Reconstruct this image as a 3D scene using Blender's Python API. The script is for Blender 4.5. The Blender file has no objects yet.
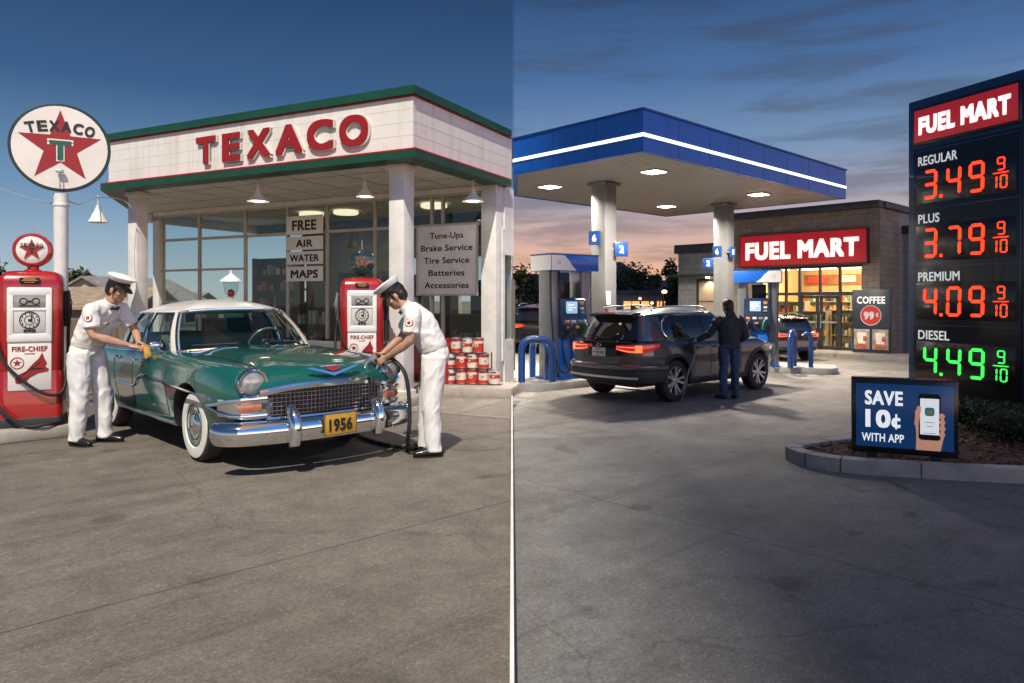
import bpy, bmesh, math, random
import numpy as np
from mathutils import Vector, Matrix, noise as mnoise
SC = bpy.context.scene
COL = SC.collection
R = math.radians
random.seed(7)
F, EYE = 720.0, 1.6
GR = -0.20                       # the right forecourt lies a kerb's height lower than the left one

# ------------------------------------------------------------------ camera, sky, sun, exposure
cd = bpy.data.cameras.new('camera'); cam = bpy.data.objects.new('camera', cd); COL.objects.link(cam)
cam.location = (0, 0, EYE); cam.rotation_euler = (R(90), 0, 0)
cd.sensor_width = 36; cd.lens = F/1024*36; cd.shift_y = -(341.5-300)/1024
cd.clip_start = 0.05; cd.clip_end = 2000
SC.camera = cam
SUN_EL, SUN_AZ = 54.0, (-0.10, -1.0)          # height and horizontal direction towards the sun
SKY_ROT = math.atan2(SUN_AZ[0], SUN_AZ[1])
w = bpy.data.worlds.new('World'); SC.world = w; w.use_nodes = True
nt = w.node_tree; nt.nodes.clear(); N = nt.nodes; L = nt.links
def ramp(nodes, stops, interp='EASE'):
    r = nodes.new('ShaderNodeValToRGB'); r.color_ramp.interpolation = interp
    e = r.color_ramp.elements
    while len(e) > 1: e.remove(e[-1])
    e[0].position, e[0].color = stops[0][0], (*stops[0][1], 1)
    for p, c in stops[1:]:
        k = e.new(p); k.color = (*c, 1)
    return r
out = N.new('ShaderNodeOutputWorld'); bg = N.new('ShaderNodeBackground'); bg.inputs[1].default_value = 0.10
tc = N.new('ShaderNodeTexCoord'); sx = N.new('ShaderNodeSeparateXYZ'); L.new(tc.outputs['Generated'], sx.inputs[0])
sky = N.new('ShaderNodeTexSky'); sky.sky_type = 'NISHITA'; sky.sun_disc = False
sky.sun_elevation = R(SUN_EL); sky.sun_rotation = SKY_ROT; sky.dust_density = 0.6; sky.air_density = 0.9
k10 = lambda c: tuple(10*a for a in c)
day = ramp(N, [(0.0, k10((.58,.64,.68))), (.05, k10((.41,.53,.64))), (.13, k10((.18,.33,.53))), (.26, k10((.035,.11,.26))), (.38, k10((.014,.055,.15))), (1.0, k10((.03,.08,.18)))], 'LINEAR')
L.new(sx.outputs['Z'], day.inputs[0])
mixd = N.new('ShaderNodeMixRGB'); mixd.inputs[0].default_value = .25
skm = N.new('ShaderNodeMixRGB'); skm.blend_type = 'MULTIPLY'; skm.inputs[0].default_value = 1; skm.inputs[2].default_value = (.45,.5,.55,1)
L.new(sky.outputs[0], skm.inputs[1]); L.new(day.outputs[0], mixd.inputs[1]); L.new(skm.outputs[0], mixd.inputs[2])
dusk = ramp(N, [(0.0, k10((.90,.44,.25))), (.035, k10((.90,.49,.32))), (.085, k10((.68,.46,.40))), (.135, k10((.36,.36,.43))), (.20, k10((.19,.30,.48))), (.29, k10((.075,.165,.36))), (.40, k10((.03,.08,.20))), (1.0, k10((.05,.09,.18)))], 'LINEAR')
# banks of flat cloud: noise in direction space, squeezed in elevation
mp = N.new('ShaderNodeMapping'); mp.inputs['Scale'].default_value = (2.2, 2.2, 16)
L.new(tc.outputs['Generated'], mp.inputs[0])
nz = N.new('ShaderNodeTexNoise'); nz.inputs['Scale'].default_value = 2.2; nz.inputs['Detail'].default_value = 7; nz.inputs['Roughness'].default_value = .58; nz.inputs['Distortion'].default_value = .35
L.new(mp.outputs[0], nz.inputs[0])
L.new(sx.outputs['Z'], dusk.inputs[0])
cl = ramp(N, [(.44, (0,0,0)), (.66, (1,1,1))]); L.new(nz.outputs[0], cl.inputs[0])
ccol = ramp(N, [(0, k10((.30,.17,.15))), (.08, k10((.25,.18,.20))), (.2, k10((.10,.14,.22))), (.4, k10((.03,.05,.10)))], 'LINEAR'); L.new(sx.outputs['Z'], ccol.inputs[0])
cf = N.new('ShaderNodeMath'); cf.operation = 'MULTIPLY'; cf.inputs[1].default_value = .6; L.new(cl.outputs[0], cf.inputs[0])
mixc = N.new('ShaderNodeMixRGB'); L.new(cf.outputs[0], mixc.inputs[0]); L.new(dusk.outputs[0], mixc.inputs[1]); L.new(ccol.outputs[0], mixc.inputs[2])
# thin bright wisps low on the day side
wl = ramp(N, [(.60, (0,0,0)), (.80, (1,1,1))]); L.new(nz.outputs[0], wl.inputs[0])
wz = ramp(N, [(.0, (.3,.3,.3)), (.1, (.6,.6,.6)), (.2, (0,0,0))], 'LINEAR'); L.new(sx.outputs['Z'], wz.inputs[0])
wm = N.new('ShaderNodeMath'); wm.operation = 'MULTIPLY'; L.new(wl.outputs[0], wm.inputs[0]); L.new(wz.outputs[0], wm.inputs[1])
mixw = N.new('ShaderNodeMixRGB'); L.new(wm.outputs[0], mixw.inputs[0]); L.new(mixd.outputs[0], mixw.inputs[1]); mixw.inputs[2].default_value = (5.0,5.4,5.8,1)
# dusk sky boosted behind the viewer, as added fill light for the right-hand station
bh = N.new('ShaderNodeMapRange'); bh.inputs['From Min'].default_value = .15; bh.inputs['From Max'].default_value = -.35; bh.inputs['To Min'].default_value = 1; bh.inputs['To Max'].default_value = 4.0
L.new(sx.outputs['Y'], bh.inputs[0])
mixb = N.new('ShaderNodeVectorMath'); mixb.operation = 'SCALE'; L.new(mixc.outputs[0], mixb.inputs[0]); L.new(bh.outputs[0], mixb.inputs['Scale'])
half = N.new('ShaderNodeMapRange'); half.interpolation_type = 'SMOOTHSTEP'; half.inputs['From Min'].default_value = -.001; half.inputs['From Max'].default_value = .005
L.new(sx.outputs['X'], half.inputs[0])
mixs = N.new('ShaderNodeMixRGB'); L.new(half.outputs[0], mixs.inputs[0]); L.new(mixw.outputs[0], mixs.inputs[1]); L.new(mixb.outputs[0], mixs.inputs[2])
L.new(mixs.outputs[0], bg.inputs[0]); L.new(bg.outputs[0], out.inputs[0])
sd = bpy.data.lights.new('sun', 'SUN'); sd.energy = 5.0; sd.angle = R(.5); sd.color = (1, .93, .82)
sun = bpy.data.objects.new('sun', sd); COL.objects.link(sun)
SDIR = Vector((SUN_AZ[0], SUN_AZ[1], 0)).normalized()*math.cos(R(SUN_EL)) + Vector((0,0,math.sin(R(SUN_EL))))
sun.rotation_euler = (-SDIR).to_track_quat('-Z', 'Y').to_euler()
sun.location = SDIR*30
vs = SC.view_settings; vs.view_transform = 'Standard'; vs.look = 'None'; vs.exposure = 0.0; vs.gamma = 1; vs.use_curve_mapping = False
try:
    SC.cycles.use_denoising = True; SC.cycles.max_bounces = 8; SC.cycles.transparent_max_bounces = 12; SC.cycles.caustics_reflective = False; SC.cycles.caustics_refractive = False
    SC.cycles.sample_clamp_indirect = 6
except Exception: pass

# ------------------------------------------------------------------ helpers
def X(px, d): return (px-512)/F*d
def Zp(py, d): return EYE+(300-py)/F*d

class MB:
    def __init__(s): s.v=[]; s.f=[]; s.m=[]
    def add(s, vs, fs, mi=0, M=None):
        o=len(s.v)
        for p in vs:
            p=Vector(p)
            s.v.append(tuple(M@p) if M is not None else tuple(p))
        for f in fs: s.f.append([i+o for i in f]); s.m.append(mi)
        return s
    def bm(s, b, mi=0, M=None):
        b.verts.index_update()
        s.add([v.co.copy() for v in b.verts], [[v.index for v in f.verts] for f in b.faces], mi, M); b.free(); return s
    def box(s, c, d, bev=0, M=None, mi=0, seg=2, rz=0):
        b=bmesh.new(); bmesh.ops.create_cube(b, size=1)
        for v in b.verts: v.co=Vector((v.co.x*d[0], v.co.y*d[1], v.co.z*d[2]))
        if bev>0: bmesh.ops.bevel(b, geom=list(b.edges), offset=min(bev, min(d)*.49), segments=seg, profile=.5, affect='EDGES')
        T=Matrix.Translation(c)@Matrix.Rotation(rz,4,'Z')
        return s.bm(b, mi, (M@T) if M is not None else T)
    def ell(s, c, r, M=None, mi=0, n=12):
        b=bmesh.new(); bmesh.ops.create_uvsphere(b, u_segments=n*2 if n>8 else n+4, v_segments=n, radius=1)
        T=Matrix.Translation(c)@Matrix.Diagonal((r[0],r[1],r[2],1))
        return s.bm(b, mi, (M@T) if M is not None else T)
    def loft(s, rings, cap=True, closed=True, mi=0, M=None):
        n=len(rings[0]); vs=[p for r in rings for p in r]; fs=[]
        for i in range(len(rings)-1):
            for j in range(n if closed else n-1):
                k=(j+1)%n; fs.append([i*n+j, i*n+k, (i+1)*n+k, (i+1)*n+j])
        if cap and closed: fs.append(list(range(n))[::-1]); fs.append([(len(rings)-1)*n+j for j in range(n)])
        return s.add(vs, fs, mi, M)
    def tube(s, path, r, n=8, mi=0, M=None, cap=True):
        P=[Vector(p) for p in path]; rr=r if hasattr(r,'__len__') else [r]*len(P); rings=[]; up=None
        for i,p in enumerate(P):
            t=((P[min(i+1,len(P)-1)]-P[max(i-1,0)])).normalized()
            if up is None:
                a=Vector((0,0,1)) if abs(t.z)<.9 else Vector((1,0,0)); up=(a-t*a.dot(t)).normalized()
            else:
                up=up-t*up.dot(t)
                up=up.normalized() if up.length>1e-6 else t.orthogonal().normalized()
            b=t.cross(up); q=rr[i]
            rings.append([p+up*(math.cos(2*math.pi*k/n)*q)+b*(math.sin(2*math.pi*k/n)*q) for k in range(n)])
        return s.loft(rings, cap=cap, mi=mi, M=M)
    def lathe(s, prof, n=24, M=None, mi=0, cap=True):
        rings=[[(max(r,1e-4)*math.cos(2*math.pi*k/n), max(r,1e-4)*math.sin(2*math.pi*k/n), z) for k in range(n)] for r,z in prof]
        return s.loft(rings, cap=cap, mi=mi, M=M)
    def torus(s, Rr, r, n=32, k=8, M=None, mi=0):
        rings=[]
        for i in range(n):
            a=2*math.pi*i/n
            rings.append([((Rr+r*math.cos(2*math.pi*j/k))*math.cos(a), (Rr+r*math.cos(2*math.pi*j/k))*math.sin(a), r*math.sin(2*math.pi*j/k)) for j in range(k)])
        rings.append(rings[0]); return s.loft(rings, cap=False, mi=mi, M=M)
    def prism(s, poly, h0, h1, M=None, mi=0):
        n=len(poly)
        vs=[(x,y,h0) for x,y in poly]+[(x,y,h1) for x,y in poly]
        fs=[[i,(i+1)%n,n+(i+1)%n,n+i] for i in range(n)]+[list(range(n))[::-1],list(range(n,2*n))]
        return s.add(vs, fs, mi, M)
    def grid(s, fn, us, vs_, mi=0, M=None):
        n=len(vs_); P=[fn(u,v) for u in us for v in vs_]; fs=[]
        for i in range(len(us)-1):
            for j in range(n-1): fs.append([i*n+j,i*n+j+1,(i+1)*n+j+1,(i+1)*n+j])
        return s.add(P, fs, mi, M)
    def text(s, body, h, M=None, width=None, ext=.01, bold=.0, mi=0, align='CENTER', space=1.0, res=3):
        """lettering standing in the XZ plane, facing -Y, centred on its own middle, capitals h high; bold thickens the strokes"""
        c=bpy.data.curves.new('t','FONT'); c.body=body; c.size=1; c.extrude=0; c.space_character=space*(1+2.2*bold); c.resolution_u=res
        o=bpy.data.objects.new('t',c); COL.objects.link(o)
        dg=bpy.context.evaluated_depsgraph_get(); me=bpy.data.meshes.new_from_object(o.evaluated_get(dg))
        P=np.array([v.co[:] for v in me.vertices]); fs=[list(f.vertices) for f in me.polygons]
        bpy.data.objects.remove(o); bpy.data.curves.remove(c); bpy.data.meshes.remove(me)
        lo,hi=P.min(0),P.max(0); lo[:2]-=bold; hi[:2]+=bold; sc=h/(0.729+2*bold); sxx=sc if width is None else width/(hi[0]-lo[0])
        ax={'CENTER':(lo[0]+hi[0])/2,'LEFT':lo[0]}[align]
        K=5 if bold>0 else 1
        for k in range(K):
            dx,dy=((-bold,-bold),(bold,-bold),(bold,bold),(-bold,bold),(0,0))[k] if bold>0 else (0,0)
            b=bmesh.new(); vv=[b.verts.new(((p[0]+dx-ax)*sxx, -k*.00025, (p[1]+dy+bold)*sc-h/2)) for p in P]
            for f in fs:
                try: b.faces.new([vv[i] for i in f])
                except ValueError: pass
            bmesh.ops.remove_doubles(b, verts=b.verts, dist=1e-6)
            r=bmesh.ops.extrude_face_region(b, geom=list(b.faces))
            for v in [g for g in r['geom'] if isinstance(g,bmesh.types.BMVert)]: v.co.y-=ext
            s.bm(b, mi, M)
        return s
    def mesh(s, name, mats, angle=35):
        me=bpy.data.meshes.new(name); b=bmesh.new(); vv=[b.verts.new(p) for p in s.v]
        b.verts.ensure_lookup_table()
        for f,m in zip(s.f,s.m):
            try: q=b.faces.new([vv[i] for i in f]); q.material_index=m
            except ValueError: pass
        bmesh.ops.recalc_face_normals(b, faces=b.faces)
        finish(b, angle); b.to_mesh(me); b.free()
        for m in (mats if isinstance(mats,(list,tuple)) else [mats]): me.materials.append(m)
        return me
    def build(s, name, mats, parent=None, angle=35):
        o=bpy.data.objects.new(name, s.mesh(name, mats, angle)); COL.objects.link(o)
        if parent is not None: o.parent=parent
        return o

def finish(b, angle=35):
    a=R(angle)
    for f in b.faces: f.smooth=True
    for e in b.edges:
        if len(e.link_faces)==2: e.smooth = e.calc_face_angle(0) < a
        else: e.smooth=True

def tag(o, label=None, cat=None, group=None, kind=None):
    if label: o['label']=label
    if cat: o['category']=cat
    if group: o['group']=group
    if kind: o['kind']=kind
    return o
def thing(name, label, cat, loc=(0,0,0), rz=0, group=None):
    o=bpy.data.objects.new(name,None); COL.objects.link(o); o.location=loc; o.rotation_euler=(0,0,rz); o.empty_display_size=.2
    return tag(o,label,cat,group)
def copy_thing(o, loc, rz, label=None, parent=None):
    c=o.copy(); COL.objects.link(c)
    if parent is None:
        c.location=loc; c.rotation_euler=(0,0,rz)
        if label: c['label']=label
    else: c.parent=parent
    for ch in list(o.children): copy_thing(ch, None, None, None, c)
    return c

def evaluated(o):
    dg=bpy.context.evaluated_depsgraph_get(); dg.update()
    return bpy.data.meshes.new_from_object(o.evaluated_get(dg))
def remesh(mb, name, mats, parent, voxel=.012, smooth=4, wrinkle=0, wscale=9, wfn=None, zs=1.3):
    """fuse overlapping closed shapes into one continuous skin"""
    me=mb.mesh(name+'_raw', mats); o=bpy.data.objects.new(name, me); COL.objects.link(o)
    md=o.modifiers.new('r','REMESH'); md.mode='VOXEL'; md.voxel_size=voxel; md.adaptivity=0
    sm=o.modifiers.new('s','SMOOTH'); sm.iterations=smooth; sm.factor=.5
    new=evaluated(o); o.modifiers.clear(); o.data=new; new.name=name; bpy.data.meshes.remove(me)
    new.materials.clear()
    for m in (mats if isinstance(mats,(list,tuple)) else [mats]): new.materials.append(m)
    if wrinkle:
        b=bmesh.new(); b.from_mesh(new); b.normal_update()
        d=[]
        for v in b.verts:
            p=v.co; q=Vector((p.x*wscale+p.z*wscale*.35, p.y*wscale-p.z*wscale*.2, p.z*wscale*zs))
            n=mnoise.noise(q)+.5*mnoise.noise(q*2.1); rid=1-abs(n)*2.2
            d.append(wrinkle*rid*(wfn(p) if wfn else 1))
        for v,k in zip(b.verts,d): v.co+=v.normal*k
        b.to_mesh(new); b.free()
    for p in new.polygons: p.use_smooth=True
    if parent is not None: o.parent=parent
    return o
def boolean_cut(o, cutters, mats=None):
    for c in cutters: c.parent=o.parent
    bpy.context.view_layer.update()
    for c in cutters:
        m=o.modifiers.new('b','BOOLEAN'); m.operation='DIFFERENCE'; m.solver='EXACT'; m.object=c
    new=evaluated(o); o.modifiers.clear(); old=o.data; o.data=new; new.name=o.name; bpy.data.meshes.remove(old)
    for c in cutters: bpy.data.objects.remove(c)
    b=bmesh.new(); b.from_mesh(new); finish(b,32); b.to_mesh(new); b.free()
    return o
def pch(x, xs, ys):
    """smooth shape-keeping curve through points"""
    xs=np.asarray(xs,float); ys=np.asarray(ys,float)
    if xs[0]>xs[-1]: xs,ys=xs[::-1],ys[::-1]
    x=min(max(x,xs[0]),xs[-1]); i=min(max(np.searchsorted(xs,x)-1,0),len(xs)-2)
    h=np.diff(xs); dl=np.diff(ys)/h
    def sl(k):
        if k==0: return dl[0]
        if k==len(xs)-1: return dl[-1]
        return 0 if dl[k-1]*dl[k]<=0 else 2*dl[k-1]*dl[k]/(dl[k-1]+dl[k])
    t=(x-xs[i])/h[i]; a,b=sl(i)*h[i],sl(i+1)*h[i]
    return float(ys[i]*(2*t**3-3*t**2+1)+ys[i+1]*(3*t**2-2*t**3)+a*(t**3-2*t**2+t)+b*(t**3-t**2))
def smooth_path(pts, n=6):
    P=[Vector(p) for p in pts]; o=[]
    for i in range(len(P)-1):
        a,b,c,d=P[max(i-1,0)],P[i],P[i+1],P[min(i+2,len(P)-1)]
        for k in range(n):
            t=k/n; o.append(.5*((2*b)+(c-a)*t+(2*a-5*b+4*c-d)*t*t+(3*b-a-3*c+d)*t**3))
    o.append(P[-1]); return o

# ------------------------------------------------------------------ materials
def mat(name, col, rough=.5, metal=0, var=.12, vs=3.0, bump=0, bs=60, coat=0, spec=.5, emit=None, es=1, col2=None, stops=(.35,.65), det=5, stretch=None, alpha=None, coords='Object', rvar=0):
    m=bpy.data.materials.new(name); m.use_nodes=True; t=m.node_tree; p=t.nodes['Principled BSDF']
    p.inputs['Roughness'].default_value=rough; p.inputs['Metallic'].default_value=metal
    p.inputs['Specular IOR Level'].default_value=spec; p.inputs['Coat Weight'].default_value=coat; p.inputs['Coat Roughness'].default_value=.03
    p.inputs['Base Color'].default_value=(*col,1)
    co=t.nodes.new('ShaderNodeTexCoord'); src=co.outputs[coords]
    if stretch:
        mp=t.nodes.new('ShaderNodeMapping'); mp.inputs['Scale'].default_value=stretch; t.links.new(src, mp.inputs[0]); src=mp.outputs[0]
    if var or col2:
        nz=t.nodes.new('ShaderNodeTexNoise'); nz.inputs['Scale'].default_value=vs; nz.inputs['Detail'].default_value=det; nz.inputs['Roughness'].default_value=.6
        t.links.new(src, nz.inputs[0])
        a=tuple(c*(1-var) for c in col); b=col2 if col2 else tuple(min(1,c*(1+var)) for c in col)
        if col2: a=col
        r=ramp(t.nodes, [(stops[0],a),(stops[1],b)], 'LINEAR'); t.links.new(nz.outputs[0], r.inputs[0]); t.links.new(r.outputs[0], p.inputs['Base Color'])
        if rvar:
            mr=t.nodes.new('ShaderNodeMapRange'); mr.inputs['From Min'].default_value=.3; mr.inputs['From Max'].default_value=.7
            mr.inputs['To Min'].default_value=max(0,rough-rvar); mr.inputs['To Max'].default_value=min(1,rough+rvar)
            t.links.new(nz.outputs[0], mr.inputs[0]); t.links.new(mr.outputs[0], p.inputs['Roughness'])
    if bump:
        n2=t.nodes.new('ShaderNodeTexNoise'); n2.inputs['Scale'].default_value=bs; n2.inputs['Detail'].default_value=4; t.links.new(src, n2.inputs[0])
        bp=t.nodes.new('ShaderNodeBump'); bp.inputs['Strength'].default_value=bump; bp.inputs['Distance'].default_value=.01
        t.links.new(n2.outputs[0], bp.inputs['Height']); t.links.new(bp.outputs[0], p.inputs['Normal'])
    if emit: p.inputs['Emission Color'].default_value=(*emit,1); p.inputs['Emission Strength'].default_value=es
    return m
def glass(name, tint=(.85,.9,.88), clear=.86, rough=.01):
    m=bpy.data.materials.new(name); m.use_nodes=True; t=m.node_tree; t.nodes.clear()
    o=t.nodes.new('ShaderNodeOutputMaterial'); mx=t.nodes.new('ShaderNodeMixShader'); tr=t.nodes.new('ShaderNodeBsdfTransparent'); gl=t.nodes.new('ShaderNodeBsdfGlossy')
    tr.inputs[0].default_value=(*tint,1); gl.inputs['Roughness'].default_value=rough
    fr=t.nodes.new('ShaderNodeLayerWeight'); fr.inputs['Blend'].default_value=.5
    pw=t.nodes.new('ShaderNodeMath'); pw.operation='POWER'; pw.inputs[1].default_value=5.0; t.links.new(fr.outputs['Facing'], pw.inputs[0])
    ad=t.nodes.new('ShaderNodeMath'); ad.operation='MULTIPLY_ADD'; ad.inputs[1].default_value=.9; ad.inputs[2].default_value=.045; ad.use_clamp=True; t.links.new(pw.outputs[0], ad.inputs[0])
    t.links.new(ad.outputs[0], mx.inputs[0]); t.links.new(tr.outputs[0], mx.inputs[1]); t.links.new(gl.outputs[0], mx.inputs[2]); t.links.new(mx.outputs[0], o.inputs[0])
    return m
M={}
M['white']=mat('white_paint',(.74,.72,.68),.45,var=.05,vs=2.5)
M['white_dirty']=mat('weathered_white_paint',(.70,.68,.63),.6,var=.09,vs=4,bump=.1)
M['soffit']=mat('soffit_white',(.66,.63,.57),.6,var=.06,vs=3)
M['green']=mat('green_trim',(.008,.062,.034),.4,var=.12)
M['red']=mat('red_enamel',(.33,.012,.011),.25,var=.12,vs=2,coat=.6)
M['sign_red']=mat('sign_red',(.29,.012,.012),.4,var=.06)
M['black']=mat('black_rubber',(.012,.012,.013),.6,var=.2)
M['black_gloss']=mat('black_gloss',(.012,.012,.014),.2,var=.1)
M['chrome']=mat('chrome',(.78,.79,.80),.07,1,var=.03)
M['steel']=mat('brushed_steel',(.50,.51,.52),.35,.9,var=.08,vs=6,stretch=(1,1,8))
M['glass']=glass('window_glass')
M['darkframe']=mat('dark_frame',(.02,.02,.022),.4,var=.1)

# ------------------------------------------------------------------ ground
def paving(name, c1, c2, ang, bw, bh, joint, rough=.75, stain=.35, crack=True, jw=.012, big=.25):
    m=bpy.data.materials.new(name); m.use_nodes=True; t=m.node_tree; n=t.nodes; l=t.links; p=n['Principled BSDF']
    co=n.new('ShaderNodeTexCoord'); mp=n.new('ShaderNodeMapping'); mp.inputs['Rotation'].default_value=(0,0,ang); l.new(co.outputs['Object'],mp.inputs[0])
    def noise(sc,det=6,rg=.6,dist=0):
        q=n.new('ShaderNodeTexNoise'); q.inputs['Scale'].default_value=sc; q.inputs['Detail'].default_value=det; q.inputs['Roughness'].default_value=rg; q.inputs['Distortion'].default_value=dist; l.new(mp.outputs[0],q.inputs[0]); return q
    def mul(a,b,f=1):
        q=n.new('ShaderNodeMixRGB'); q.blend_type='MULTIPLY'; q.inputs[0].default_value=f; l.new(a,q.inputs[1]); l.new(b,q.inputs[2]); return q.outputs[0]
    base=ramp(n,[(.3,c1),(.7,c2)],'LINEAR'); l.new(noise(.55,8,.62,.6).outputs[0],base.inputs[0]); c=base.outputs[0]
    fine=ramp(n,[(.30,(.60,.60,.60)),(.5,(1,1,1)),(.72,(1.28,1.27,1.25))],'LINEAR'); fn=noise(85,3,.75); l.new(fn.outputs[0],fine.inputs[0]); c=mul(c,fine.outputs[0],.7)
    mid=ramp(n,[(.33,(.72,.71,.70)),(.6,(1.06,1.06,1.06))],'LINEAR'); l.new(noise(3.2,6,.65).outputs[0],mid.inputs[0]); c=mul(c,mid.outputs[0],.8)
    st=ramp(n,[(.60,(1,1,1)),(.74,(1-stain,)*3),(.85,(1-stain*1.4,)*3)],'EASE'); l.new(noise(1.15,4,.5,1.2).outputs[0],st.inputs[0]); c=mul(c,st.outputs[0])
    # scattered oil drips, dark with soft rims, and long faint tyre streaks
    vd=n.new('ShaderNodeTexVoronoi'); vd.inputs['Scale'].default_value=1.35; vd.inputs['Randomness'].default_value=1
    wd_=n.new('ShaderNodeMixRGB'); wd_.blend_type='ADD'; wd_.inputs[0].default_value=.10; l.new(mp.outputs[0],wd_.inputs[1]); l.new(noise(9,4).outputs['Color'],wd_.inputs[2]); l.new(wd_.outputs[0],vd.inputs[0])
    sel=n.new('ShaderNodeSeparateXYZ'); l.new(vd.outputs['Color'],sel.inputs[0]); rad=n.new('ShaderNodeMapRange'); rad.inputs['From Min'].default_value=.45; rad.inputs['To Min'].default_value=-.02; rad.inputs['To Max'].default_value=.20; rad.clamp=False; l.new(sel.outputs[0],rad.inputs[0])
    df=n.new('ShaderNodeMath'); df.operation='SUBTRACT'; l.new(rad.outputs[0],df.inputs[0]); l.new(vd.outputs['Distance'],df.inputs[1])
    dr=ramp(n,[(0,(1,1,1)),(.035,(.62,.60,.58)),(.12,(.48,.46,.44))],'LINEAR'); l.new(df.outputs[0],dr.inputs[0]); c=mul(c,dr.outputs[0],.75)
    ms=n.new('ShaderNodeMapping'); ms.inputs['Scale'].default_value=(.10,3.2,1); l.new(mp.outputs[0],ms.inputs[0])
    ts=n.new('ShaderNodeTexNoise'); ts.inputs['Scale'].default_value=1.3; ts.inputs['Detail'].default_value=5; ts.inputs['Roughness'].default_value=.65; l.new(ms.outputs[0],ts.inputs[0])
    tr_=ramp(n,[(.34,(.70,.69,.68)),(.48,(1,1,1)),(.62,(1,1,1)),(.78,(1.12,1.11,1.10))],'LINEAR'); l.new(ts.outputs[0],tr_.inputs[0]); c=mul(c,tr_.outputs[0],.8)
    # coarse aggregate
    va=n.new('ShaderNodeTexVoronoi'); va.inputs['Scale'].default_value=70; l.new(mp.outputs[0],va.inputs[0]); sa=n.new('ShaderNodeSeparateXYZ'); l.new(va.outputs['Color'],sa.inputs[0])
    ra=ramp(n,[(0,(.72,.72,.73)),(.6,(1,1,1)),(.93,(1.1,1.1,1.08)),(1,(1.5,1.47,1.4))],'LINEAR'); l.new(sa.outputs[0],ra.inputs[0]); c=mul(c,ra.outputs[0],.75)
    if joint:
        br=n.new('ShaderNodeTexBrick'); br.offset=0; br.squash=1; br.inputs['Color1'].default_value=(1,1,1,1); br.inputs['Color2'].default_value=(1-big*.5,)*3+(1,); br.inputs['Mortar'].default_value=(joint,)*3+(1,)
        br.inputs['Scale'].default_value=1; br.inputs['Brick Width'].default_value=bw; br.inputs['Row Height'].default_value=bh; br.inputs['Mortar Size'].default_value=jw; br.inputs['Mortar Smooth'].default_value=.25
        wob=n.new('ShaderNodeMixRGB'); wob.blend_type='ADD'; wob.inputs[0].default_value=.010; l.new(mp.outputs[0],wob.inputs[1]); l.new(noise(6,3).outputs['Color'],wob.inputs[2]); l.new(wob.outputs[0],br.inputs[0]); c=mul(c,br.outputs[0])
    if crack:
        v=n.new('ShaderNodeTexVoronoi'); v.feature='DISTANCE_TO_EDGE'; v.inputs['Scale'].default_value=.33
        wb=n.new('ShaderNodeMixRGB'); wb.blend_type='ADD'; wb.inputs[0].default_value=.55; l.new(mp.outputs[0],wb.inputs[1]); l.new(noise(1.6,7,.65).outputs['Color'],wb.inputs[2]); l.new(wb.outputs[0],v.inputs[0])
        cr=ramp(n,[(0,(.62,.61,.60)),(.0035,(1,1,1))],'LINEAR'); l.new(v.outputs['Distance'],cr.inputs[0]); c=mul(c,cr.outputs[0],.85)
    l.new(c,p.inputs['Base Color'])
    mr=n.new('ShaderNodeMapRange'); mr.inputs['To Min'].default_value=rough-.14; mr.inputs['To Max'].default_value=min(1,rough+.14); l.new(noise(1.5,5).outputs[0],mr.inputs[0]); l.new(mr.outputs[0],p.inputs['Roughness'])
    bp=n.new('ShaderNodeBump'); bp.inputs['Strength'].default_value=.35; bp.inputs['Distance'].default_value=.004; l.new(fn.outputs[0],bp.inputs['Height']); l.new(bp.outputs[0],p.inputs['Normal'])
    return m
M['asphalt_day']=paving('old_sunlit_asphalt',(.150,.126,.100),(.21,.18,.147),R(-43),5.5,4.2,.55,crack=True,stain=.45)
M['conc_day']=paving('tan_concrete',(.24,.205,.165),(.31,.27,.22),R(26.7),2.6,2.2,.55,crack=False,stain=.25)
M['conc_dusk']=paving('grey_concrete_slabs',(.21,.19,.17),(.29,.265,.24),R(-43),4.2,3.6,.42,crack=False,stain=.4,jw=.018)
M['asphalt_dusk']=paving('dark_asphalt',(.14,.134,.125),(.205,.195,.182),R(-43),5.0,40,.6,crack=True,stain=.4)
M['kerb']=mat('kerb_concrete',(.30,.29,.27),.8,var=.15,vs=5,bump=.4,bs=90)
M['kerb_tan']=mat('tan_kerb_concrete',(.36,.32,.27),.8,var=.15,vs=5,bump=.4,bs=90)
M['dirt']=mat('dry_ground',(.16,.13,.09),.95,var=.3,vs=.3,bump=.5,bs=3)

g=MB(); S=900.0
g.add([(-S,-40,0),(0,-40,0),(0,S,0),(-S,S,0)],[[0,1,2,3]])
g.add([(0,-40,0),(0,S,0),(0,S,GR),(0,-40,GR)],[[0,1,2,3]])
g.add([(0,-40,GR),(S,-40,GR),(S,S,GR),(0,S,GR)],[[0,1,2,3]])
tag(g.build('ground',M['dirt']),kind='structure')
def sheet(name, poly, z, m):
    b=MB(); b.add([(x,y,z) for x,y in poly],[list(range(len(poly)))]); return tag(b.build(name,m),kind='structure')
STA=(-1.51,11.0); SRZ=-math.atan2(.449,.893)
def SL(x,y):      # old station frame -> world
    c,s=math.cos(SRZ),math.sin(SRZ); return (STA[0]+c*x-s*y, STA[1]+s*x+c*y)
sheet('asphalt_yard',[(-40,-20),(-.002,-20),(-.002,60),(-40,60)],.004,M['asphalt_day'])
a0=SL(-16,-1.0); a1=SL(.35,-1.0)
sheet('concrete_apron',[a0,(-.004,SL(1.05,-1.0)[1]),(-.004,20.0),SL(-16,9)],.008,M['conc_day'])
sheet('concrete_forecourt',[(.002,7.6),(60,7.6),(60,70),(.002,70)],GR+.004,M['conc_dusk'])
sheet('asphalt_drive',[(.002,-20),(60,-20),(60,7.2),(2.2,9.6),(.002,9.3)],GR+.008,M['asphalt_dusk'])
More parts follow.
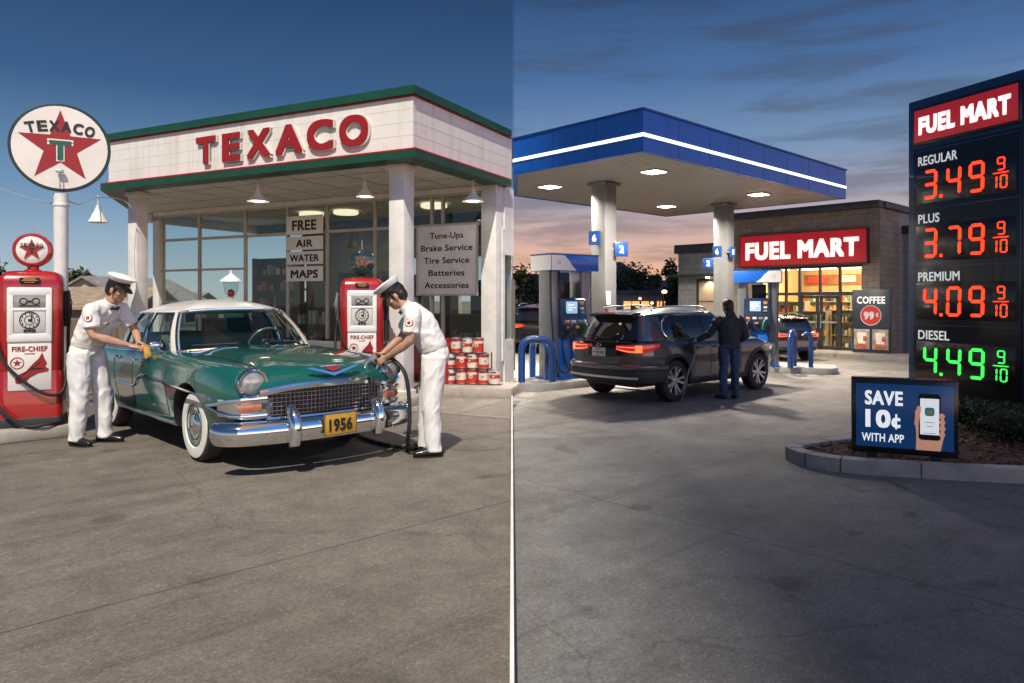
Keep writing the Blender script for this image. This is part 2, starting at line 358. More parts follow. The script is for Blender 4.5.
sheet('asphalt_lane',[(6.0,20.2),(14.5,16.0),(30,10),(34,14),(14,24),(7.2,26.8)],GR+.008,M['asphalt_dusk'])

# unseen cloud-shaped slab, added overhead to keep the sun off the right-hand station
def added_shade_cloud():
    b=bmesh.new(); zc=150.0; k=zc/math.tan(R(SUN_EL)); u=Vector((SUN_AZ[0],SUN_AZ[1])).normalized()*k
    x0,x1,y0,y1=u.x+.9,u.x+75,u.y-60,u.y+135; nx,ny=30,44
    rows=[]
    for side in (0,1):
        gr=[]
        for i in range(nx+1):
            r=[]
            for j in range(ny+1):
                a,c=i/nx,j/ny; e=min(a,1-a,c,1-c)*8; e=min(1,e)
                x=x0+(x1-x0)*a; y=y0+(y1-y0)*c
                n=mnoise.noise(Vector((x*.06,y*.06,side*9.3)))
                h=(9+6*n)*math.sqrt(max(e,0)) if side else -(2+1.5*n)*math.sqrt(max(e,0))
                r.append(b.verts.new((x,y,zc+h)))
            gr.append(r)
        for i in range(nx):
            for j in range(ny): b.faces.new([gr[i][j],gr[i+1][j],gr[i+1][j+1],gr[i][j+1]])
    bmesh.ops.remove_doubles(b,verts=b.verts,dist=1e-4)
    mb=MB().bm(b)
    return tag(mb.build('added_shade_cloud',mat('shade_cloud_grey',(.62,.63,.66),1,var=.1,vs=.05,spec=0)),kind='structure')
added_shade_cloud()

t=thing('boundary_kerb','thin whitewashed kerb along the boundary between the two station yards','kerb',(0,0,0))
b=MB(); b.box((0,26,-.08),(.02,60,.25),.004); b.build('kerb_stone',mat('whitewash',(.68,.66,.62),.7,var=.12,vs=3),t)

# ------------------------------------------------------------------ the old service station (left)
st=thing('service_station','white single storey station with green trimmed canopy, red lettering and a glass shopfront','building',(*STA,0),SRZ)
ZB,ZT=3.77,4.87           # bottom and top of the canopy's fascia
CAN=[(0,0),(-7.25,0),(-10.35,2.9)]
cut=lambda y:(1.51-.449*y)/.893     # where the building stops, beside the newer station
def edge(poly, z0, z1, out, t=.12, bev=0):
    """a band following the left end, front and right edge"""
    pass
fr_r=cut(3.36) ; 
ENDY=(1.51/.449)          # right edge runs from the corner back to here
def band(name, z0, z1, off, th, m):
    """fascia band along left end, front and right side: off = proud of the canopy's edge"""
    b=MB(); o=off
    L0=(-10.35-o*.9,2.9+o*.2); A=(-7.25-o*.45,-o); B=(o,-o); C=(o,ENDY-.02-o*2)
    i=-th
    pts_o=[L0,A,B,C]; pts_i=[(-10.35+th,2.9),(-7.25+th*.5,th),(-th,th),(-th,ENDY-.02-o*2)]
    vs=[(*p,z0) for p in pts_o]+[(*p,z0) for p in pts_i]+[(*p,z1) for p in pts_o]+[(*p,z1) for p in pts_i]
    fs=[]
    for k in range(3):
        fs+= [[k,k+1,8+k+1,8+k],[4+k,4+k+1,12+k+1,12+k],[k,k+1,4+k+1,4+k],[8+k,8+k+1,12+k+1,12+k]]
    fs+=[[0,4,12,8],[3,7,15,11]]
    b.add(vs,fs); return b.build(name,m,st,20)
M['siding']=mat('white_siding',(.62,.58,.51),.5,col2=(.75,.72,.67),stops=(.28,.52),vs=1.6,bump=.06,bs=20,stretch=(3,3,.35),det=8)
band('fascia',ZB+.16,ZT-.13,0,.10,M['siding'])
b=MB()
for k in range(1,4):      # siding laps
    z=ZB+.16+(ZT-.29-ZB)*k/4
    b.box((-3.6,0,z),(7.24,.004,.006)); b.box((0,1.6,z),(.004,3.2,.006))
b.build('siding_lap',mat('lap_shadow_line',(.62,.59,.55),.7,var=0),st)
band('top_trim',ZT-.13,ZT,.06,.16,M['green']); band('bottom_trim',ZB-.015,ZB+.125,.13,.25,M['green'])
band('red_trim',ZB+.100,ZB+.128,.134,.1,M['sign_red']); band('upper_red_trim',ZT-.155,ZT-.132,.02,.1,M['sign_red'])
# soffit and roof
b=MB(); b.prism([(-.1,.1),(-7.2,.1),(-10.25,2.9),(-10.2,6.6),(cut(6.6),6.6),(-.1,3.5)],ZB+.01,ZB+.10)
b.build('soffit',M['soffit'],st)
b=MB()
for k in range(8): b.box((-7.0+k*1.0,1.5,ZB+.006),(.012,2.6,.008))
b.box((-4.2,.75,ZB+.006),(6.6,.012,.008)); b.box((-4.4,1.9,ZB+.006),(8.2,.012,.008)); b.build('soffit_batten',mat('soffit_joint',(.42,.40,.36),.7,var=0),st)
b=MB(); b.prism([(-.12,.12),(-7.2,.12),(-10.2,2.95),(-10.15,6.6),(cut(6.6),6.6),(-.12,3.5)],ZT-.3,ZT-.2); b.build('roof',mat('roof_tar',(.10,.10,.10),.9),st)
# columns
for x,y,s,zt in ((-6.95,.42,.26,ZB),(-.50,.40,.29,ZB)):
    b=MB(); b.box((x,y,zt/2),(s,s,zt),.012); b.box((x,y,zt-.05),(s+.08,s+.08,.09),.008); b.box((x,y,.08),(s+.05,s+.05,.16),.01)
    b.build('column',M['white_dirty'],st)
# front wall: piers, header, base, frames and glass.  Facade plane y = FY
FY=2.75
def fx(px,y=FY):   # local x at which the facade is seen under picture column px
    k=(px-512)/F
    # (STA0+.893x+.449y) = k (STA1-.449x+.893y)
    return (k*(STA[1]+.893*y)-STA[0]-.449*y)/(.893+.449*k)
xl,xr=fx(153),-.02
b=MB(); b.box(((xl+xr)/2,FY+.10,3.72),(xr-xl,.18,.10)); b.box((xl+.10,FY+.1,1.78),(.22,.2,3.54),.01); b.build('front_wall',M['white_dirty'],st)
b=MB(); b.box((-.16,FY+.10,ZB/2),(.32,.30,ZB-.01),.01); b.build('corner_pier',M['white_dirty'],st)
# right side wall with its narrow window, cut wall, back wall, floor
b=MB(); 
b.box((-.02,3.19,3.1),(.10,.38,1.28)); b.box((-.02,3.19,.42),(.10,.38,.84)); b.box((-.02,2.96,1.7),(.10,.08,2.5))
b.build('side_wall',M['white_dirty'],st)
b=MB(); b.box((-.03,3.19,1.66),(.02,.36,1.60)); b.build('side_window',M['glass'],st)
b=MB(); P=[(cut(3.40),3.40),(cut(6.5),6.5)]
b.prism([(P[0][0]-.02,P[0][1]),(P[1][0]-.02,P[1][1]),(P[1][0]-.22,P[1][1]),(P[0][0]-.22,P[0][1])],0,ZB)
b.build('end_wall',M['white_dirty'],st)
b=MB(); b.prism([(-10.1,FY+.2),(-10.1,6.5),(-9.95,6.5),(-9.95,FY+.2)],3.55,ZB); b.build('end_lintel',M['white_dirty'],st)
b=MB(); b.prism([(-10.1,FY+.2),(-10.1,6.5),(-9.95,6.5),(-9.95,FY+.2)],0,.7); b.build('end_sill',M['white_dirty'],st)
b=MB(); yb=6.5
bx=[(-8.05,-7.2),(-7.2,-5.2),(-3.6,-3.05),(-2.3,-1.6)]; 
for x0,x1 in bx: b.box(((x0+x1)/2,yb,1.75),(x1-x0,.16,1.9))
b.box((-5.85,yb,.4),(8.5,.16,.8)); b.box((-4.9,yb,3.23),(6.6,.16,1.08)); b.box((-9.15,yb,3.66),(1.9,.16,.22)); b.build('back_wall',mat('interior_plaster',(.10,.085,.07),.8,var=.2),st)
b=MB()
for x in (-9,-7.9,-7.2,-4.6,-4.0,-2.7): b.box((x,yb,1.75),(.05,.06,1.9))
b.box((-5.85,yb,1.9),(8.5,.05,.05)); b.build('rear_window_frame',M['darkframe'],st)
b=MB(); b.prism([(-10,FY+.15),(-.1,FY+.15),(cut(3.5)-.1,3.5),(cut(6.45)-.1,6.45),(-10,6.45)],.012,.05); b.build('shop_floor',mat('shop_floor_tiles',(.12,.10,.085),.5,var=.2),st)
# low red base panels at the right, sill
b=MB(); b.box((-1.55,FY+.06,.36),(2.3,.12,.68),.01); 
b.build('base_panel',M['red'],st)
b=MB(); b.box(((xl-2.75)/2,FY+.06,.34),(-2.75-xl,.14,.64)); b.box((-1.55,FY+.04,.735),(2.3,.2,.06),.01); b.box(((xl-2.75)/2,FY+.04,.69),(-2.75-xl,.22,.06),.01); b.build('window_sill',M['white_dirty'],st)
FR=mat('painted_mullion',(.46,.43,.38),.5,var=.12)
mull=[fx(p) for p in (197,243,285.5,325,373,409.5,430,441)]
ztr=3.06
edges=[xl+.21]+mull+[-.32]
b=MB()
for x in mull: b.box((x,FY+.08,2.22),(.055,.07,2.90))
b.box(((xl-.3)/2,FY+.083,ztr),(-.32-xl-.2,.06,.06)); b.box(((xl-.3)/2,FY+.083,3.65),(-.32-xl-.2,.06,.05))
xa=fx(243); b.box(((xl+xa)/2,FY+.083,2.32),(xa-xl-.2,.055,.05)); b.box(((xl+xa)/2,FY+.083,1.55),(xa-xl-.2,.055,.05))
b.build('window_frame',FR,st)
for k in range(len(edges)-1):
    x0,x1=edges[k]+.03,edges[k+1]-.03
    for z0,z1 in ((.78,ztr-.03),(ztr+.03,3.63)):
        b=MB(); b.box(((x0+x1)/2,FY+.085,(z0+z1)/2),(x1-x0,.008,z1-z0)); b.build('window_pane',M['glass'],st)
# lettering on the fascia
b=MB()
LT='TEX'+'ACO'
def fxs(px): return fx(px,-.05)
LP=[(196.5,215.5),(222.5,240.2),(247,270),(275.7,302.2),(307.2,333),(339.5,368)]
xs=[fxs((a+b_)/2) for a,b_ in LP]; wds=[fxs(b_)-fxs(a) for a,b_ in LP]
for ch,x,wd in zip(LT,xs,wds):
    b=MB(); b.text(ch,.52,Matrix.Translation((x,-.045,4.31)),width=wd,ext=.02,bold=.035,res=6); b.text(ch,.545,Matrix.Translation((x+.012,-.004,4.300)),width=wd+.035,ext=.04,bold=.045,mi=1,res=6)
    b.build('sign_letter',[M['sign_red'],mat('letter_edge',(.62,.58,.52),.5,var=0)],st)
b=MB()
for k in range(1,6): b.box((-1.21*k,0,(ZB+ZT)/2+.01),(.005,.005,ZT-ZB-.30))
for k in (1,2): b.box((0,1.1*k,(ZB+ZT)/2+.01),(.005,.005,ZT-ZB-.30))
b.build('panel_seam',mat('panel_seam_grey',(.42,.40,.36),.7,var=0),st)
# pendant lamps under the canopy
LIT=mat('lit_bulb',(.8,.8,.76),.2,var=0,emit=(1,.88,.68),es=7)
def pendant(name,label,loc,group,s=1.0,drop=.16,top=None):
    t=thing(name,label,'lamp',loc,0,group)
    b=MB(); b.lathe([(.012,drop),(.012,.0),(.03,-.0),(.035,-.05),(.055,-.06)],12); b.lathe([(.05*s,drop),(.05*s,drop-.025)],14); b.build('stem',M['white_dirty'],t)
    b=MB(); b.lathe([(.05*s,-.05),(.06*s,-.10),(.10*s,-.15),(.17*s,-.20),(.195*s,-.235),(.20*s,-.245),(.19*s,-.24),(.16*s,-.20),(.09*s,-.15),(.04*s,-.10),(.03*s,-.06)],28,cap=False); b.build('lamp_shade',M['white'],t)
    b=MB(); b.ell((0,0,-.205),(.13*s,.13*s,.05)); b.build('bulb',LIT,t)
    return t
gp='pendant lamps under the old canopy'
for px,py,d,l in ((258,182,13.0,'leftmost white enamel pendant lamp under the old canopy, left of the free air panel'),
                (365,175,12.4,'small middle white pendant lamp under the old canopy, above the dark globe pump'),
                (473,178,13.0,'rightmost white enamel pendant lamp under the old canopy, above the tune ups board')):
    pendant('pendant_lamp',l,(X(px,d),d,ZB-.15),gp,1.0 if px!=365 else .8)
# window sign panels
t=thing('window_sign','stack of white panels reading free, air, water, maps on the shop window','sign',(*SL((fx(287)+fx(324))/2,FY-.02),0),SRZ)
ws=fx(324)-fx(287.5); zs=[(3.12,3.47),(2.74,3.10),(2.42,2.72),(2.10,2.40)]
def zf(py,x,y): return EYE+(300-py)/F*SL(x,y)[1]
xc=(fx(287)+fx(324))/2
rows=[(215,234.5),(236,250),(251,264.5),(266,281.5)]
for (p0,p1),tx in zip(rows,('FREE','AIR','WATER','MAPS')):
    z1,z0=zf(p0,xc,FY-.05),zf(p1,xc,FY-.05)
    b=MB(); b.box((0,0,(z0+z1)/2),(ws,.02,z1-z0-.015),.004); pn=b.build('panel',mat('panel_offwhite',(.80,.77,.70),.5,var=.06),t)
    b=MB(); b.text(tx,(z1-z0)*.56,Matrix.Translation((0,-.011,(z0+z1)/2)),width=ws*{'FREE':.66,'AIR':.46,'WATER':.80,'MAPS':.74}[tx],ext=.003,bold=.028); b.build('lettering',M['black'],pn)
t=thing('service_board','large off white board listing tune-ups, brakes, tires, batteries and accessories on the window','sign',(*SL((fx(419)+fx(478.5))/2,FY-.05),0),SRZ)
wb=fx(478.5)-fx(419); xc=(fx(419)+fx(478.5))/2; z1,z0=zf(225,xc,FY-.06),zf(295,xc,FY-.06)
b=MB(); b.box((0,0,(z0+z1)/2),(wb,.03,z1-z0),.006); b.build('board',mat('board_offwhite',(.78,.74,.66),.55,var=.08),t)
b=MB()
for q,s in ((-1,0),(1,0)): b.box((q*wb/2,-.004,(z0+z1)/2),(.03,.05,z1-z0+.03))
b.box((0,-.004,z0),(wb,.05,.03)); b.box((0,-.004,z1),(wb,.05,.03)); b.build('frame',FR,t)
hz=(z1-z0)
for k,tx in enumerate(('Tune-Ups','Brake Service','Tire Service','Batteries','Accessories')):
    b=MB(); b.text(tx,hz*.093,Matrix.Translation((0,-.016,z1-hz*(.145+.178*k))),width=wb*(.56,.86,.76,.60,.74)[k],ext=.003,bold=.012); b.build('lettering',M['black'],t)
# shop interior: shelves, counter, displays
def shelf_unit(name,label,x,y,wd,h,dp,seed,group='display racks inside the old shop',rz=0):
    rnd=random.Random(seed); t=thing(name,label,'shelf',(*SL(x,y),.05),SRZ+rz,group)
    b=MB(); b.box((-wd/2,0,h/2),(.03,dp,h)); b.box((wd/2,0,h/2),(.03,dp,h)); b.box((0,dp/2,h/2),(wd,.015,h)); n=max(2,int(h/.42))
    for k in range(n+1): b.box((0,0,.03+k*(h-.06)/n),(wd-.035,dp-.03,.02))
    b.build('rack',mat('rack_dark',(.07,.06,.05),.6),t)
    for k in range(n):
        c=MB(); x0=-wd/2+.06; mi=rnd.randrange(4)
        while x0<wd/2-.1:
            ww=rnd.uniform(.06,.16); hh=rnd.uniform(.12,.3)
            if rnd.random()<.8:
                z=.043+k*(h-.06)/n
                if rnd.random()<.5: c.lathe([(ww*.45,z),(ww*.45,z+hh),(ww*.2,z+hh+.01)],10,Matrix.Translation((x0+ww/2,-.02,0)),mi=rnd.randrange(4))
                else: c.box((x0+ww/2,-.02,z+hh/2),(ww*.9,dp*.6,hh),mi=rnd.randrange(4))
            x0+=ww+.02
        if c.v: c.build('goods',GOODS,t)
    return t
GOODS=[mat('goods_cream',(.45,.38,.28),.5),mat('goods_red',(.30,.04,.03),.5),mat('goods_grey',(.20,.20,.20),.4),mat('goods_tan',(.34,.20,.08),.5)]
shelf_unit('display_rack','dark wall rack behind the left shop windows, stocked with tins',-8.3,5.6,1.5,2.7,.4,1)
shelf_unit('display_rack','rack of tins deep in the shop behind the lamp lit middle windows',-5.8,6.1,1.4,2.3,.4,2)
shelf_unit('display_rack','low rack standing right behind the free air window panel',-5.2,3.6,1.1,1.5,.35,3)
shelf_unit('display_rack','stocked rack inside the shop behind the tune ups board',-1.9,4.3,1.7,1.25,.4,4)
shelf_unit('display_rack','rack of oil tins low behind the window over the car roof',-6.7,3.5,1.2,1.2,.35,5)
shelf_unit('display_rack','rack of oil tins in the shop window behind the lamp hood',-8.0,3.4,1.3,1.1,.35,6)
shelf_unit('display_rack','tall rack of goods beyond the free air panel, deep in the shop',-4.3,5.9,1.2,2.2,.35,7)
shelf_unit('display_rack','low rack of goods in the window left of the second pump',-3.9,3.5,1.2,1.35,.35,8)
shelf_unit('display_rack','rack of tins against the party wall behind the white pier',-1.25,4.9,.9,2.0,.35,9)
t=thing('shop_counter','wooden counter with a small cash register deep inside the old shop','counter',(*SL(-3.7,5.3),.05),SRZ)
b=MB(); b.box((0,0,.48),(1.5,.5,.96),.01); b.build('counter_body',mat('counter_wood',(.16,.09,.04),.4),t)
b=MB(); b.box((.2,0,1.09),(.4,.35,.24),.03); b.box((.2,.06,1.28),(.36,.18,.14),.03); b.build('cash_register',M['steel'],t)
t=thing('wall_clock','round dark clock high on the back wall of the old shop','clock',(*SL(-2.0,6.38),2.9),SRZ)
b=MB(); b.lathe([(.2,0),(.2,.05),(.17,.06)],28,Matrix.Rotation(R(90),4,'X')); b.build('clock_case',M['black'],t)
# gooseneck lamp and wires at the left end
t=thing('gooseneck_lamp','white bell shaped outdoor lamp hanging on a wire left of the canopy','lamp',(X(98,13.2),13.2,Zp(206,13.2)))
b=MB(); b.lathe([(.012,.19),(.012,.02),(.035,.01),(.04,-.05),(.06,-.06)],12); b.build('stem',M['white'],t)
b=MB(); b.lathe([(.05,-.04),(.065,-.10),(.10,-.16),(.125,-.23),(.165,-.285),(.17,-.30),(.155,-.28),(.11,-.22),(.05,-.12),(.03,-.06)],28,cap=False); b.build('lamp_shade',M['white'],t)
b=MB(); b.ell((0,0,-.23),(.05,.05,.06)); b.build('bulb',mat('milk_bulb_outdoor',(.8,.8,.76),.2,var=0),t)
def wire(pts,name,label,r=.008):
    b=MB(); b.tube(smooth_path(pts,8),r,6); return tag(b.build(name,mat('old_wire',(.35,.34,.32),.6,var=.1)),label,'wire')
wire([(X(62,10.6),10.7,Zp(200,10.7)),(X(80,12),12,Zp(204,12)),(X(98,13.2),13.2,Zp(197.0,13.2)),(X(122,13.9),13.9,Zp(200,13.9)),(X(131,14.0),14.0,Zp(207,14))],'overhead_wire','pale overhead wire from the round sign pole to the canopy')
wire([(X(-6,15),15,Zp(186,15)),(X(28,13),13,Zp(198,13)),(X(55,10.8),10.8,Zp(204,10.8))],'overhead_wire','pale overhead wire running left from the round sign pole')

for x,y in ((-6.2,4.6),(-5.2,4.7),(-2.6,4.6)):
    b=MB(); b.lathe([(.30,0),(.30,-.05),(.26,-.07),(0,-.075)],28,Matrix.Translation((x,y,ZB-.02))); cl_=b.build('ceiling_lamp',mat('ceiling_lamp_lit',(.8,.78,.7),.4,var=0,emit=(1,.84,.6),es=1.3),st)
    ld=bpy.data.lights.new('shop_lamp','AREA'); ld.shape='DISK'; ld.size=.5; ld.energy=20; ld.color=(1,.82,.58); lo=bpy.data.objects.new('shop_lamp',ld); COL.objects.link(lo); lo.parent=cl_; lo.location=(x,y,ZB-.12)
b=MB(); b.box((-6.0,3.0,2.95),(3.2,.04,.05)); 
t=thing('lamp_hood','white enamel lamp hood on a thin stand behind the car roof','lamp',(X(231,12.6),12.6,0),R(10))
b=MB(); b.tube([(0,0,0),(0,0,1.66)],.025,8); b.lathe([(.16,0),(.16,.03),(.03,.06)],20); b.build('stand',M['white_dirty'],t)
b=MB(); b.lathe([(.02,2.12),(.025,2.06),(.09,2.01),(.17,1.95),(.185,1.92),(.17,1.915),(.02,1.93)],28); b.build('hood',M['white'],t)
b=MB(); b.lathe([(.13,1.915),(.11,1.76),(.07,1.66),(.03,1.64)],24); b.build('glass_bowl',M['glass'],t)
b=MB(); b.ell((0,0,1.72),(.06,.06,.07)); b.build('red_lens',M['red'],t)

# ------------------------------------------------------------------ round sign on its pole
def star(r, r2=.40, n=5, rot=math.pi/2):
    return [((r if k%2==0 else r*r2)*math.cos(rot+math.pi*k/n),(r if k%2==0 else r*r2)*math.sin(rot+math.pi*k/n)) for k in range(2*n)]
def circ(r,n=48): return [(r*math.cos(2*math.pi*k/n),r*math.sin(2*math.pi*k/n)) for k in range(n)]
XZ=Matrix.Rotation(R(90),4,'X')       # prism plane XY -> XZ, +z extrude -> -y (towards the viewer)
M['cream']=mat('sign_cream',(.74,.70,.63),.35,var=.05,vs=2)
def arched(mb, txt, rad, h, M0, span, bold=.04, ext=.01, mi=0):
    """letters set along a shallow arc of radius rad"""
    n=len(txt)
    for k,ch in enumerate(txt):
        a=span*((k+.5)/n-.5)
        mb.text(ch,h,M0@Matrix.Translation((rad*math.sin(a),0,rad*math.cos(a)-rad))@Matrix.Rotation(a,4,'Y'),ext=ext,bold=bold,mi=mi,width=span*rad/n*.84)
d=10.7
t=thing('round_sign','round white roadside sign with red star and green T on a tall white pole','sign',(X(61,d),d,0),R(27))
b=MB(); b.tube([(0,0,0),(0,0,Zp(194,d))],.096,20); b.lathe([(.105,Zp(205,d)-.02),(.11,Zp(205,d)),(.105,Zp(205,d)+.02)],20); b.build('pole',M['white_dirty'],t)
zc=Zp(148.5,d); T0=Matrix.Translation((0,0,zc)); rs=.63
b=MB(); b.lathe([(rs,.02),(rs+.02,.025),(rs+.02,.075),(rs,.08)],56,T0@XZ); disc=b.build('sign_rim',mat('rim_dark_green',(.01,.035,.03),.35),t)
b=MB(); b.prism(circ(rs-.022,56),.06,.084,T0@XZ); b.build('sign_face',M['cream'],t)
b=MB(); b.prism(star(.55),.080,.088,T0@XZ); b.build('star',M['sign_red'],t)
b=MB(); b.text('T',.345,T0@Matrix.Translation((0,-.087,-.035)),width=.33,ext=.003,bold=.06); b.text('T',.30,T0@Matrix.Translation((0,-.092,-.035)),width=.275,ext=.006,bold=.035,mi=1); b.build('letter',[M['cream'],mat('sign_green',(.01,.10,.055),.35,var=.05)],t)
b=MB(); arched(b,'TEX'+'ACO',1.6,.170,T0@Matrix.Translation((0,-.0895,.315)),.57,bold=.035,ext=.003); b.build('lettering',M['black'],t)
b=MB(); b.tube([(0,-.10,-.60),(0,-.15,-.55),(0,-.15,-.40),(0,-.13,-.37)],.008,6,M=T0); b.box((0,-.14,-.36),(.10,.06,.045),.01,M=T0); b.build('face_lamp',M['steel'],t)

# ------------------------------------------------------------------ old fuel pumps
def rrect(wd,dp,r,z,n=5):
    o=[]
    for cx,cy,a0 in ((wd/2-r,dp/2-r,0),(-wd/2+r,dp/2-r,90),(-wd/2+r,-dp/2+r,180),(wd/2-r,-dp/2+r,270)):
        for k in range(n+1):
            a=R(a0+90*k/n); o.append((cx+r*math.cos(a),cy+r*math.sin(a),z))
    return o
def old_pump(label,loc,rz,poster=True,dark_globe=False):
    t=thing('fuel_pump',label,'fuel pump',loc,rz,'red old style fuel pumps')
    b=MB(); b.loft([rrect(.64*s,.46*s2,.075*s2,z) for z,s,s2 in ((.10,1,1),(.62,1,1),(.63,.985,.985),(.645,.985,.985),(.655,1,1),(1.60,1,1),(1.66,.985,.97),(1.71,.94,.90),(1.75,.86,.78),(1.778,.72,.6),(1.788,.5,.4))]); b.build('housing',M['red'],t,30)
    b=MB(); b.loft([rrect(.66,.48,.07,0),rrect(.66,.48,.07,.09),rrect(.645,.465,.07,.105)]); b.build('base',M['black'],t)
    y=-.232
    b=MB()
    b.box((0,y-.008,1.545),(.43,.035,.10),.02); b.box((0,y-.008,1.34),(.43,.035,.03),.012); b.box((0,y-.008,1.02),(.43,.035,.10),.02)
    b.box((-.185,y-.008,1.28),(.065,.034,.62),.015); b.box((.185,y-.008,1.28),(.065,.034,.62),.015); b.box((0,y+.002,1.28),(.40,.02,.58))
    b.build('dial_frame',M['white'],t)
    b=MB(); b.box((0,y-.013,1.435),(.30,.012,.13),.01); b.build('price_window',mat('price_window_grey',(.30,.29,.26),.15,var=.15,coat=.5),t)
    b=MB(); b.box((0,y-.013,1.20),(.30,.012,.24),.01); b.build('dial_plate',mat('dial_plate_pale',(.55,.53,.47),.3,var=.06),t)
    b=MB()
    T1=Matrix.Translation((0,y-.02,1.22))@XZ
    b.torus(.095,.006,28,6,T1); b.torus(.05,.004,24,5,T1)
    for k in range(12):
        a=2*math.pi*k/12; b.box((.078*math.cos(a),y-.021,1.22+.078*math.sin(a)),(.008,.006,.02),M=None)
    b.box((.02,y-.022,1.25),(.012,.006,.10)); b.box((0,y-.022,1.22),(.03,.012,.03),.008)
    b.box((-.04,y-.021,1.10),(.035,.006,.035)); b.box((.0,y-.021,1.10),(.035,.006,.035)); b.box((.04,y-.021,1.10),(.035,.006,.035))
    b.torus(.035,.006,18,6,Matrix.Translation((-.06,y-.02,1.435))@XZ); b.torus(.035,.006,18,6,Matrix.Translation((.06,y-.02,1.435))@XZ); b.box((0,y-.021,1.435),(.05,.006,.02)); b.box((0,y-.021,1.385),(.2,.006,.012))
    b.build('dial_marks',M['black'],t)
    b=MB(); b.box((0,y-.01,1.672),(.20,.03,.07),.02); np_=b.build('name_plate',M['black_gloss'],t)
    b=MB(); b.box((0,y-.026,1.672),(.15,.006,.008)); b.box((0,y-.026,1.652),(.10,.006,.006)); b.box((0,y-.026,1.69),(.12,.006,.012)); b.build('plate_marks',mat('brass',(.45,.30,.10),.35,.8),np_)
    if poster:
        b=MB(); b.box((0,y-.002,.70),(.42,.012,.56),.006); po=b.build('poster',M['cream'],t)
        b=MB(); b.text('FIRE-CHIEF',.062,Matrix.Translation((0,y-.009,.895))@Matrix.Shear('XZ',4,(0,.25)) if False else Matrix.Translation((0,y-.009,.895)),width=.34,ext=.003,bold=.03)
        b.build('lettering',M['sign_red'],po)
        b=MB(); b.box((0,y-.009,.838),(.10,.004,.010)); b.build('caption_line',M['sign_red'],po)
        hat=[(-.02,.0),(.05,.10),(.10,.155),(.135,.235),(.155,.16),(.18,.10),(.165,.05),(.20,.02),(.19,-.01),(.10,-.03),(.03,-.06),(-.02,-.13),(-.08,-.16),(-.12,-.15),(-.125,-.09),(-.09,-.04)]
        b=MB(); b.prism([(x-.015,z*.9) for x,z in hat],.008,.012,Matrix.Translation((0,y,.64))@XZ); b.build('helmet_emblem',M['sign_red'],po)
        b=MB(); b.box((.07,y-.013,.665),(.12,.003,.022),rz=0); b.tube([(-.07,y-.013,.60),(-.02,y-.013,.645),(.05,y-.013,.70),(.10,y-.013,.74)],.005,4); b.tube([(-.11,y-.013,.56),(-.06,y-.013,.55),(0,y-.013,.58),(.06,y-.013,.61)],.005,4); b.build('helmet_lines',M['black'],po)
        b=MB(); b.torus(.062,.005,26,5,Matrix.Translation((-.12,y-.010,.735))@XZ); b.prism(star(.045),.008,.012,Matrix.Translation((-.12,y,.735))@XZ); b.build('badge',M['sign_red'],po)
    # globe
    b=MB(); b.lathe([(.10,1.78),(.085,1.80),(.06,1.81),(.06,1.84),(.09,1.855)],20); b.build('globe_neck',M['red'] if not dark_globe else M['black'],t)
    gz=2.03; TG=Matrix.Translation((0,0,gz))@XZ
    b=MB(); b.lathe([(.165,-.085),(.192,-.075),(.20,-.05),(.20,.05),(.192,.075),(.165,.085)],36,TG); gl=b.build('globe',M['red'] if not dark_globe else mat('dark_green_globe',(.012,.03,.026),.2,coat=.5),t)
    b=MB(); b.lathe([(.165,.080),(.14,.094),(.08,.10),(.0,.102)],36,TG); b.build('globe_glass',M['cream'] if not dark_globe else mat('dark_globe_glass',(.015,.035,.03),.12,coat=.8),gl)
    b=MB(); b.prism(star(.128),.10,.108,TG); b.build('star',M['sign_red'] if not dark_globe else mat('globe_star_dim',(.10,.03,.02),.3),gl)
    b=MB(); arched(b,'TEX'+'ACO',.5,.04,Matrix.Translation((0,-.108,gz+.062)),.46,bold=.03,ext=.004)
    GM=M['black'] if not dark_globe else mat('globe_gold',(.18,.14,.07),.4)
    b.build('lettering',GM,gl)
    b=MB(); b.text('T',.075,Matrix.Translation((0,-.108,gz-.01)),width=.06,ext=.004,bold=.03); b.build('letter',GM,gl)
    b=MB(); b.tube([(0,.02,gz+.19),(0,.02,gz+.34)],.005,6); b.build('finial',M['steel'],gl)
    # hoses and nozzles on both flanks
    for s in (-1,1):
        b=MB(); b.box((s*.335,-.03,1.35),(.05,.12,.42),.02); hk=b.build('nozzle_boot',M['black'],t)
        b=MB(); b.tube(smooth_path([(s*.36,-.08,1.56),(s*.375,-.10,1.44),(s*.37,-.09,1.28),(s*.36,-.07,1.14)],4),[.018]*4+[.026]*5+[.02]*4,8); b.tube(smooth_path([(s*.385,-.12,1.46),(s*.40,-.17,1.38),(s*.38,-.13,1.27)],4),.008,6); b.build('nozzle',M['steel'] if s<0 else M['black_gloss'],t)
    b=MB(); b.tube(smooth_path([(-.365,-.07,1.14),(-.39,-.10,.9),(-.38,-.2,.55),(-.30,-.30,.28),(-.05,-.34,.04),(.16,-.32,.03),(.30,-.22,.05)],8),.020,10); b.build('hose',M['black'],t)
    b=MB(); b.tube(smooth_path([(-.36,.0,1.45),(-.345,-.18,1.18),(-.25,-.27,.78),(-.02,-.29,.50),(.20,-.28,.36),(.33,-.2,.42),(.355,-.10,.75),(.36,-.07,1.15)],8),.018,10); b.build('hose',M['black'],t)
    return t
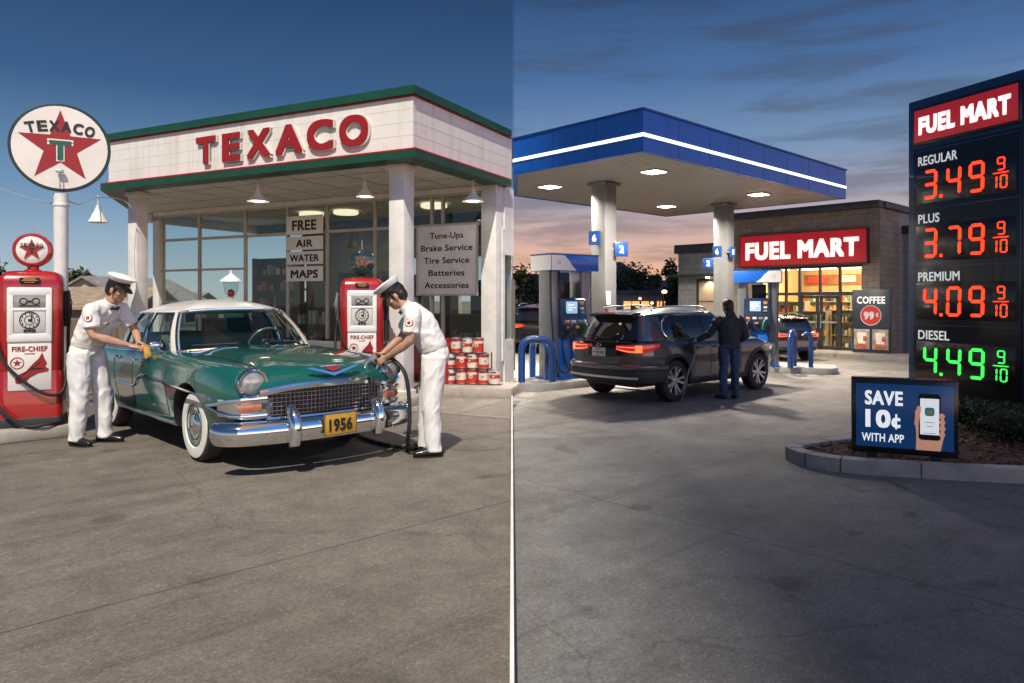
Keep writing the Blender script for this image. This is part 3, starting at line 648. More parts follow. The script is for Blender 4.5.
# concrete pump island (old station), its near end under the pump
t=thing('pump_island','tan concrete kerb island under the red pump at the left edge','pump island',(-5.72,8.25,0),R(133))
b=MB(); b.box((1.55,0,.075),(3.7,1.28,.15),.03); b.build('slab',M['kerb_tan'],t)
old_pump('red old fuel pump with white star globe and fire helmet poster, at the left edge','',0) if False else None
old_pump('red old fuel pump with white star globe and helmet poster at the far left',(-5.60,8.42,.15),R(26))
old_pump('red old fuel pump with a dark globe standing behind the green car hood',(X(362,11.0),11.0,.15),R(12),True,True)
t=thing('pump_island','tan concrete island under the red pump behind the car','pump island',(X(362,11.0)-.2,11.2,0),R(-26))
b=MB(); b.box((0,0,.075),(2.2,.9,.15),.03); b.build('slab',M['kerb_tan'],t)

# ------------------------------------------------------------------ oil can rack on its concrete step
dS=12.15
t=thing('concrete_step','low concrete step beneath the stacked oil cans by the shop corner','step',(X(474,dS)+.02,dS+.05,0),SRZ*.35)
b=MB(); b.box((-.12,.05,.08),(1.62,.95,.16),.02); b.build('slab',M['kerb_tan'],t)
rk=thing('can_rack','thin dark shelf boards carrying three stepped rows of oil cans by the pier','rack',(X(474,dS),dS+.18,.16),SRZ*.35)
b=MB()
for z,x0,x1 in ((.006,-.53,.49),(.272,-.53,.30),(.538,-.44,.20)): b.box(((x0+x1)/2,-.02,z),(x1-x0,.19,.010))
for x in (-.50,.28): b.box((x,.085,.27),(.02,.02,.54))
b.build('rack_frame',mat('rack_oxblood',(.085,.012,.010),.5,var=.2),rk)
CANM=[M['steel'],mat('can_red',(.46,.035,.02),.35,var=.1),mat('can_cream',(.62,.57,.47),.4,var=.06),mat('can_dark',(.07,.05,.05),.4),mat('can_green',(.03,.12,.07),.4)]
def can_mesh(des):
    b=MB(); T=lambda z:z
    segs={0:[(.01,.07,1),(.07,.19,2),(.19,.24,1)],1:[(.01,.10,2),(.10,.16,1),(.16,.24,2)],2:[(.01,.16,1),(.16,.20,2),(.20,.24,1)],3:[(.01,.06,1),(.06,.13,2),(.13,.18,3),(.18,.24,2)]}[des]
    r=.090
    b.lathe([(r*.95,0),(r+.003,.003),(r+.003,.012),(r,.014)],20,mi=0)
    for z0,z1,m in segs: b.lathe([(r,z0),(r,z1)],20,mi=m,cap=False)
    b.lathe([(r,.238),(r+.003,.24),(r+.003,.25),(r*.9,.252),(r*.88,.244),(.002,.244)],20,mi=0)
    TT=Matrix.Translation((0,-r+.004,.13))@XZ
    b.prism(circ(.035,20),0,.008,TT,mi=2 if des in(0,2) else 1); b.prism(star(.026),.008,.011,TT,mi=1 if des in (0,2) else 2)
    if des!=2: b.box((0,-r-.002,.205),(.09,.004,.018),mi=3)
    return b.mesh('oil_can',CANM)
cans=[can_mesh(k) for k in range(4)]
dname=['red oil can with a cream middle','cream oil can with a red belt','red oil can with a narrow cream stripe','cream oil can with dark and red belts']
rown=['bottom','middle','top']; pos=['first','second','third','fourth','fifth']
des=[[3,0,2,0,1],[3,2,1,0],[0,1,2]]
for r,row in enumerate(des):
    for k,q in enumerate(row):
        o=bpy.data.objects.new('oil_can',cans[q]); COL.objects.link(o)
        c,s=math.cos(SRZ*.35),math.sin(SRZ*.35); lx=-.42+.196*k+(.10 if r==2 else 0)+random.uniform(-.006,.006); ly=-.03
        o.location=(rk.location.x+c*lx-s*ly, rk.location.y+s*lx+c*ly, .16+.0115+.266*r); o.rotation_euler=(0,0,SRZ*.35+random.uniform(-.5,.5))
        tag(o,f'{dname[q]}, {pos[k]} from left, {rown[r]} row of the stack','can','oil cans stacked by the shop corner')
t=thing('oil_crate','dark red stack of crates standing left of the oil can rack','crate',(X(446,12.4),12.45,.16),SRZ)
b=MB()
for k in range(2):
    b.box((0,0,.19+k*.40),(.24,.3,.38),.01)
b.build('crate_box',M['red'],t)
b=MB()
for k in range(2): b.box((0,-.152,.19+k*.40),(.18,.008,.02)); b.box((0,-.152,.30+k*.40),(.18,.008,.02))
b.build('crate_slat',mat('crate_dark',(.16,.012,.01),.6),t)

# ------------------------------------------------------------------ vegetation
M['leaf_d']=mat('leaf_dark_olive',(.038,.05,.018),.7,var=.35,vs=6,spec=.2)
M['leaf_l']=mat('leaf_olive',(.075,.09,.03),.7,var=.35,vs=6,spec=.2)
M['leaf_k']=mat('leaf_dusk_green',(.030,.042,.022),.75,var=.3,vs=6,spec=.15)
M['bark']=mat('bark',(.07,.05,.035),.9,var=.3,vs=8,bump=.6,bs=20)
def tree(label,loc,h,wd,seed,mats,n=1600,leaf=.16,trunk=.28,group=None,name='tree',clumps=16):
    rnd=random.Random(seed); t=thing(name,label,'tree',loc,0,group)
    b=MB(); b.tube(smooth_path([(0,0,0),(rnd.uniform(-.1,.1)*wd*.3,0,h*.25),(rnd.uniform(-.1,.1)*wd,0,h*.6)],4),[h*.03*(1-.07*i) for i in range(9)],7)
    cs=[]
    for k in range(clumps):
        a=rnd.uniform(0,2*math.pi); e=rnd.uniform(0,1)**.6; z=h*(trunk+(1-trunk)*rnd.uniform(.08,.92)); q=(z/h-trunk)/(1-trunk)
        rad=wd*.5*math.sin(math.pi*min(1,.22+.75*q))*e*.8
        c=Vector((rad*math.cos(a),rad*math.sin(a),z)); cs.append((c,wd*rnd.uniform(.12,.22)))
        if k%2==0: b.tube([(0,0,h*(trunk*.8+.25*q)),(c.x*.5,c.y*.5,(c.z+h*trunk)/2*1.02),tuple(c)],[h*.012,h*.008,h*.004],5)
    b.build('trunk',M['bark'],t)
    for mi,m in enumerate(mats):
        c=MB()
        for k in range(n//len(mats)):
            cc,rr=cs[rnd.randrange(len(cs))]
            v=Vector((rnd.gauss(0,1),rnd.gauss(0,1),rnd.gauss(0,.8))); v=v.normalized()*rr*rnd.uniform(.25,1.15)**.8
            p=cc+v; u=Vector((rnd.gauss(0,1),rnd.gauss(0,1),rnd.gauss(0,.6))).normalized(); w_=u.orthogonal().normalized(); w_.rotate(Matrix.Rotation(rnd.uniform(0,6.28),3,u)); s=leaf*rnd.uniform(.6,1.4)
            c.add([p-u*s,p+w_*s*.5,p+u*s,p-w_*s*.5],[[0,1,2,3]])
        me=c.build('crown',m,t)
    return t
# ------------------------------------------------------------------ houses and fence behind the old station
def house(label,loc,rz,wd,dp,h,rh,wall,roof,seed=0,name='house'):
    t=thing(name,label,'house',loc,rz,'low houses behind the old station'); o=.25
    b=MB(); b.box((0,0,h/2),(wd,dp,h)); b.add([(-wd/2,-dp/2,h),(-wd/2,dp/2,h),(-wd/2,0,h+rh),(wd/2,-dp/2,h),(wd/2,dp/2,h),(wd/2,0,h+rh)],[[0,1,2],[3,4,5],[0,2,5,3],[1,2,5,4]]); b.build('wall',wall,t)
    b=MB()
    for s in (-1,1):
        y=s*(dp/2+o); z=h-o*rh/(dp/2)
        b.add([(-wd/2-o,y,z),(wd/2+o,y,z),(wd/2+o,0,h+rh),(-wd/2-o,0,h+rh),(-wd/2-o,y,z+.12),(wd/2+o,y,z+.12),(wd/2+o,0,h+rh+.12),(-wd/2-o,0,h+rh+.12)],[[0,1,2,3],[4,5,6,7],[0,1,5,4],[0,3,7,4],[1,2,6,5]])
    b.build('roof',roof,t)
    rnd=random.Random(seed); n=max(2,int(wd/2.6))
    for k in range(n):
        x=-wd/2+wd*(k+.5)/n
        b=MB(); b.box((x,-dp/2-.02,h*.52),(1.0,.06,1.1)); wf=b.build('window',M['white_dirty'],t)
        b=MB(); b.box((x,-dp/2-.05,h*.52),(.84,.03,.94)); b.build('pane',M['black_gloss'],wf)
    return t
tan=mat('tan_stucco',(.30,.23,.16),.85,var=.1); tan2=mat('brown_boards',(.19,.14,.10),.85,var=.15); rf=mat('tan_shingles',(.28,.21,.15),.9,var=.25,vs=3,bump=.4,bs=30); rf2=mat('grey_shingles',(.22,.20,.18),.9,var=.25,vs=3)
house('tan gabled house behind the white sign pole',(X(95,34),34,0),R(8),5.6,6,1.25,.85,tan2,rf)
house('pale gabled house half hidden behind the attendant wiping the car',(X(128,42),42,0),R(75),6,6,1.45,1.35,mat('pale_boards',(.42,.37,.30),.85),rf2,2)
house('low tan house at the far left edge behind the pump',(X(2,38),38,0),R(-5),6,6,1.6,.8,tan,rf2,3)
house('low brown house seen between the canopy column and the shop',(X(158,48),48,0),R(5),6,6,1.3,.7,tan2,rf,4)
tree('round olive tree beyond the houses, right of the white sign pole',(X(80,46),46,0),3.45,3.3,3,[M['leaf_d'],M['leaf_l']],1800,.17,.2,clumps=20)
tree('small olive tree beyond the far left house',(X(-10,50),50,0),4.2,4,5,[M['leaf_d'],M['leaf_l']],1200,.2,.25)
t=thing('street_lamp','thin pale street lamp rising behind the houses on the left','street lamp',(X(98,40),40,0))
b=MB(); b.tube([(0,0,0),(0,0,2.0)],.05,8); b.build('pole',M['steel'],t)
b=MB(); b.box((0.05,0,2.03),(.55,.2,.1),.03); b.build('lamp_head',M['white'],t)
t=thing('board_fence','weathered brown board fence behind the red pump at left','fence',(X(40,24),24,0),R(-4))
b=MB()
for k in range(46): b.box((-4.6+k*.2,random.uniform(-.006,.006),.62+random.uniform(-.02,.02)-.2),(.185,.025,1.0))
b.build('board',mat('fence_wood',(.15,.11,.075),.85,var=.3,vs=2,stretch=(6,6,.6)),t)
for k in range(5):
    b=MB(); b.box((-4.5+k*2.25,.07,.6),(.1,.1,1.2)); b.build('post',M['bark'],t)

# ------------------------------------------------------------------ vehicles: shared shape tools
def cat(P, sub):
    P=[Vector(p) for p in P]; o=[]
    for i in range(len(P)-1):
        a,b,c,d=P[max(i-1,0)],P[i],P[i+1],P[min(i+2,len(P)-1)]
        for k in range(sub):
            t=k/sub; o.append(.5*((2*b)+(c-a)*t+(2*a-5*b+4*c-d)*t*t+(3*b-a-3*c+d)*t**3))
    o.append(P[-1]); return o
class Body:
    def __init__(s, xs, tab, bend_f, bend_r, sub=4):
        s.xs, s.t, s.bf, s.br, s.sub = xs, tab, bend_f, bend_r, sub
    def g(s,k,x): return pch(x,s.xs,s.t[k])
    def half(s,x):
        g=s.g; W=g('W',x); yc=g('yc',x); zf=g('zf',x); zc=g('zc',x); zt=g('zt',x); zw=g('zw',x); zr=g('zr',x)
        pts=[(0,zc),(yc*.42,zc-.008),(yc*.74,zt),(yc,zf),(yc+(W-yc)*.72,zf-.05),(W,zw),(W-.004,zw-.14),(W-.02,(zw+zr)/2-.03),(W-.055,zr+.03),(W-.12,zr),(W*.5,zr-.02),(0,zr-.02)]
        return [(p.x,p.y) for p in cat([(a,b,0) for a,b in pts], s.sub)]
    def bx(s,x,y):
        x0,x1=min(s.xs),max(s.xs)
        if x>x1-s.bf[1]: x-=s.bf[0]*((x-(x1-s.bf[1]))/s.bf[1])*(abs(y)/.85)**2.2
        if x<x0+s.br[1]: x+=s.br[0]*(((x0+s.br[1])-x)/s.br[1])*(abs(y)/.85)**2.2
        return x
    def side(s,x,z):
        h=s.half(x); best=None
        k0=next(i for i,p in enumerate(h) if p[0]>=max(q[0] for q in h)-.08)
        for a,b in zip(h[2*s.sub:],h[2*s.sub+1:]):
            if (a[1]-z)*(b[1]-z)<=0 and a[1]!=b[1]:
                t=(z-a[1])/(b[1]-a[1]); y=a[0]+(b[0]-a[0])*t
                if best is None or y>best: best=y
        return best if best is not None else max(p[0] for p in h)
    def pt(s,x,z,sg=1,off=0):
        y=s.side(x,z)+off; return Vector((s.bx(x,y),sg*y,z))
    def top(s,x,y):
        h=s.half(x)
        for a,b in zip(h,h[1:]):
            if a[0]<=abs(y)<=b[0] : t=(abs(y)-a[0])/max(1e-6,b[0]-a[0]); return Vector((s.bx(x,y),y,a[1]+(b[1]-a[1])*t))
        return Vector((x,y,h[0][1]))
    def shell(s, n=72):
        x0,x1=min(s.xs),max(s.xs); rings=[]
        for i in range(n+1):
            u=i/n; u=.5-.5*math.cos(math.pi*u) if True else u
            x=x0+(x1-x0)*(.5*u+.5*i/n); h=s.half(x)
            ring=[(s.bx(x,y),y,z) for y,z in h]+[(s.bx(x,-y),-y,z) for y,z in h[-2:0:-1]]
            rings.append(ring)
        mb=MB(); mb.loft(rings,cap=False)
        m=len(rings[0]); H=m//2
        for r in (0,n):   # close the ends with strips across
            o=r*m
            for j in range(H):
                a,b=j,j+1; c,d=(m-j)%m,(m-j-1)%m
                f=[o+a,o+b,o+d,o+c]; f2=[]
                for q in f:
                    if q not in f2: f2.append(q)
                if len(f2)>2: mb.f.append(f2); mb.m.append(0)
        return mb
    def strip(s, mb, pts, sg, wd, off=.004, th=.012, mi=0, n=6):
        """moulding along (x,z) points on the flank"""
        P=cat([(a,0,b) for a,b in pts],n); rings=[]
        for i,p in enumerate(P):
            t=(P[min(i+1,len(P)-1)]-P[max(i-1,0)]).normalized(); nx=-t.z*wd/2; nz=t.x*wd/2
            a=s.pt(p.x+nx,p.z+nz,sg,-.004); b=s.pt(p.x-nx,p.z-nz,sg,-.004); c=s.pt(p.x,p.z,sg,off+th)
            a2=s.pt(p.x+nx*.7,p.z+nz*.7,sg,off+th*.6); b2=s.pt(p.x-nx*.7,p.z-nz*.7,sg,off+th*.6)
            rings.append([a,a2,c,b2,b])
        mb.loft(rings,mi=mi)
class Green:
    def __init__(s, keys, bulge=.02, shell=0):
        s.k=keys; s.n=len(keys)-1; s.b=bulge
    def _k(s,a,j):
        sg=1
        if a<0: a=-a; sg=-sg
        if a>s.n: a=2*s.n-a; sg=-sg
        i=min(int(a),s.n-1); t=a-i
        def gp(q):
            m=1
            if q<0: q=-q; m=-1
            if q>s.n: q=2*s.n-q; m=-1
            p=s.k[q][j]; return Vector((p[0],p[1]*m,p[2]))
        A,B,C,D=gp(i-1),gp(i),gp(i+1),gp(i+2)
        v=.5*((2*B)+(C-A)*t+(2*A-5*B+4*C-D)*t*t+(3*B-A-3*C+D)*t**3)
        v.y*=sg; return v
    def __call__(s,a,t,off=0):
        p,q=s._k(a,0),s._k(a,1); e=.02
        tan=(s._k(a+e,0)-s._k(a-e,0)); nrm=Vector((tan.y,-tan.x,0))
        c=Vector((-1.6,0,0)) if False else Vector(((p.x+q.x)/2*0+s.cx,0,0))
        if nrm.length>1e-6: nrm.normalize()
        if nrm.dot(Vector((p.x-s.cx,p.y,0)))<0: nrm=-nrm
        o=s.b*4*t*(1-t)+off if t<=1 else off
        return p+(q-p)*t+nrm*o
    def patch(s,a0,a1,t0,t1,off=0,nu=16,nv=6,mb=None,mi=0,side=1,th=0):
        mb=mb or MB(); us=[a0+(a1-a0)*i/nu for i in range(nu+1)]; vs=[t0+(t1-t0)*i/nv for i in range(nv+1)]
        S=Matrix.Diagonal((1,side,1,1))
        if th:
            A=[s(u,v,off) for u in us for v in vs]; B=[s(u,v,off-th) for u in us for v in vs]; m=nv+1; K=len(A); fs=[]
            for i in range(nu):
                for j in range(nv):
                    q=[i*m+j,i*m+j+1,(i+1)*m+j+1,(i+1)*m+j]; fs+=[q,[K+x for x in q]]
            for i in range(nu): 
                for j in (0,nv): fs.append([i*m+j,(i+1)*m+j,K+(i+1)*m+j,K+i*m+j])
            for j in range(nv):
                for i in (0,nu): fs.append([i*m+j,i*m+j+1,K+i*m+j+1,K+i*m+j])
            mb.add(A+B,fs,mi,S)
        else: mb.grid(lambda u,v:s(u,v,off),us,vs,mi,S)
        return mb
    def outline(s,a0,a1,t0,t1,r,off,mb,side=1,n=10,sides='btlr'):
        S=Matrix.Diagonal((1,side,1,1)); seq=[]
        seg={'b':[(a0+(a1-a0)*i/n,t0) for i in range(n+1)],'r':[(a1,t0+(t1-t0)*i/n) for i in range(n+1)],'t':[(a1+(a0-a1)*i/n,t1) for i in range(n+1)],'l':[(a0,t1+(t0-t1)*i/n) for i in range(n+1)]}
        for k in sides: mb.tube([s(a,t,off) for a,t in seg[k]],r,6,M=S)
    def roof(s,t0,drop,crown,off,mb,mi=0,cross=.35):
        n=96; A=[2*s.n*i/n for i in range(n)]; rings=[[s(a,t0,off) for a in A],[s(a,(t0+1)/2,off) for a in A],[s(a,1,off*.6) for a in A]]
        base=[s(a,1,0) for a in A]; cx=sum(p.x for p in base)/n
        for q in (.96,.88,.75,.58,.4,.2,.06):
            rings.append([Vector((cx+(p.x-cx)*q,p.y*q,p.z*q+(sum(r.z for r in base)/n)*(1-q)+crown*(1-q**2.4))) for p in base])
        mb.loft(rings,cap=False,mi=mi); mb.f.append([len(mb.v)-n+i for i in range(n)]); mb.m.append(mi)
        return mb
def arch_cut(b,x,r,z,y0,y1,name):
    mb=MB(); mb.lathe([(r,0),(r,y1-y0)],40,Matrix.Translation((x,y0,z))@Matrix.Rotation(R(-90),4,'X'),mi=1)
    return mb.build('wheel_cut',[b,M['black']])
def wheel_set(parent, x, y, r, wd, sg, tyre, style, rimm, spin=0):
    """axis along y; sg=+1/-1 is the outward side"""
    T=Matrix.Translation((x,y,r))@Matrix.Rotation(R(-90)*sg,4,'X')      # +z of the lathe looks outward
    h=wd/2; ri=r*.60 if style!='alloy' else r*.69
    b=MB(); b.lathe([(ri-.03,h*.85),(ri-.03,-h*.85),(ri,-h),(r*.86,-h*1.02),(r*.965,-h*.86),(r,-h*.6),(r,h*.6),(r*.965,h*.86),(r*.86,h*1.02),(ri,h),(ri-.03,h*.85)],48,T,cap=False)
    for k in range(3): b.torus(r*.998,.004,48,5,T@Matrix.Translation((0,0,-h*.35+k*h*.35)))
    w=b.build('wheel',tyre,parent)
    if style=='white':
        b=MB(); b.lathe([(ri-.004,h*.96),(ri+.01,h+.010),(r*.76,h*1.02+.010),(r*.885,h*.98+.008),(r*.895,h*.97)],48,T,cap=False); b.build('whitewall',mat('whitewall',(.72,.69,.63),.55,var=.05),w)
        b=MB(); b.lathe([(ri+.002,h*.95),(ri-.01,h*.98),(ri-.03,h*.80),(ri-.06,h*.72),(.10,h*.66),(.0,h*.66)],40,T); b.build('rim',rimm,w)
        b=MB(); b.lathe([(ri-.022,h*.86),(ri-.035,h*.98),(ri-.055,h*.99),(ri-.07,h*.88)],40,T,cap=False); b.lathe([(.135,h*.70),(.132,h*.92),(.115,h*1.05),(.10,h*1.02),(.085,h*1.12),(.05,h*1.25),(.0,h*1.28)],36,T); b.build('hubcap',M['chrome'],w)
    else:
        b=MB(); b.lathe([(ri-.015,-h*.6),(ri-.012,h*.55),(ri+.004,h*.97),(ri-.006,h*.99),(ri-.02,h*.80),(ri-.022,-h*.5)],48,T,cap=False)
        b.lathe([(.06,h*.45),(.06,h*.72),(.045,h*.78),(0,h*.78)],20,T)
        for k in range(10):
            a=2*math.pi*(k//2)/5+spin+(-.16 if k%2 else .16); a2=2*math.pi*(k//2)/5+spin+(-.24 if k%2 else .24)
            rings=[]
            for q,ww,zz in ((.04,.024,h*.74),(.12,.019,h*.76),(ri*.7,.019,h*.84),(ri-.012,.024,h*.93)):
                aa=a*0+(a+(a2-a)*(q/ri)); c=Vector((q*math.cos(aa),q*math.sin(aa),zz)); tt=Vector((-math.sin(aa),math.cos(aa),0))*ww
                rings.append([c-tt,c+tt,c+tt+Vector((0,0,-.03)),c-tt+Vector((0,0,-.03))])
            b.loft(rings,M=T)
        b.build('rim',rimm,w)
        b=MB(); b.lathe([(ri-.02,h*.1),(0,h*.1)],36,T); b.lathe([(.155,h*.12),(.155,h*.25),(0,h*.25)],30,T); b.build('brake_disc',mat('brake_dark',(.05,.05,.052),.5,.6),w)
    return w
def sweep(mb, path, prof, mi=0, M_=None):
    """profile (outward, z) swept along a plan path; outward is to the right of travel"""
    P=[Vector((p[0],p[1],0)) for p in path]; rings=[]
    for i,p in enumerate(P):
        t=(P[min(i+1,len(P)-1)]-P[max(i-1,0)]).normalized(); n=Vector((t.y,-t.x,0)); z=path[i][2] if len(path[i])>2 else 0; k=path[i][3] if len(path[i])>3 else 1
        rings.append([p+n*a*k+Vector((0,0,z+b)) for a,b in prof])
    mb.loft(rings,mi=mi,M=M_)

# ------------------------------------------------------------------ the green sedan
def old_sedan(loc,yaw,sc=1.0):
    t=thing('classic_sedan','teal green sedan with white roof, chrome grille and whitewall tires at the old station','car',loc,yaw); t.scale=(sc,)*3
    TEAL=mat('teal_enamel',(.006,.090,.070),.16,.0,var=.05,vs=1.2,coat=1,spec=.5)
    xs=[.84,.78,.60,.25,-.35,-.75,-1.2,-1.9,-2.6,-3.1,-3.5,-3.85,-3.97]
    tab=dict(zc=[.825,.885,.955,1.01,1.045,1.052,1.0,1.0,1.0,1.0,.98,.91,.85], zt=[.822,.875,.935,.975,1.0,1.005,1.0,1.0,1.0,.985,.96,.89,.83],
      zf=[.845,.915,.945,.967,.985,.994,1.0,1.0,.985,.99,.985,.94,.86], yc=[.60,.69,.735,.77,.79,.80,.805,.81,.805,.79,.76,.70,.64],
      W=[.76,.85,.895,.915,.925,.93,.935,.935,.935,.93,.91,.85,.76], zw=[.70,.71,.72,.73,.74,.75,.76,.76,.75,.75,.74,.72,.70], zr=[.46,.42,.36,.32,.29,.28,.28,.28,.28,.30,.33,.40,.45])
    B=Body(xs,tab,(.15,.9),(.16,.8))
    body=B.shell().build('body',[TEAL,M['black']],t)
    cs=[]
    for x,r,z in ((-.20,.41,.345),(-2.92,.385,.335)):
        for y0,y1 in ((.56,1.2),(-1.2,-.56)): cs.append(arch_cut(TEAL,x,r,z,y0,y1,''))
    tb=MB(); tb.loft([[(-2.90,-.69,z),(-1.0,-.69,z),(-1.0,.69,z),(-2.90,.69,z)] for z in (.47,1.30)]); c=tb.build('tub_cut',[TEAL,mat('cabin_lining',(.03,.055,.05),.8,var=.2)]); 
    cs.append(c)
    boolean_cut(body,cs)
    # cabin
    K=[((-.72,0,1.035),(-1.20,0,1.455)),((-.745,.35,1.03),(-1.215,.30,1.45)),((-.85,.61,1.015),(-1.27,.49,1.435)),((-1.03,.755,1.0),(-1.40,.585,1.415)),((-1.78,.80,.995),(-1.88,.635,1.41)),((-2.50,.795,.99),(-2.40,.62,1.40)),((-2.86,.74,.985),(-2.66,.565,1.39)),((-3.10,.56,.985),(-2.82,.42,1.39)),((-3.20,.28,.985),(-2.90,.22,1.39)),((-3.22,0,.985),(-2.92,0,1.39))]
    G=Green(K,.03); G.cx=-1.95
    rb=MB(); G.roof(.955,0,.125,.014,rb); rb_o=rb.build('roof',mat('roof_white',(.77,.73,.67),.25,var=.03,vs=1,coat=.6),t,50)
    md=rb_o.modifiers.new('s','SOLIDIFY'); md.thickness=.03; md.offset=-1; me=evaluated(rb_o); rb_o.modifiers.clear(); rb_o.data=me
    b=MB(); 
    for sd in (1,-1):
        G.patch(2.78,3.08,-.02,.97,.006,4,8,b,0,sd,.03); G.patch(4.02,4.16,-.02,.97,.004,3,8,b,1,sd,.03); G.patch(5.0,6.55,-.02,.97,.004,10,8,b,1,sd,.03)
    G.patch(3.0,5.2,-.03,.06,.004,18,3,b,1,1,.02); G.patch(3.0,5.2,-.03,.06,.004,18,3,b,1,-1,.02)
    b.build('pillar',[mat('pillar_cream',(.66,.62,.55),.3,coat=.4,var=.04),TEAL],t)
    CG=glass('car_glass',(.80,.86,.84),.86)
    G.patch(-2.78,2.78,.0,.965,-.004,28,8).build('windshield',CG,t)
    G.patch(6.55,11.45,.0,.965,-.004,24,6).build('rear_window',CG,t)
    for sd in (1,-1):
        for a0,a1 in ((3.08,4.02),(4.16,5.0)): G.patch(a0,a1,.05,.965,-.006,8,6,None,0,sd).build('side_window',CG,t)
    b=MB()
    G.outline(-2.8,2.8,.0,.958,.013,.008,b,1,28); G.outline(6.55,11.45,.02,.958,.010,.006,b,1,24)
    for sd in (1,-1):
        for a0,a1 in ((3.08,4.02),(4.16,5.0)): G.outline(a0,a1,.055,.955,.008,.006,b,sd,10)
        b.tube([G(3.42,.06,.004),G(3.50,.5,.004),G(3.56,.955,.004)],.008,6,M=Matrix.Diagonal((1,sd,1,1)))
    b.build('window_trim',M['chrome'],t)
    # interior
    CL=mat('seat_green_cloth',(.05,.12,.10),.7,var=.15); 
    for x,nm in ((-1.75,'front_seat'),(-2.62,'rear_seat')):
        b=MB(); b.box((x+.12,0,.66),(.55,1.24,.22),.07,seg=3); b.box((x-.20,0,.86),(.17,1.24,.55),.07,seg=3); b.build(nm,CL,t)
    b=MB(); b.loft([[(-.95,y,.72),(-1.04,y,.74),(-1.06,y,.90),(-1.0,y,1.0),(-.86,y,1.02),(-.80,y,.98)] for y in (-.66,0,.66)]); b.build('dashboard',TEAL,t)
    b=MB(); TS=Matrix.Translation((-1.27,.36,1.03))@Matrix.Rotation(R(-62),4,'Y'); b.torus(.20,.014,36,8,TS); b.tube([(-.185,0,0),(0,0,.0),(.185,0,0)],.012,6,M=TS); b.lathe([(.045,-.02),(.04,.03),(0,.035)],16,TS); b.tube([(0,0,0),(0,0,-.35)],.022,8,M=TS); b.build('steering_wheel',mat('wheel_ivory',(.10,.16,.14),.3),t)
    b=MB(); b.box((-1.30,0,1.36),(.02,.24,.06),.015); b.tube([(-1.30,0,1.39),(-1.24,0,1.44)],.008,6); b.build('rear_view_mirror',mat('mirror_teal',(.05,.20,.17),.3),t)
    # wipers
    b=MB()
    for q in ([G(-2.05,.12,.03),G(-.55,.10,.03)],[G(.45,.10,.03),G(1.9,.12,.03)]): b=MB(); b.tube(q,.006,6); b.build('wiper',M['chrome'],t)
    # front: grille, headlamps, parking lamps, bumper
    nx=lambda y:.84-.15*(abs(y)/.85)**2.2
    yy=[-.60+.1*i for i in range(13)]
    b=MB(); b.grid(lambda y,z:(nx(y)+.006,y,z),yy,[.505,.56,.62,.68,.735]); b.grid(lambda y,z:(nx(y)-.02,y,z),yy,[.505,.735]); b.build('grille_opening',M['black'],t)
    b=MB()
    for z in (.525,.56,.597,.634,.671,.708): b.tube([(nx(y)+.018,y,z) for y in yy],.0085,6)
    for k in range(31):
        y=-.585+.039*k; b.tube([(nx(y)+.012,y,.51),(nx(y)+.014,y,.62),(nx(y)+.012,y,.73)],.003,5)
    b.build('grille_bar',mat('grille_chrome',(.50,.51,.52),.18,1,var=.1,vs=9),t)
    b=MB(); 
    b.loft([[(nx(y)-.01,y,.735+dz),(nx(y)+.045,y,.745+dz),(nx(y)+.05,y,.775+dz),(nx(y)+.03,y,.81+dz),(nx(y)-.03,y,.83+dz)] for y,dz in [(q,-.06*(abs(q)/.68)**3) for q in [-.66+.06*i for i in range(23)]]])
    b.loft([[(nx(y)+.0,y,.48),(nx(y)+.035,y,.485),(nx(y)+.035,y,.505),(nx(y),y,.515)] for y in yy]); b.build('grille_surround',M['chrome'],t)
    rings=[]
    for q in [-.70+.07*i for i in range(21)]:
        dz=-.06*(min(abs(q),.66)/.68)**3; p0=B.top(.62,q); fx_=nx(q)
        rings.append([(p0.x,q,p0.z-.02),(p0.x,q,p0.z+.003),(fx_-.075,q,p0.z*.62+.81*.38+.026+dz*.5),(fx_-.012,q,p0.z*.40+.81*.60+.022+dz*.7),(fx_+.030,q,.845+dz),(fx_+.040,q,.80+dz),(fx_-.05,q,.76+dz)])
    b=MB(); b.loft(rings); b.build('hood_nose',TEAL,t,60)
    for sd in (1,-1):
        c=Vector((.70,sd*.70,.81)); Tn=Matrix.Translation(c)@Matrix.Rotation(R(90),4,'Y')@Matrix.Rotation(R(-6*sd),4,'X')
        b=MB(); b.lathe([(.06,-.40),(.105,-.26),(.125,-.14),(.134,-.02),(.136,.04),(.130,.055),(.115,.05)],40,Tn,cap=False); hb=b.build('headlight_pod',TEAL,t)
        b=MB(); b.lathe([(.130,.035),(.135,.065),(.124,.085),(.108,.074),(.104,.04)],40,Tn,cap=False); hl=b.build('headlight',M['chrome'],t)
        b=MB(); b.lathe([(.104,.02),(.08,-.03),(.04,-.05),(0,-.055)],32,Tn,cap=False); b.build('reflector',mat('reflector',(.62,.62,.60),.35,.55,var=0),hl)
        b=MB(); b.lathe([(.107,.055),(.085,.074),(.045,.086),(0,.089)],32,Tn,cap=False); b.build('lens',mat('headlamp_glass',(.36,.37,.36),.12,.25,var=.25,vs=22,coat=.6),hl)
        # parking lamp in its wraparound chrome frame
        P=[B.pt(.62,.64,sd,.012),B.pt(.72,.64,sd,.02)]
        xk=[(.30,.93),(.52,.915),(.66,.86),(.735,.76),(.765,.66),(.775,.575)]
        b=MB()
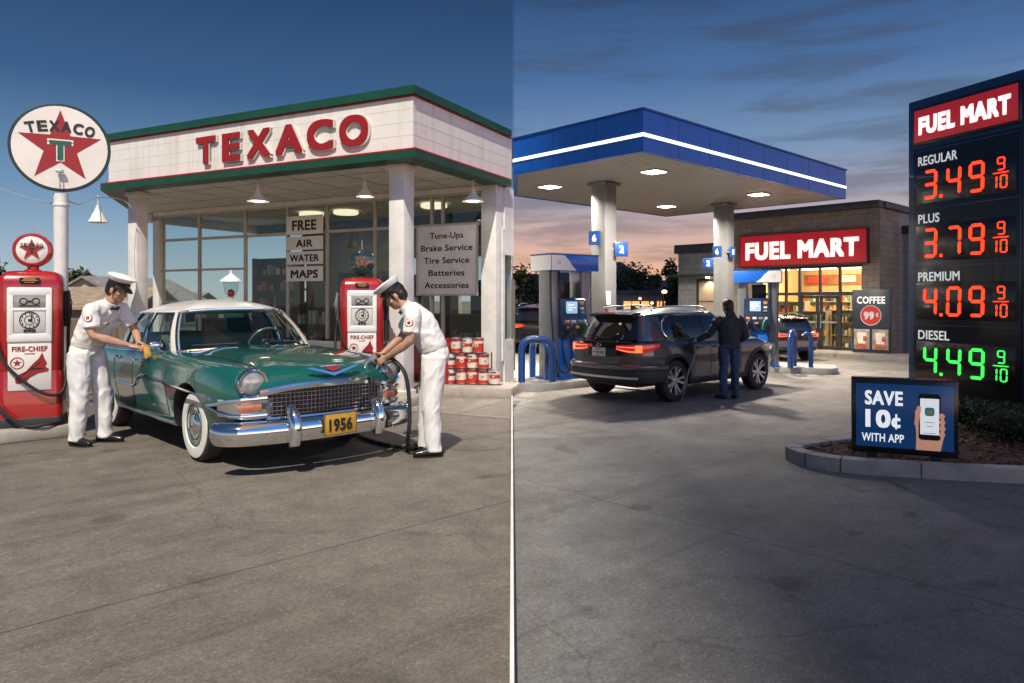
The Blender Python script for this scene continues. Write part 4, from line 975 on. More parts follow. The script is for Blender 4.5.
        for z0,h0,h1 in ((.665,.026,.034),(.520,.022,.030)):
            rings=[]
            for i,(x,y) in enumerate(xk):
                k=.35+.65*min(1,i/2.5); zc=z0 if z0>.6 else z0; zz=zc+(.595-zc)*(1-min(1,i/2.2))
                rings.append([(x-.02,sd*(y-.03),zz-h1*k),(x+.02,sd*(y+.016),zz-h0*k),(x+.025,sd*(y+.02),zz),(x+.02,sd*(y+.016),zz+h0*k),(x-.02,sd*(y-.03),zz+h1*k)])
            b.loft(rings)
        b.loft([[(.765,sd*.58,.51),(.80,sd*.575,.52),(.80,sd*.575,.68),(.765,sd*.58,.695)],[(.765,sd*.55,.51),(.795,sd*.545,.52),(.795,sd*.545,.68),(.765,sd*.55,.695)]])
        b.loft([[(x-.04,sd*(y-.03),.515),(x+.004,sd*(y+.004),.52),(x+.010,sd*(y+.010),.595),(x+.004,sd*(y+.004),.668),(x-.04,sd*(y-.03),.675)] for x,y in xk[1:]])
        pk=b.build('parking_lamp',M['chrome'],t)
        b=MB(); b.loft([[(x-.02,sd*(y-.02),.552),(x+.016,sd*(y+.016),.560),(x+.024,sd*(y+.022),.597),(x+.016,sd*(y+.016),.632),(x-.02,sd*(y-.02),.64)] for x,y in ((.705,.81),(.735,.755),(.765,.66),(.772,.625))]); b.build('lens',mat('amber_lens',(.40,.15,.08),.2,var=.25,vs=30,coat=.8),pk)
    prof=[(-.03,.305),(.0,.28),(.045,.29),(.075,.33),(.088,.385),(.082,.435),(.055,.475),(.01,.49),(-.03,.475)]
    pth=[(.62,.945),(.66,.94),(.71,.92),(.765,.87),(.81,.80),(.865,.62),(.90,.42),(.915,.2),(.92,0)]
    full=[(x,-y) for x,y in pth]; full=[(x,y) for x,y in cat2(full)] ; 
    full=full+[(x,-y) for x,y in full[-2::-1]]
    b=MB(); sweep(b,full,[(-a if False else a,z) for a,z in prof]); bp=b.build('front_bumper',M['chrome'],t,40)
    b=MB()
    for sd in (1,-1):
        b.loft([[(x+ox,sd*.43+oy,z) for ox,oy in [(r_*math.cos(a),r2*math.sin(a)) for a in [2*math.pi*k/16 for k in range(16)]]] for x,z,r_,r2 in ((.955,.24,.02,.03),(.975,.265,.055,.052),(.985,.345,.075,.06),(.985,.445,.075,.058),(.965,.53,.065,.052),(.93,.58,.05,.045),(.90,.60,.02,.03))]); b.build('bumper_guard',M['chrome'],bp); b=MB()
    
    b=MB(); b.box((1.018,0,.415),(.012,.33,.20),.004); pl=b.build('number_plate',mat('plate_yellow',(.50,.27,.03),.45,var=.1,vs=12),t)
    b=MB(); b.text('1956',.118,Matrix.Translation((1.026,0,.408))@Matrix.Rotation(R(90),4,'Z'),width=.235,ext=.004,bold=.03); b.build('lettering',M['black'],pl)
    b=MB()
    for z in (.512,.318): b.box((1.025,0,z),(.006,.33,.007))
    for y in (-.163,.163): b.box((1.025,y,.415),(.006,.007,.2))
    b.build('plate_edge',mat('plate_edge_dark',(.12,.07,.02),.5),pl)
    # hood emblem
    def hp(x,y): p=B.top(x,y); return p
    b=MB(); ex=.855
    b.prism([(-.27,.055),(-.23,.062),(0,.0),(.23,.062),(.27,.055),(0,-.028)],0,.022,Matrix.Translation((ex+.036,0,.862))@Matrix.Rotation(R(90),4,'Z')@XZ@Matrix.Rotation(R(-16),4,'X')); em=b.build('hood_emblem',M['chrome'],t)
    b=MB(); b.prism([(-.085,.062),(.085,.062),(.065,.035),(0,.014),(-.065,.035)],.004,.016,Matrix.Translation((ex+.036,0,.862))@Matrix.Rotation(R(90),4,'Z')@XZ@Matrix.Rotation(R(-16),4,'X')); b.build('crest',mat('crest_red',(.28,.02,.015),.2,coat=.6),em)
    b=MB(); b.box((ex+.006,0,.928),(.02,.24,.016),.006); b.build('crest_bar',M['chrome'],em)
    # hood and door seams, side spear, handles, rocker strip
    b=MB()
    for sd in (1,-1):
        b.tube([B.top(.58-1.26*k/20,sd*(.60+.13*(k/20)**.6))+Vector((0,0,.001)) for k in range(21)],.0045,5)
        for x0,x1 in ((-.78,-.72),(-1.78,-1.78),(-2.52,-2.36)):
            b.tube([B.pt(x0+(x1-x0)*k/10,.985-.60*k/10,sd,.0005) for k in range(11)],.0045,5)
        b.tube([B.pt(-.72-1.6*k/14,.385,sd,.0005) for k in range(15)],.004,5)
    b.build('seam',M['black'],body)
    b=MB()
    for sd in (1,-1):
        B.strip(b,[(.42,.655),(.0,.672),(-.7,.705),(-1.30,.738),(-1.45,.735)],sd,.030); B.strip(b,[(-1.45,.735),(-1.55,.70),(-1.66,.625),(-1.76,.60)],sd,.034,n=8); B.strip(b,[(-1.74,.60),(-2.3,.60),(-3.0,.615),(-3.7,.64)],sd,.028)
        B.strip(b,[(-2.2,.735),(-2.7,.735),(-3.6,.73)],sd,.018)
    b.build('side_trim',M['chrome'],t)
    b=MB()
    for sd in (1,-1): B.strip(b,[(-.66,.315),(-1.4,.31),(-2.45,.315)],sd,.03)
    b.build('rocker_trim',M['steel'],t)
    for sd in (1,-1):
        for x in (-1.62,-2.38):
            p=B.pt(x,.885,sd,.03); b=MB(); b.tube(smooth_path([(p.x+.10,p.y-sd*.03,p.z+.005),(p.x+.08,p.y,p.z+.006),(p.x-.06,p.y+sd*.004,p.z),(p.x-.10,p.y-sd*.01,p.z-.002)],4),.012,8); b.ell((p.x+.1,p.y-sd*.02,p.z),(.03,.02,.022)); b.build('door_handle',M['chrome'],t)
    p=B.pt(-1.02,1.0,-1,.03); b=MB(); b.tube(smooth_path([(p.x,p.y+.03,p.z-.03),(p.x,p.y-.06,p.z+.01),(p.x-.01,p.y-.10,p.z+.05)],4),.010,8); b.ell((p.x-.02,p.y-.11,p.z+.07),(.03,.07,.045)); b.build('side_mirror',M['chrome'],t)
    TY=mat('tyre_rubber',(.018,.018,.018),.75,var=.2)
    for x in (-.20,-2.92):
        for sd in (1,-1): wheel_set(t,x,sd*.755,.345,.185,sd,TY,'white',TEAL)
    b=MB(); 
    for x in (-.20,-2.92): b.tube([(x,-.7,.345),(x,.7,.345)],.05,8)
    b.box((-1.5,0,.33),(3.0,.9,.12)); b.build('underbody',M['black'],t)
    # tail
    b=MB(); sweep(b,[(-(x)-3.06,y) for x,y in full][::1],[( -a,z) for a,z in prof]) ; b.build('rear_bumper',M['chrome'],t,40)
    return t
def cat2(P): return [(p.x,p.y) for p in cat([(a,b,0) for a,b in P],4)]
old_sedan((-2.36,7.58,.004),R(-46),1.04)

# ------------------------------------------------------------------ the dark SUV being fuelled
M['tyre']=mat('suv_tyre',(.014,.014,.015),.8,var=.2)
M['alloy']=mat('alloy_silver',(.46,.47,.48),.35,.55,var=.04)
M['dkglass']=mat('privacy_glass',(.010,.012,.016),.04,var=0,coat=.6,spec=.6)
M['clad']=mat('black_cladding',(.018,.018,.019),.6,var=.1,bump=.15,bs=200)
M['tail']=mat('tail_lamp_red',(.35,.01,.008),.15,var=0,coat=1,emit=(1,.05,.025),es=.28)
M['tail_hot']=mat('tail_lamp_lit',(.5,.02,.01),.2,var=0,emit=(1,.16,.06),es=1.7)
def suv(name,label,loc,yaw,paint,full=True,lit=True,sc=1.0,group=None):
    t=thing(name,label,'car',loc,yaw,group); t.scale=(sc,)*3
    xs=[-.93,-.88,-.72,-.3,0,.6,1.4,2.0,2.45,2.85,3.3,3.55,3.66]
    tab=dict(zc=[1.02,1.06,1.08,1.09,1.08,1.06,1.05,1.06,1.08,1.06,.99,.90,.82], zt=[1.01,1.05,1.07,1.08,1.07,1.05,1.04,1.05,1.07,1.05,.98,.89,.80],
      zf=[.99,1.03,1.055,1.07,1.06,1.04,1.03,1.035,1.05,1.035,.97,.89,.79], yc=[.66,.72,.77,.81,.82,.82,.82,.815,.80,.78,.73,.66,.56],
      W=[.78,.85,.90,.93,.935,.92,.915,.918,.93,.93,.90,.83,.72], zw=[.86,.86,.86,.84,.82,.80,.80,.80,.80,.80,.76,.70,.66], zr=[.50,.45,.38,.31,.29,.27,.27,.27,.27,.29,.32,.34,.40])
    B=Body(xs,tab,(.28,1.0),(.14,.7))
    body=B.shell().build('body',[paint,M['black']],t)
    boolean_cut(body,[arch_cut(paint,x,.425,.37,y0,y1,'') for x in (0,2.72) for y0,y1 in ((.54,1.2),(-1.2,-.54))])
    K=[((2.55,0,1.09),(1.72,0,1.60)),((2.50,.35,1.085),(1.69,.32,1.595)),((2.36,.62,1.07),(1.60,.50,1.58)),((2.10,.775,1.05),(1.42,.60,1.565)),((1.22,.815,1.05),(1.0,.645,1.57)),((.30,.82,1.065),(.22,.64,1.56)),((-.36,.79,1.09),(-.30,.61,1.54)),((-.66,.69,1.09),(-.50,.55,1.53)),((-.79,.38,1.08),(-.585,.32,1.54)),((-.82,0,1.08),(-.60,0,1.545))]
    G=Green(K,.025); G.cx=1.0
    b=MB(); G.roof(.93,0,.095,.010,b); b.build('roof',paint,t,50)
    b=MB()
    for sd in (1,-1):
        G.patch(2.7,3.12,-.03,.96,.004,5,8,b,0,sd,.03); G.patch(5.72,7.25,-.03,.96,.006,12,8,b,0,sd,.03); G.patch(4.06,4.2,0,.95,-.002,3,6,b,1,sd,.02); G.patch(5.1,5.2,0,.95,-.002,3,6,b,1,sd,.02)
        G.patch(3.0,6.0,-.04,.10,.005,24,3,b,0,sd,.02)
    b.build('pillar',[paint,M['black_gloss']],t)
    G.patch(-2.72,2.72,0,.95,0,24,6).build('windshield',M['dkglass'],t)
    G.patch(7.2,10.8,.03,.90,0,24,6).build('rear_window',M['dkglass'],t)
    for sd in (1,-1):
        for a0,a1 in ((3.12,4.06),(4.2,5.1),(5.2,5.75)): G.patch(a0,a1,.08,.94,-.004,8,6,None,0,sd).build('side_window',M['dkglass'],t)
    b=MB()
    for sd in (1,-1): 
        S=Matrix.Diagonal((1,sd,1,1))
        pth=[G(a,.09,.012) for a in [3.1+2.45*i/24 for i in range(25)]]+[G(5.68,.22,.012),G(5.74,.42,.012),G(5.66,.68,.012),G(5.45,.86,.012)]+[G(a,.925,.012) for a in [5.2-2.1*i/24 for i in range(25)]]
        b.tube(pth,.011,6,M=S)
    b.build('window_trim',M['chrome'],t)
    # spoiler, roof rails, aerial
    b=MB(); rings=[]
    for k in range(17):
        a=7.35+3.3*k/16; p=G(a,.985,.02); q=G(a,.90,.05)
        c=Vector((p.x,p.y,p.z)); rings.append([c+Vector((.12,0,.03)),c+Vector((-.02,0,.045)),c+Vector((-.17,0,.012)),c+Vector((-.175,0,-.012)),c+Vector((-.05,0,-.05)),c+Vector((.06,0,-.05))])
    b.loft(rings); sp=b.build('spoiler',M['black_gloss'] if full else paint,t)
    b=MB(); b.box((-.775,0,1.565),(.012,.34,.018),.004); b.build('brake_lamp',M['tail'] if full else M['tail'],sp)
    for sd in (1,-1):
        b=MB(); b.tube(smooth_path([(-.28,sd*.585,1.60),(-.20,sd*.58,1.645),(.2,sd*.60,1.675),(.9,sd*.60,1.68),(1.25,sd*.585,1.655),(1.36,sd*.575,1.60)],6),.016,8); b.build('roof_rail',M['steel'],t)
    b=MB(); b.loft([[(-.12,-.02,1.62),(.06,-.02,1.63),(.06,.02,1.63),(-.12,.02,1.62)],[(-.14,-.006,1.70),(-.10,-.006,1.70),(-.10,.006,1.70),(-.14,.006,1.70)]]); b.build('aerial_fin',M['black_gloss'],t)
    # rear: lamps, plate recess, bumper, skid strip
    rx=lambda y:-.93+.14*(abs(y)/.85)**2.2
    for sd in (1,-1):
        xk=[(rx(.33)-.012,.33,.93,1.005),(rx(.45)-.018,.45,.90,1.015),(rx(.58)-.022,.58,.88,1.02),(rx(.70)-.022,.70,.875,1.025),(-.80,.81,.88,1.03),(-.70,.875,.90,1.035),(-.58,.905,.945,1.04),(-.46,.915,.99,1.035)]
        b=MB(); b.loft([[(x+.05,sd*(y-.05),z0),(x-.006,sd*(y+.006),z0+.006),(x-.016,sd*(y+.014),(z0+z1)/2),(x-.006,sd*(y+.004),z1-.006),(x+.05,sd*(y-.05),z1)] for x,y,z0,z1 in xk]); tl=b.build('tail_lamp',M['tail'],t)
        if lit:
            b=MB()
            for f0,f1,i0,i1 in ((.10,.26,0,5),(.62,.74,0,5)):
                b.loft([[(x-.013,sd*(y+.010),z0+(z1-z0)*f0),(x-.022,sd*(y+.019),z0+(z1-z0)*(f0+f1)/2),(x-.013,sd*(y+.010),z0+(z1-z0)*f1)] for x,y,z0,z1 in xk[i0:i1]])
            x,y,z0,z1=xk[4]; b.loft([[(x2-.013,sd*(y2+.010),a0+.012),(x2-.021,sd*(y2+.018),(a0+a1)/2),(x2-.013,sd*(y2+.010),a1-.012)] for x2,y2,a0,a1 in xk[3:5]])
            b.build('lit_strip',M['tail_hot'],tl)
    if not full: 
        for x in (0,2.72):
            for sd in (1,-1): wheel_set(t,x,sd*.80,.37,.22,sd,M['tyre'],'alloy',M['alloy'])
        return t,B,G
    b=MB(); b.grid(lambda y,z:(rx(y)-.006,y,z),[-.34+.085*i for i in range(9)],[.80,.955]); b.build('plate_recess',M['black'],t)
    yp=.12
    b=MB(); b.box((rx(yp)-.016,yp-.06,.875),(.012,.31,.15),.004); pl=b.build('number_plate',mat('plate_white',(.55,.56,.55),.4,var=.05),t)
    b=MB(); b.box((rx(yp)-.024,yp-.06,.925),(.004,.14,.014)); b.box((rx(yp)-.024,yp-.06,.825),(.004,.10,.008)); 
    for k in range(6): b.box((rx(yp)-.024,yp-.165+.042*k,.872),(.004,.018+.008*(k%2),.05-.01*(k%3)))
    b.build('plate_marks',mat('plate_navy',(.05,.07,.12),.5),pl)
    Te=Matrix.Translation((rx(0)-.012,.06,1.0))@Matrix.Rotation(R(-90),4,'Y')
    b=MB(); 
    for sx_,sy_ in ((1,1),(.55,.42),(.42,.95)):
        b.torus(.048,.006,28,6,Te@Matrix.Diagonal((.68*sx_ if sx_<1 else .70,sy_,1,1)))
    b.build('badge',M['chrome'],t)
    b=MB(); b.loft([[(rx(y)-.004,y,1.045),(rx(y)-.02,y,1.05),(rx(y)-.02,y,1.075),(rx(y)+.04,y,1.085)] for y in [-.6+.1*i for i in range(13)]]); b.build('tailgate_trim',M['black_gloss'],t)
    b=MB(); q=[G(9.0-.02,.06,.02),G(8.3,.13,.022),G(7.85,.16,.022)]; b.tube(q,[.014,.010,.006],6); b.box((G(9,.05,.02).x,.02,G(9,.05,.02).z),(.03,.36,.03),.01); b.build('rear_wiper',M['black'],t)
    pth=[(-.30,-.945),(-.45,-.945),(-.62,-.935),(-.78,-.88),(-.90,-.74),(-.97,-.5),(-1.0,-.25),(-1.005,0)]
    pth=cat2(pth); pth=pth+[(x,-y) for x,y in pth[-2::-1]]
    b=MB(); sweep(b,pth,[(.06,.66),(0.0,.685),(-.03,.665),(-.035,.62),(-.02,.585),(.06,.575)]); bu=b.build('rear_bumper',paint,t,40)
    b=MB(); sweep(b,pth,[(.07,.58),(-.008,.583),(-.022,.54),(-.02,.44),(.0,.375),(.10,.345)]); b.build('lower_cladding',M['clad'],bu)
    mid=[p for p in pth if abs(p[1])<.80]
    b=MB(); sweep(b,mid,[(.0,.47),(-.03,.475),(-.034,.455),(-.03,.435),(.0,.43)]); 
    b.build('skid_strip',M['steel'],bu)
    b=MB()
    for sd in (1,-1):
        b.loft([[(x-.01,sd*y,z0),(x-.03,sd*(y+.004),(z0+z1)/2),(x-.01,sd*y,z1)] for x,y,z0,z1 in ((-.935,.56,.535,.565),(-.915,.66,.53,.57),(-.86,.80,.54,.565))])
    b.build('reflector',M['tail'],bu)
    # cladding round the arches and along the sill
    b=MB()
    for x in (0,2.72):
        for sd in (1,-1):
            rings=[]
            for k in range(25):
                a=R(-8+196*k/24); p=lambda rr:(x+rr*math.cos(a),.37+rr*math.sin(a))
                A,Bq,C=p(.422),p(.44),p(.485)
                if min(A[1],C[1])<.27: A=(A[0],max(A[1],.27)); C=(C[0],max(C[1],.27)); Bq=(Bq[0],max(Bq[1],.27))
                rings.append([B.pt(A[0],A[1],sd,-.05),B.pt(A[0],A[1],sd,.016),B.pt(Bq[0],Bq[1],sd,.022),B.pt(C[0],C[1],sd,.014),B.pt(C[0],C[1],sd,-.03)])
            b.loft(rings)
    for sd in (1,-1): B.strip(b,[(.46,.335),(1.36,.335),(2.26,.335)],sd,.11,.004,.015)
    b.build('arch_cladding',M['clad'],t)
    b=MB()
    for sd in (1,-1): B.strip(b,[(.50,.43),(1.36,.42),(2.2,.43)],sd,.02,.006,.012)
    b.build('sill_trim',M['steel'],t)
    b=MB()
    for sd in (1,-1):
        for pts in ([(2.02,1.03),(2.08,.8),(2.06,.42)],[(1.05,1.03),(1.08,.8),(1.06,.42)],[(.62,1.04),(.50,.92),(.52,.78),(.58,.45)]):
            b.tube([B.pt(p.x,p.z,sd,.0005) for p in cat([(u,0,v) for u,v in pts],6)],.004,5)
    b.build('seam',M['black'],body)
    for sd in (1,-1):
        for x in (1.25,.72):
            p=B.pt(x,.93,sd,.03); b=MB(); b.tube(smooth_path([(p.x+.1,p.y-sd*.03,p.z),(p.x+.07,p.y,p.z),(p.x-.07,p.y,p.z),(p.x-.1,p.y-sd*.03,p.z)],4),.013,8); b.build('door_handle',paint,t)
        p=B.pt(1.98,1.06,sd,.10); b=MB(); b.ell((p.x,p.y+sd*.03,1.12),(.09,.11,.075)); b.tube([(p.x,p.y+sd*.0,1.08),(p.x,p.y-sd*.1,1.05)],.025,8); b.build('side_mirror',paint,t)
        b=MB(); b.loft([[(x+dx,sd*y,z0),(x+dx+.02,sd*(y+.012),(z0+z1)/2),(x+dx,sd*y,z1)] for x,y,z0,z1,dx in ((3.02,.925,.86,.93,0),(3.22,.885,.82,.92,.01),(3.40,.80,.78,.90,.01),(3.5,.68,.76,.88,.01))]); b.build('headlight',mat('lamp_clear',(.6,.62,.64),.08,var=0,coat=1),t)
    # fuel flap standing open on the right flank
    p=B.pt(.24,.93,-1,.0)
    b=MB(); b.lathe([(.085,-.01),(.085,.004),(.06,.006),(0,.006)],24,Matrix.Translation(p)@Matrix.Rotation(R(90),4,'X')); b.build('filler_recess',M['black'],t)
    b=MB(); b.box((p.x+.10,p.y-.07,p.z),(.012,.16,.16),.02); b.build('fuel_flap',paint,t)
    for x in (0,2.72):
        for sd in (1,-1): wheel_set(t,x,sd*.81,.37,.22,sd,M['tyre'],'alloy',M['alloy'],.3*x)
    b=MB(); b.box((1.36,0,.34),(4.1,1.2,.14)); b.build('underbody',M['black'],t)
    return t,B,G
PAINT=mat('dark_graphite_paint',(.075,.082,.098),.30,.5,var=.05,coat=1)
SUV_LOC=(2.30,13.38,GR+.006); SUV_YAW=R(40.5)
suv_o,SB,SG=suv('suv','dark grey SUV with lit red tail lamps refuelling under the blue canopy',SUV_LOC,SUV_YAW,PAINT)

# ------------------------------------------------------------------ modern fuel canopy (right)
cn=thing('fuel_canopy','wide blue fuel canopy with a white light strip on two grey steel columns','canopy',(0,0,0))
rv=Vector((.727,.687)); lv=Vector((-.687,.727)); C0=Vector((2.64,14.5))
def CP(r,l): p=C0+rv*r+lv*l; return (p.x,p.y)
Z0,Z1=4.60,5.47
tl=(C0.x-.03)/.687                      # left face runs until the older station's boundary
bl=6.35; tr=10.0
Pc=[(C0.x,C0.y),CP(tr,0),CP(tr,bl)]
bk=Vector(CP(tr,bl)); q=C0+lv*bl; s_=(.03-q.x)/.727; Pc+= [(q.x+.727*s_,q.y+.687*s_),CP(0,tl)]
M['blue']=mat('canopy_blue',(.005,.095,.43),.35,col2=(.007,.125,.55),stops=(.3,.6),vs=1.2,stretch=(2,2,.4),coat=.3,det=7)
M['blue_dk']=mat('pump_blue',(.006,.05,.20),.35,var=.1,coat=.3)
M['lightstrip']=mat('white_light_strip',(.8,.8,.8),.4,var=0,emit=(.88,.94,1.0),es=1.6)
M['lamp_on']=mat('lit_lamp_lens',(.8,.8,.8),.3,var=0,emit=(1,.90,.74),es=14)
def inset(P,d):
    o=[]; n=len(P)
    for i in range(n):
        a,b,c=Vector(P[i-1]),Vector(P[i]),Vector(P[(i+1)%n])
        u=(b-a).normalized(); v=(c-b).normalized(); n1=Vector((-u.y,u.x)); n2=Vector((-v.y,v.x)); m=(n1+n2).normalized(); o.append(tuple(b+m*(d/max(.2,m.dot(n1)))))
    return o
def ringband(poly,off,th,z0,z1):
    A=inset(poly,-off); Bq=inset(poly,th); b=MB(); n=len(A)
    vs=[(*p,z0) for p in A]+[(*p,z0) for p in Bq]+[(*p,z1) for p in A]+[(*p,z1) for p in Bq]; fs=[]
    for i in range(n):
        j=(i+1)%n; fs+=[[i,j,2*n+j,2*n+i],[n+i,n+j,3*n+j,3*n+i],[i,j,n+j,n+i],[2*n+i,2*n+j,3*n+j,3*n+i]]
    return b.add(vs,fs)
ringband(Pc,0,.10,Z0,Z1).build('fascia',M['blue'],cn,20)
ringband(Pc,.012,.05,Z0+.30,Z0+.375).build('light_strip',M['lightstrip'],cn,20)
b=ringband(Pc,.016,.04,Z0+.285,Z0+.298); 
b.build('strip_edge',mat('strip_alu',(.4,.42,.45),.4,.8),cn)
b=MB(); b.prism(inset(Pc,.11),Z0+.01,Z0+.05); b.build('soffit',mat('metal_soffit',(.30,.285,.26),.38,.3,var=.03,vs=1),cn)
b=MB(); ang=math.atan2(rv.y,rv.x)
for k in range(1,40):
    l=bl*k/40; r0=max(.15,(l-tl)*.687/.727*1.05+.15 if l>tl else .15); 
    if l>tl:
        qq=C0+lv*l; r0=(.05-qq.x)/.727+.12
    a=Vector(CP(r0,l)); c=Vector(CP(tr-.12,l)); m=(a+c)/2
    b.box((m.x,m.y,Z0+.008),((c-a).length,.012,.012),rz=ang)
b.build('soffit_rib',mat('soffit_rib',(.20,.18,.155),.4,.4),cn)
b=MB(); b.prism(inset(Pc,.12),Z1-.25,Z1-.2); b.build('roof_deck',mat('roof_deck_grey',(.2,.2,.2),.8),cn)
for r,l in ((2.05,1.2),(1.9,4.4),(7.2,1.3),(7.5,4.6)):
    x,y=CP(r,l)
    b=MB(); b.box((x,y,Z0-.005),(.52,.52,.03),.01,rz=ang); fxr=b.build('soffit_lamp',M['steel'],cn)
    b=MB(); b.box((x,y,Z0-.024),(.42,.42,.012),.003,rz=ang); b.build('lens',M['lamp_on'],fxr)
    ld=bpy.data.lights.new('soffit_light','AREA'); ld.shape='SQUARE'; ld.size=.42; ld.energy=620; ld.color=(1,.90,.77); ld.spread=R(150)
    lo=bpy.data.objects.new('soffit_light',ld); COL.objects.link(lo); lo.location=(x,y,Z0-.05); lo.parent=fxr
b=MB()
for k in range(1,8): x,y=CP(10*k/8,0); b.box((x,y,(Z0+Z1)/2),(.006,.008,Z1-Z0-.02),rz=ang)
for k in range(1,3): x,y=CP(0,1.25*k); b.box((x,y,(Z0+Z1)/2),(.008,.006,Z1-Z0-.02),rz=ang)
b.build('panel_seam',mat('seam_navy',(.003,.03,.14),.5,var=0),cn)
b=ringband(Pc,.03,.06,Z1-.03,Z1+.01); b.build('coping',mat('coping_blue',(.004,.06,.28),.4),cn)
# columns
CW=mat('column_grey',(.155,.155,.155),.35,.25,var=.07,vs=2)
colpos=[(2.36,18.5),(6.62,22.5)]
for x,y in colpos:
    b=MB(); b.box((x,y,(Z0+GR)/2),(.46,.46,Z0-GR),.02,rz=ang); b.box((x,y,Z0-.04),(.60,.60,.07),.01,rz=ang); b.box((x,y,GR+.06),(.54,.54,.12),.02,rz=ang); b.build('column',CW,cn)
    b=MB()
    for z in (1.2,2.45): b.box((x,y,z),(.464,.464,.008),rz=ang)
    b.build('column_seam',mat('column_joint',(.2,.19,.18),.5),cn)
# number flags on the columns
NB=mat('flag_blue',(.004,.04,.17),.35,var=.03,coat=.3); NW=mat('flag_white',(.55,.55,.55),.4,var=0)
def flag(px0,px1,py0,py1,d,txt,label,rz,arm):
    cx,cy=(px0+px1)/2,(py0+py1)/2; wd=(px1-px0)/F*d/max(.4,math.cos(rz)); h=(py1-py0)/F*d
    t=thing('pump_number_flag',label,'sign',(X(cx,d),d,Zp(cy,d)),rz)
    b=MB(); b.box((0,0,0),(wd,.06,h),.008); b.build('panel',NB,t)
    b=MB(); b.text(txt,h*.55,Matrix.Translation((0,-.031,0)),width=wd*.36,ext=.004,bold=.04); b.build('lettering',NW,t)
    b=MB(); b.box((arm*wd*.5,.06,0),(.08,.08,.05)); b.build('bracket',M['steel'],t)
flag(589,600,231,245,18.35,'6','blue number 6 flag on the left of the nearer canopy column',R(-20),1)
flag(614,628,242,256.5,18.4,'2','blue number 2 flag on the right of the nearer canopy column',R(14),-1)
flag(703,713.2,258,268.5,22.0,'2','blue number 2 flag on the left of the farther canopy column',R(-10),1)
flag(713.5,721,246,257,22.1,'6','small blue number 6 flag on the farther canopy column',R(-30),1)
flag(729,735.5,247,257,22.2,'1','small blue flag on the right edge of the farther canopy column',R(40),-1)
b=MB(); 
t=thing('notice_plate','small white notice plate on the front of the nearer canopy column','notice',(X(608.5,18.1),18.12,Zp(298,18.1)),R(40))
b=MB(); b.box((0,0,0),(.16,.01,.34),.004); b.build('plate',NW,t)
b=MB()
for k in range(5): b.box((0,-.007,.12-.05*k),(.11,.003,.016))
b.build('print_line',mat('print_grey',(.2,.2,.2),.5),t)

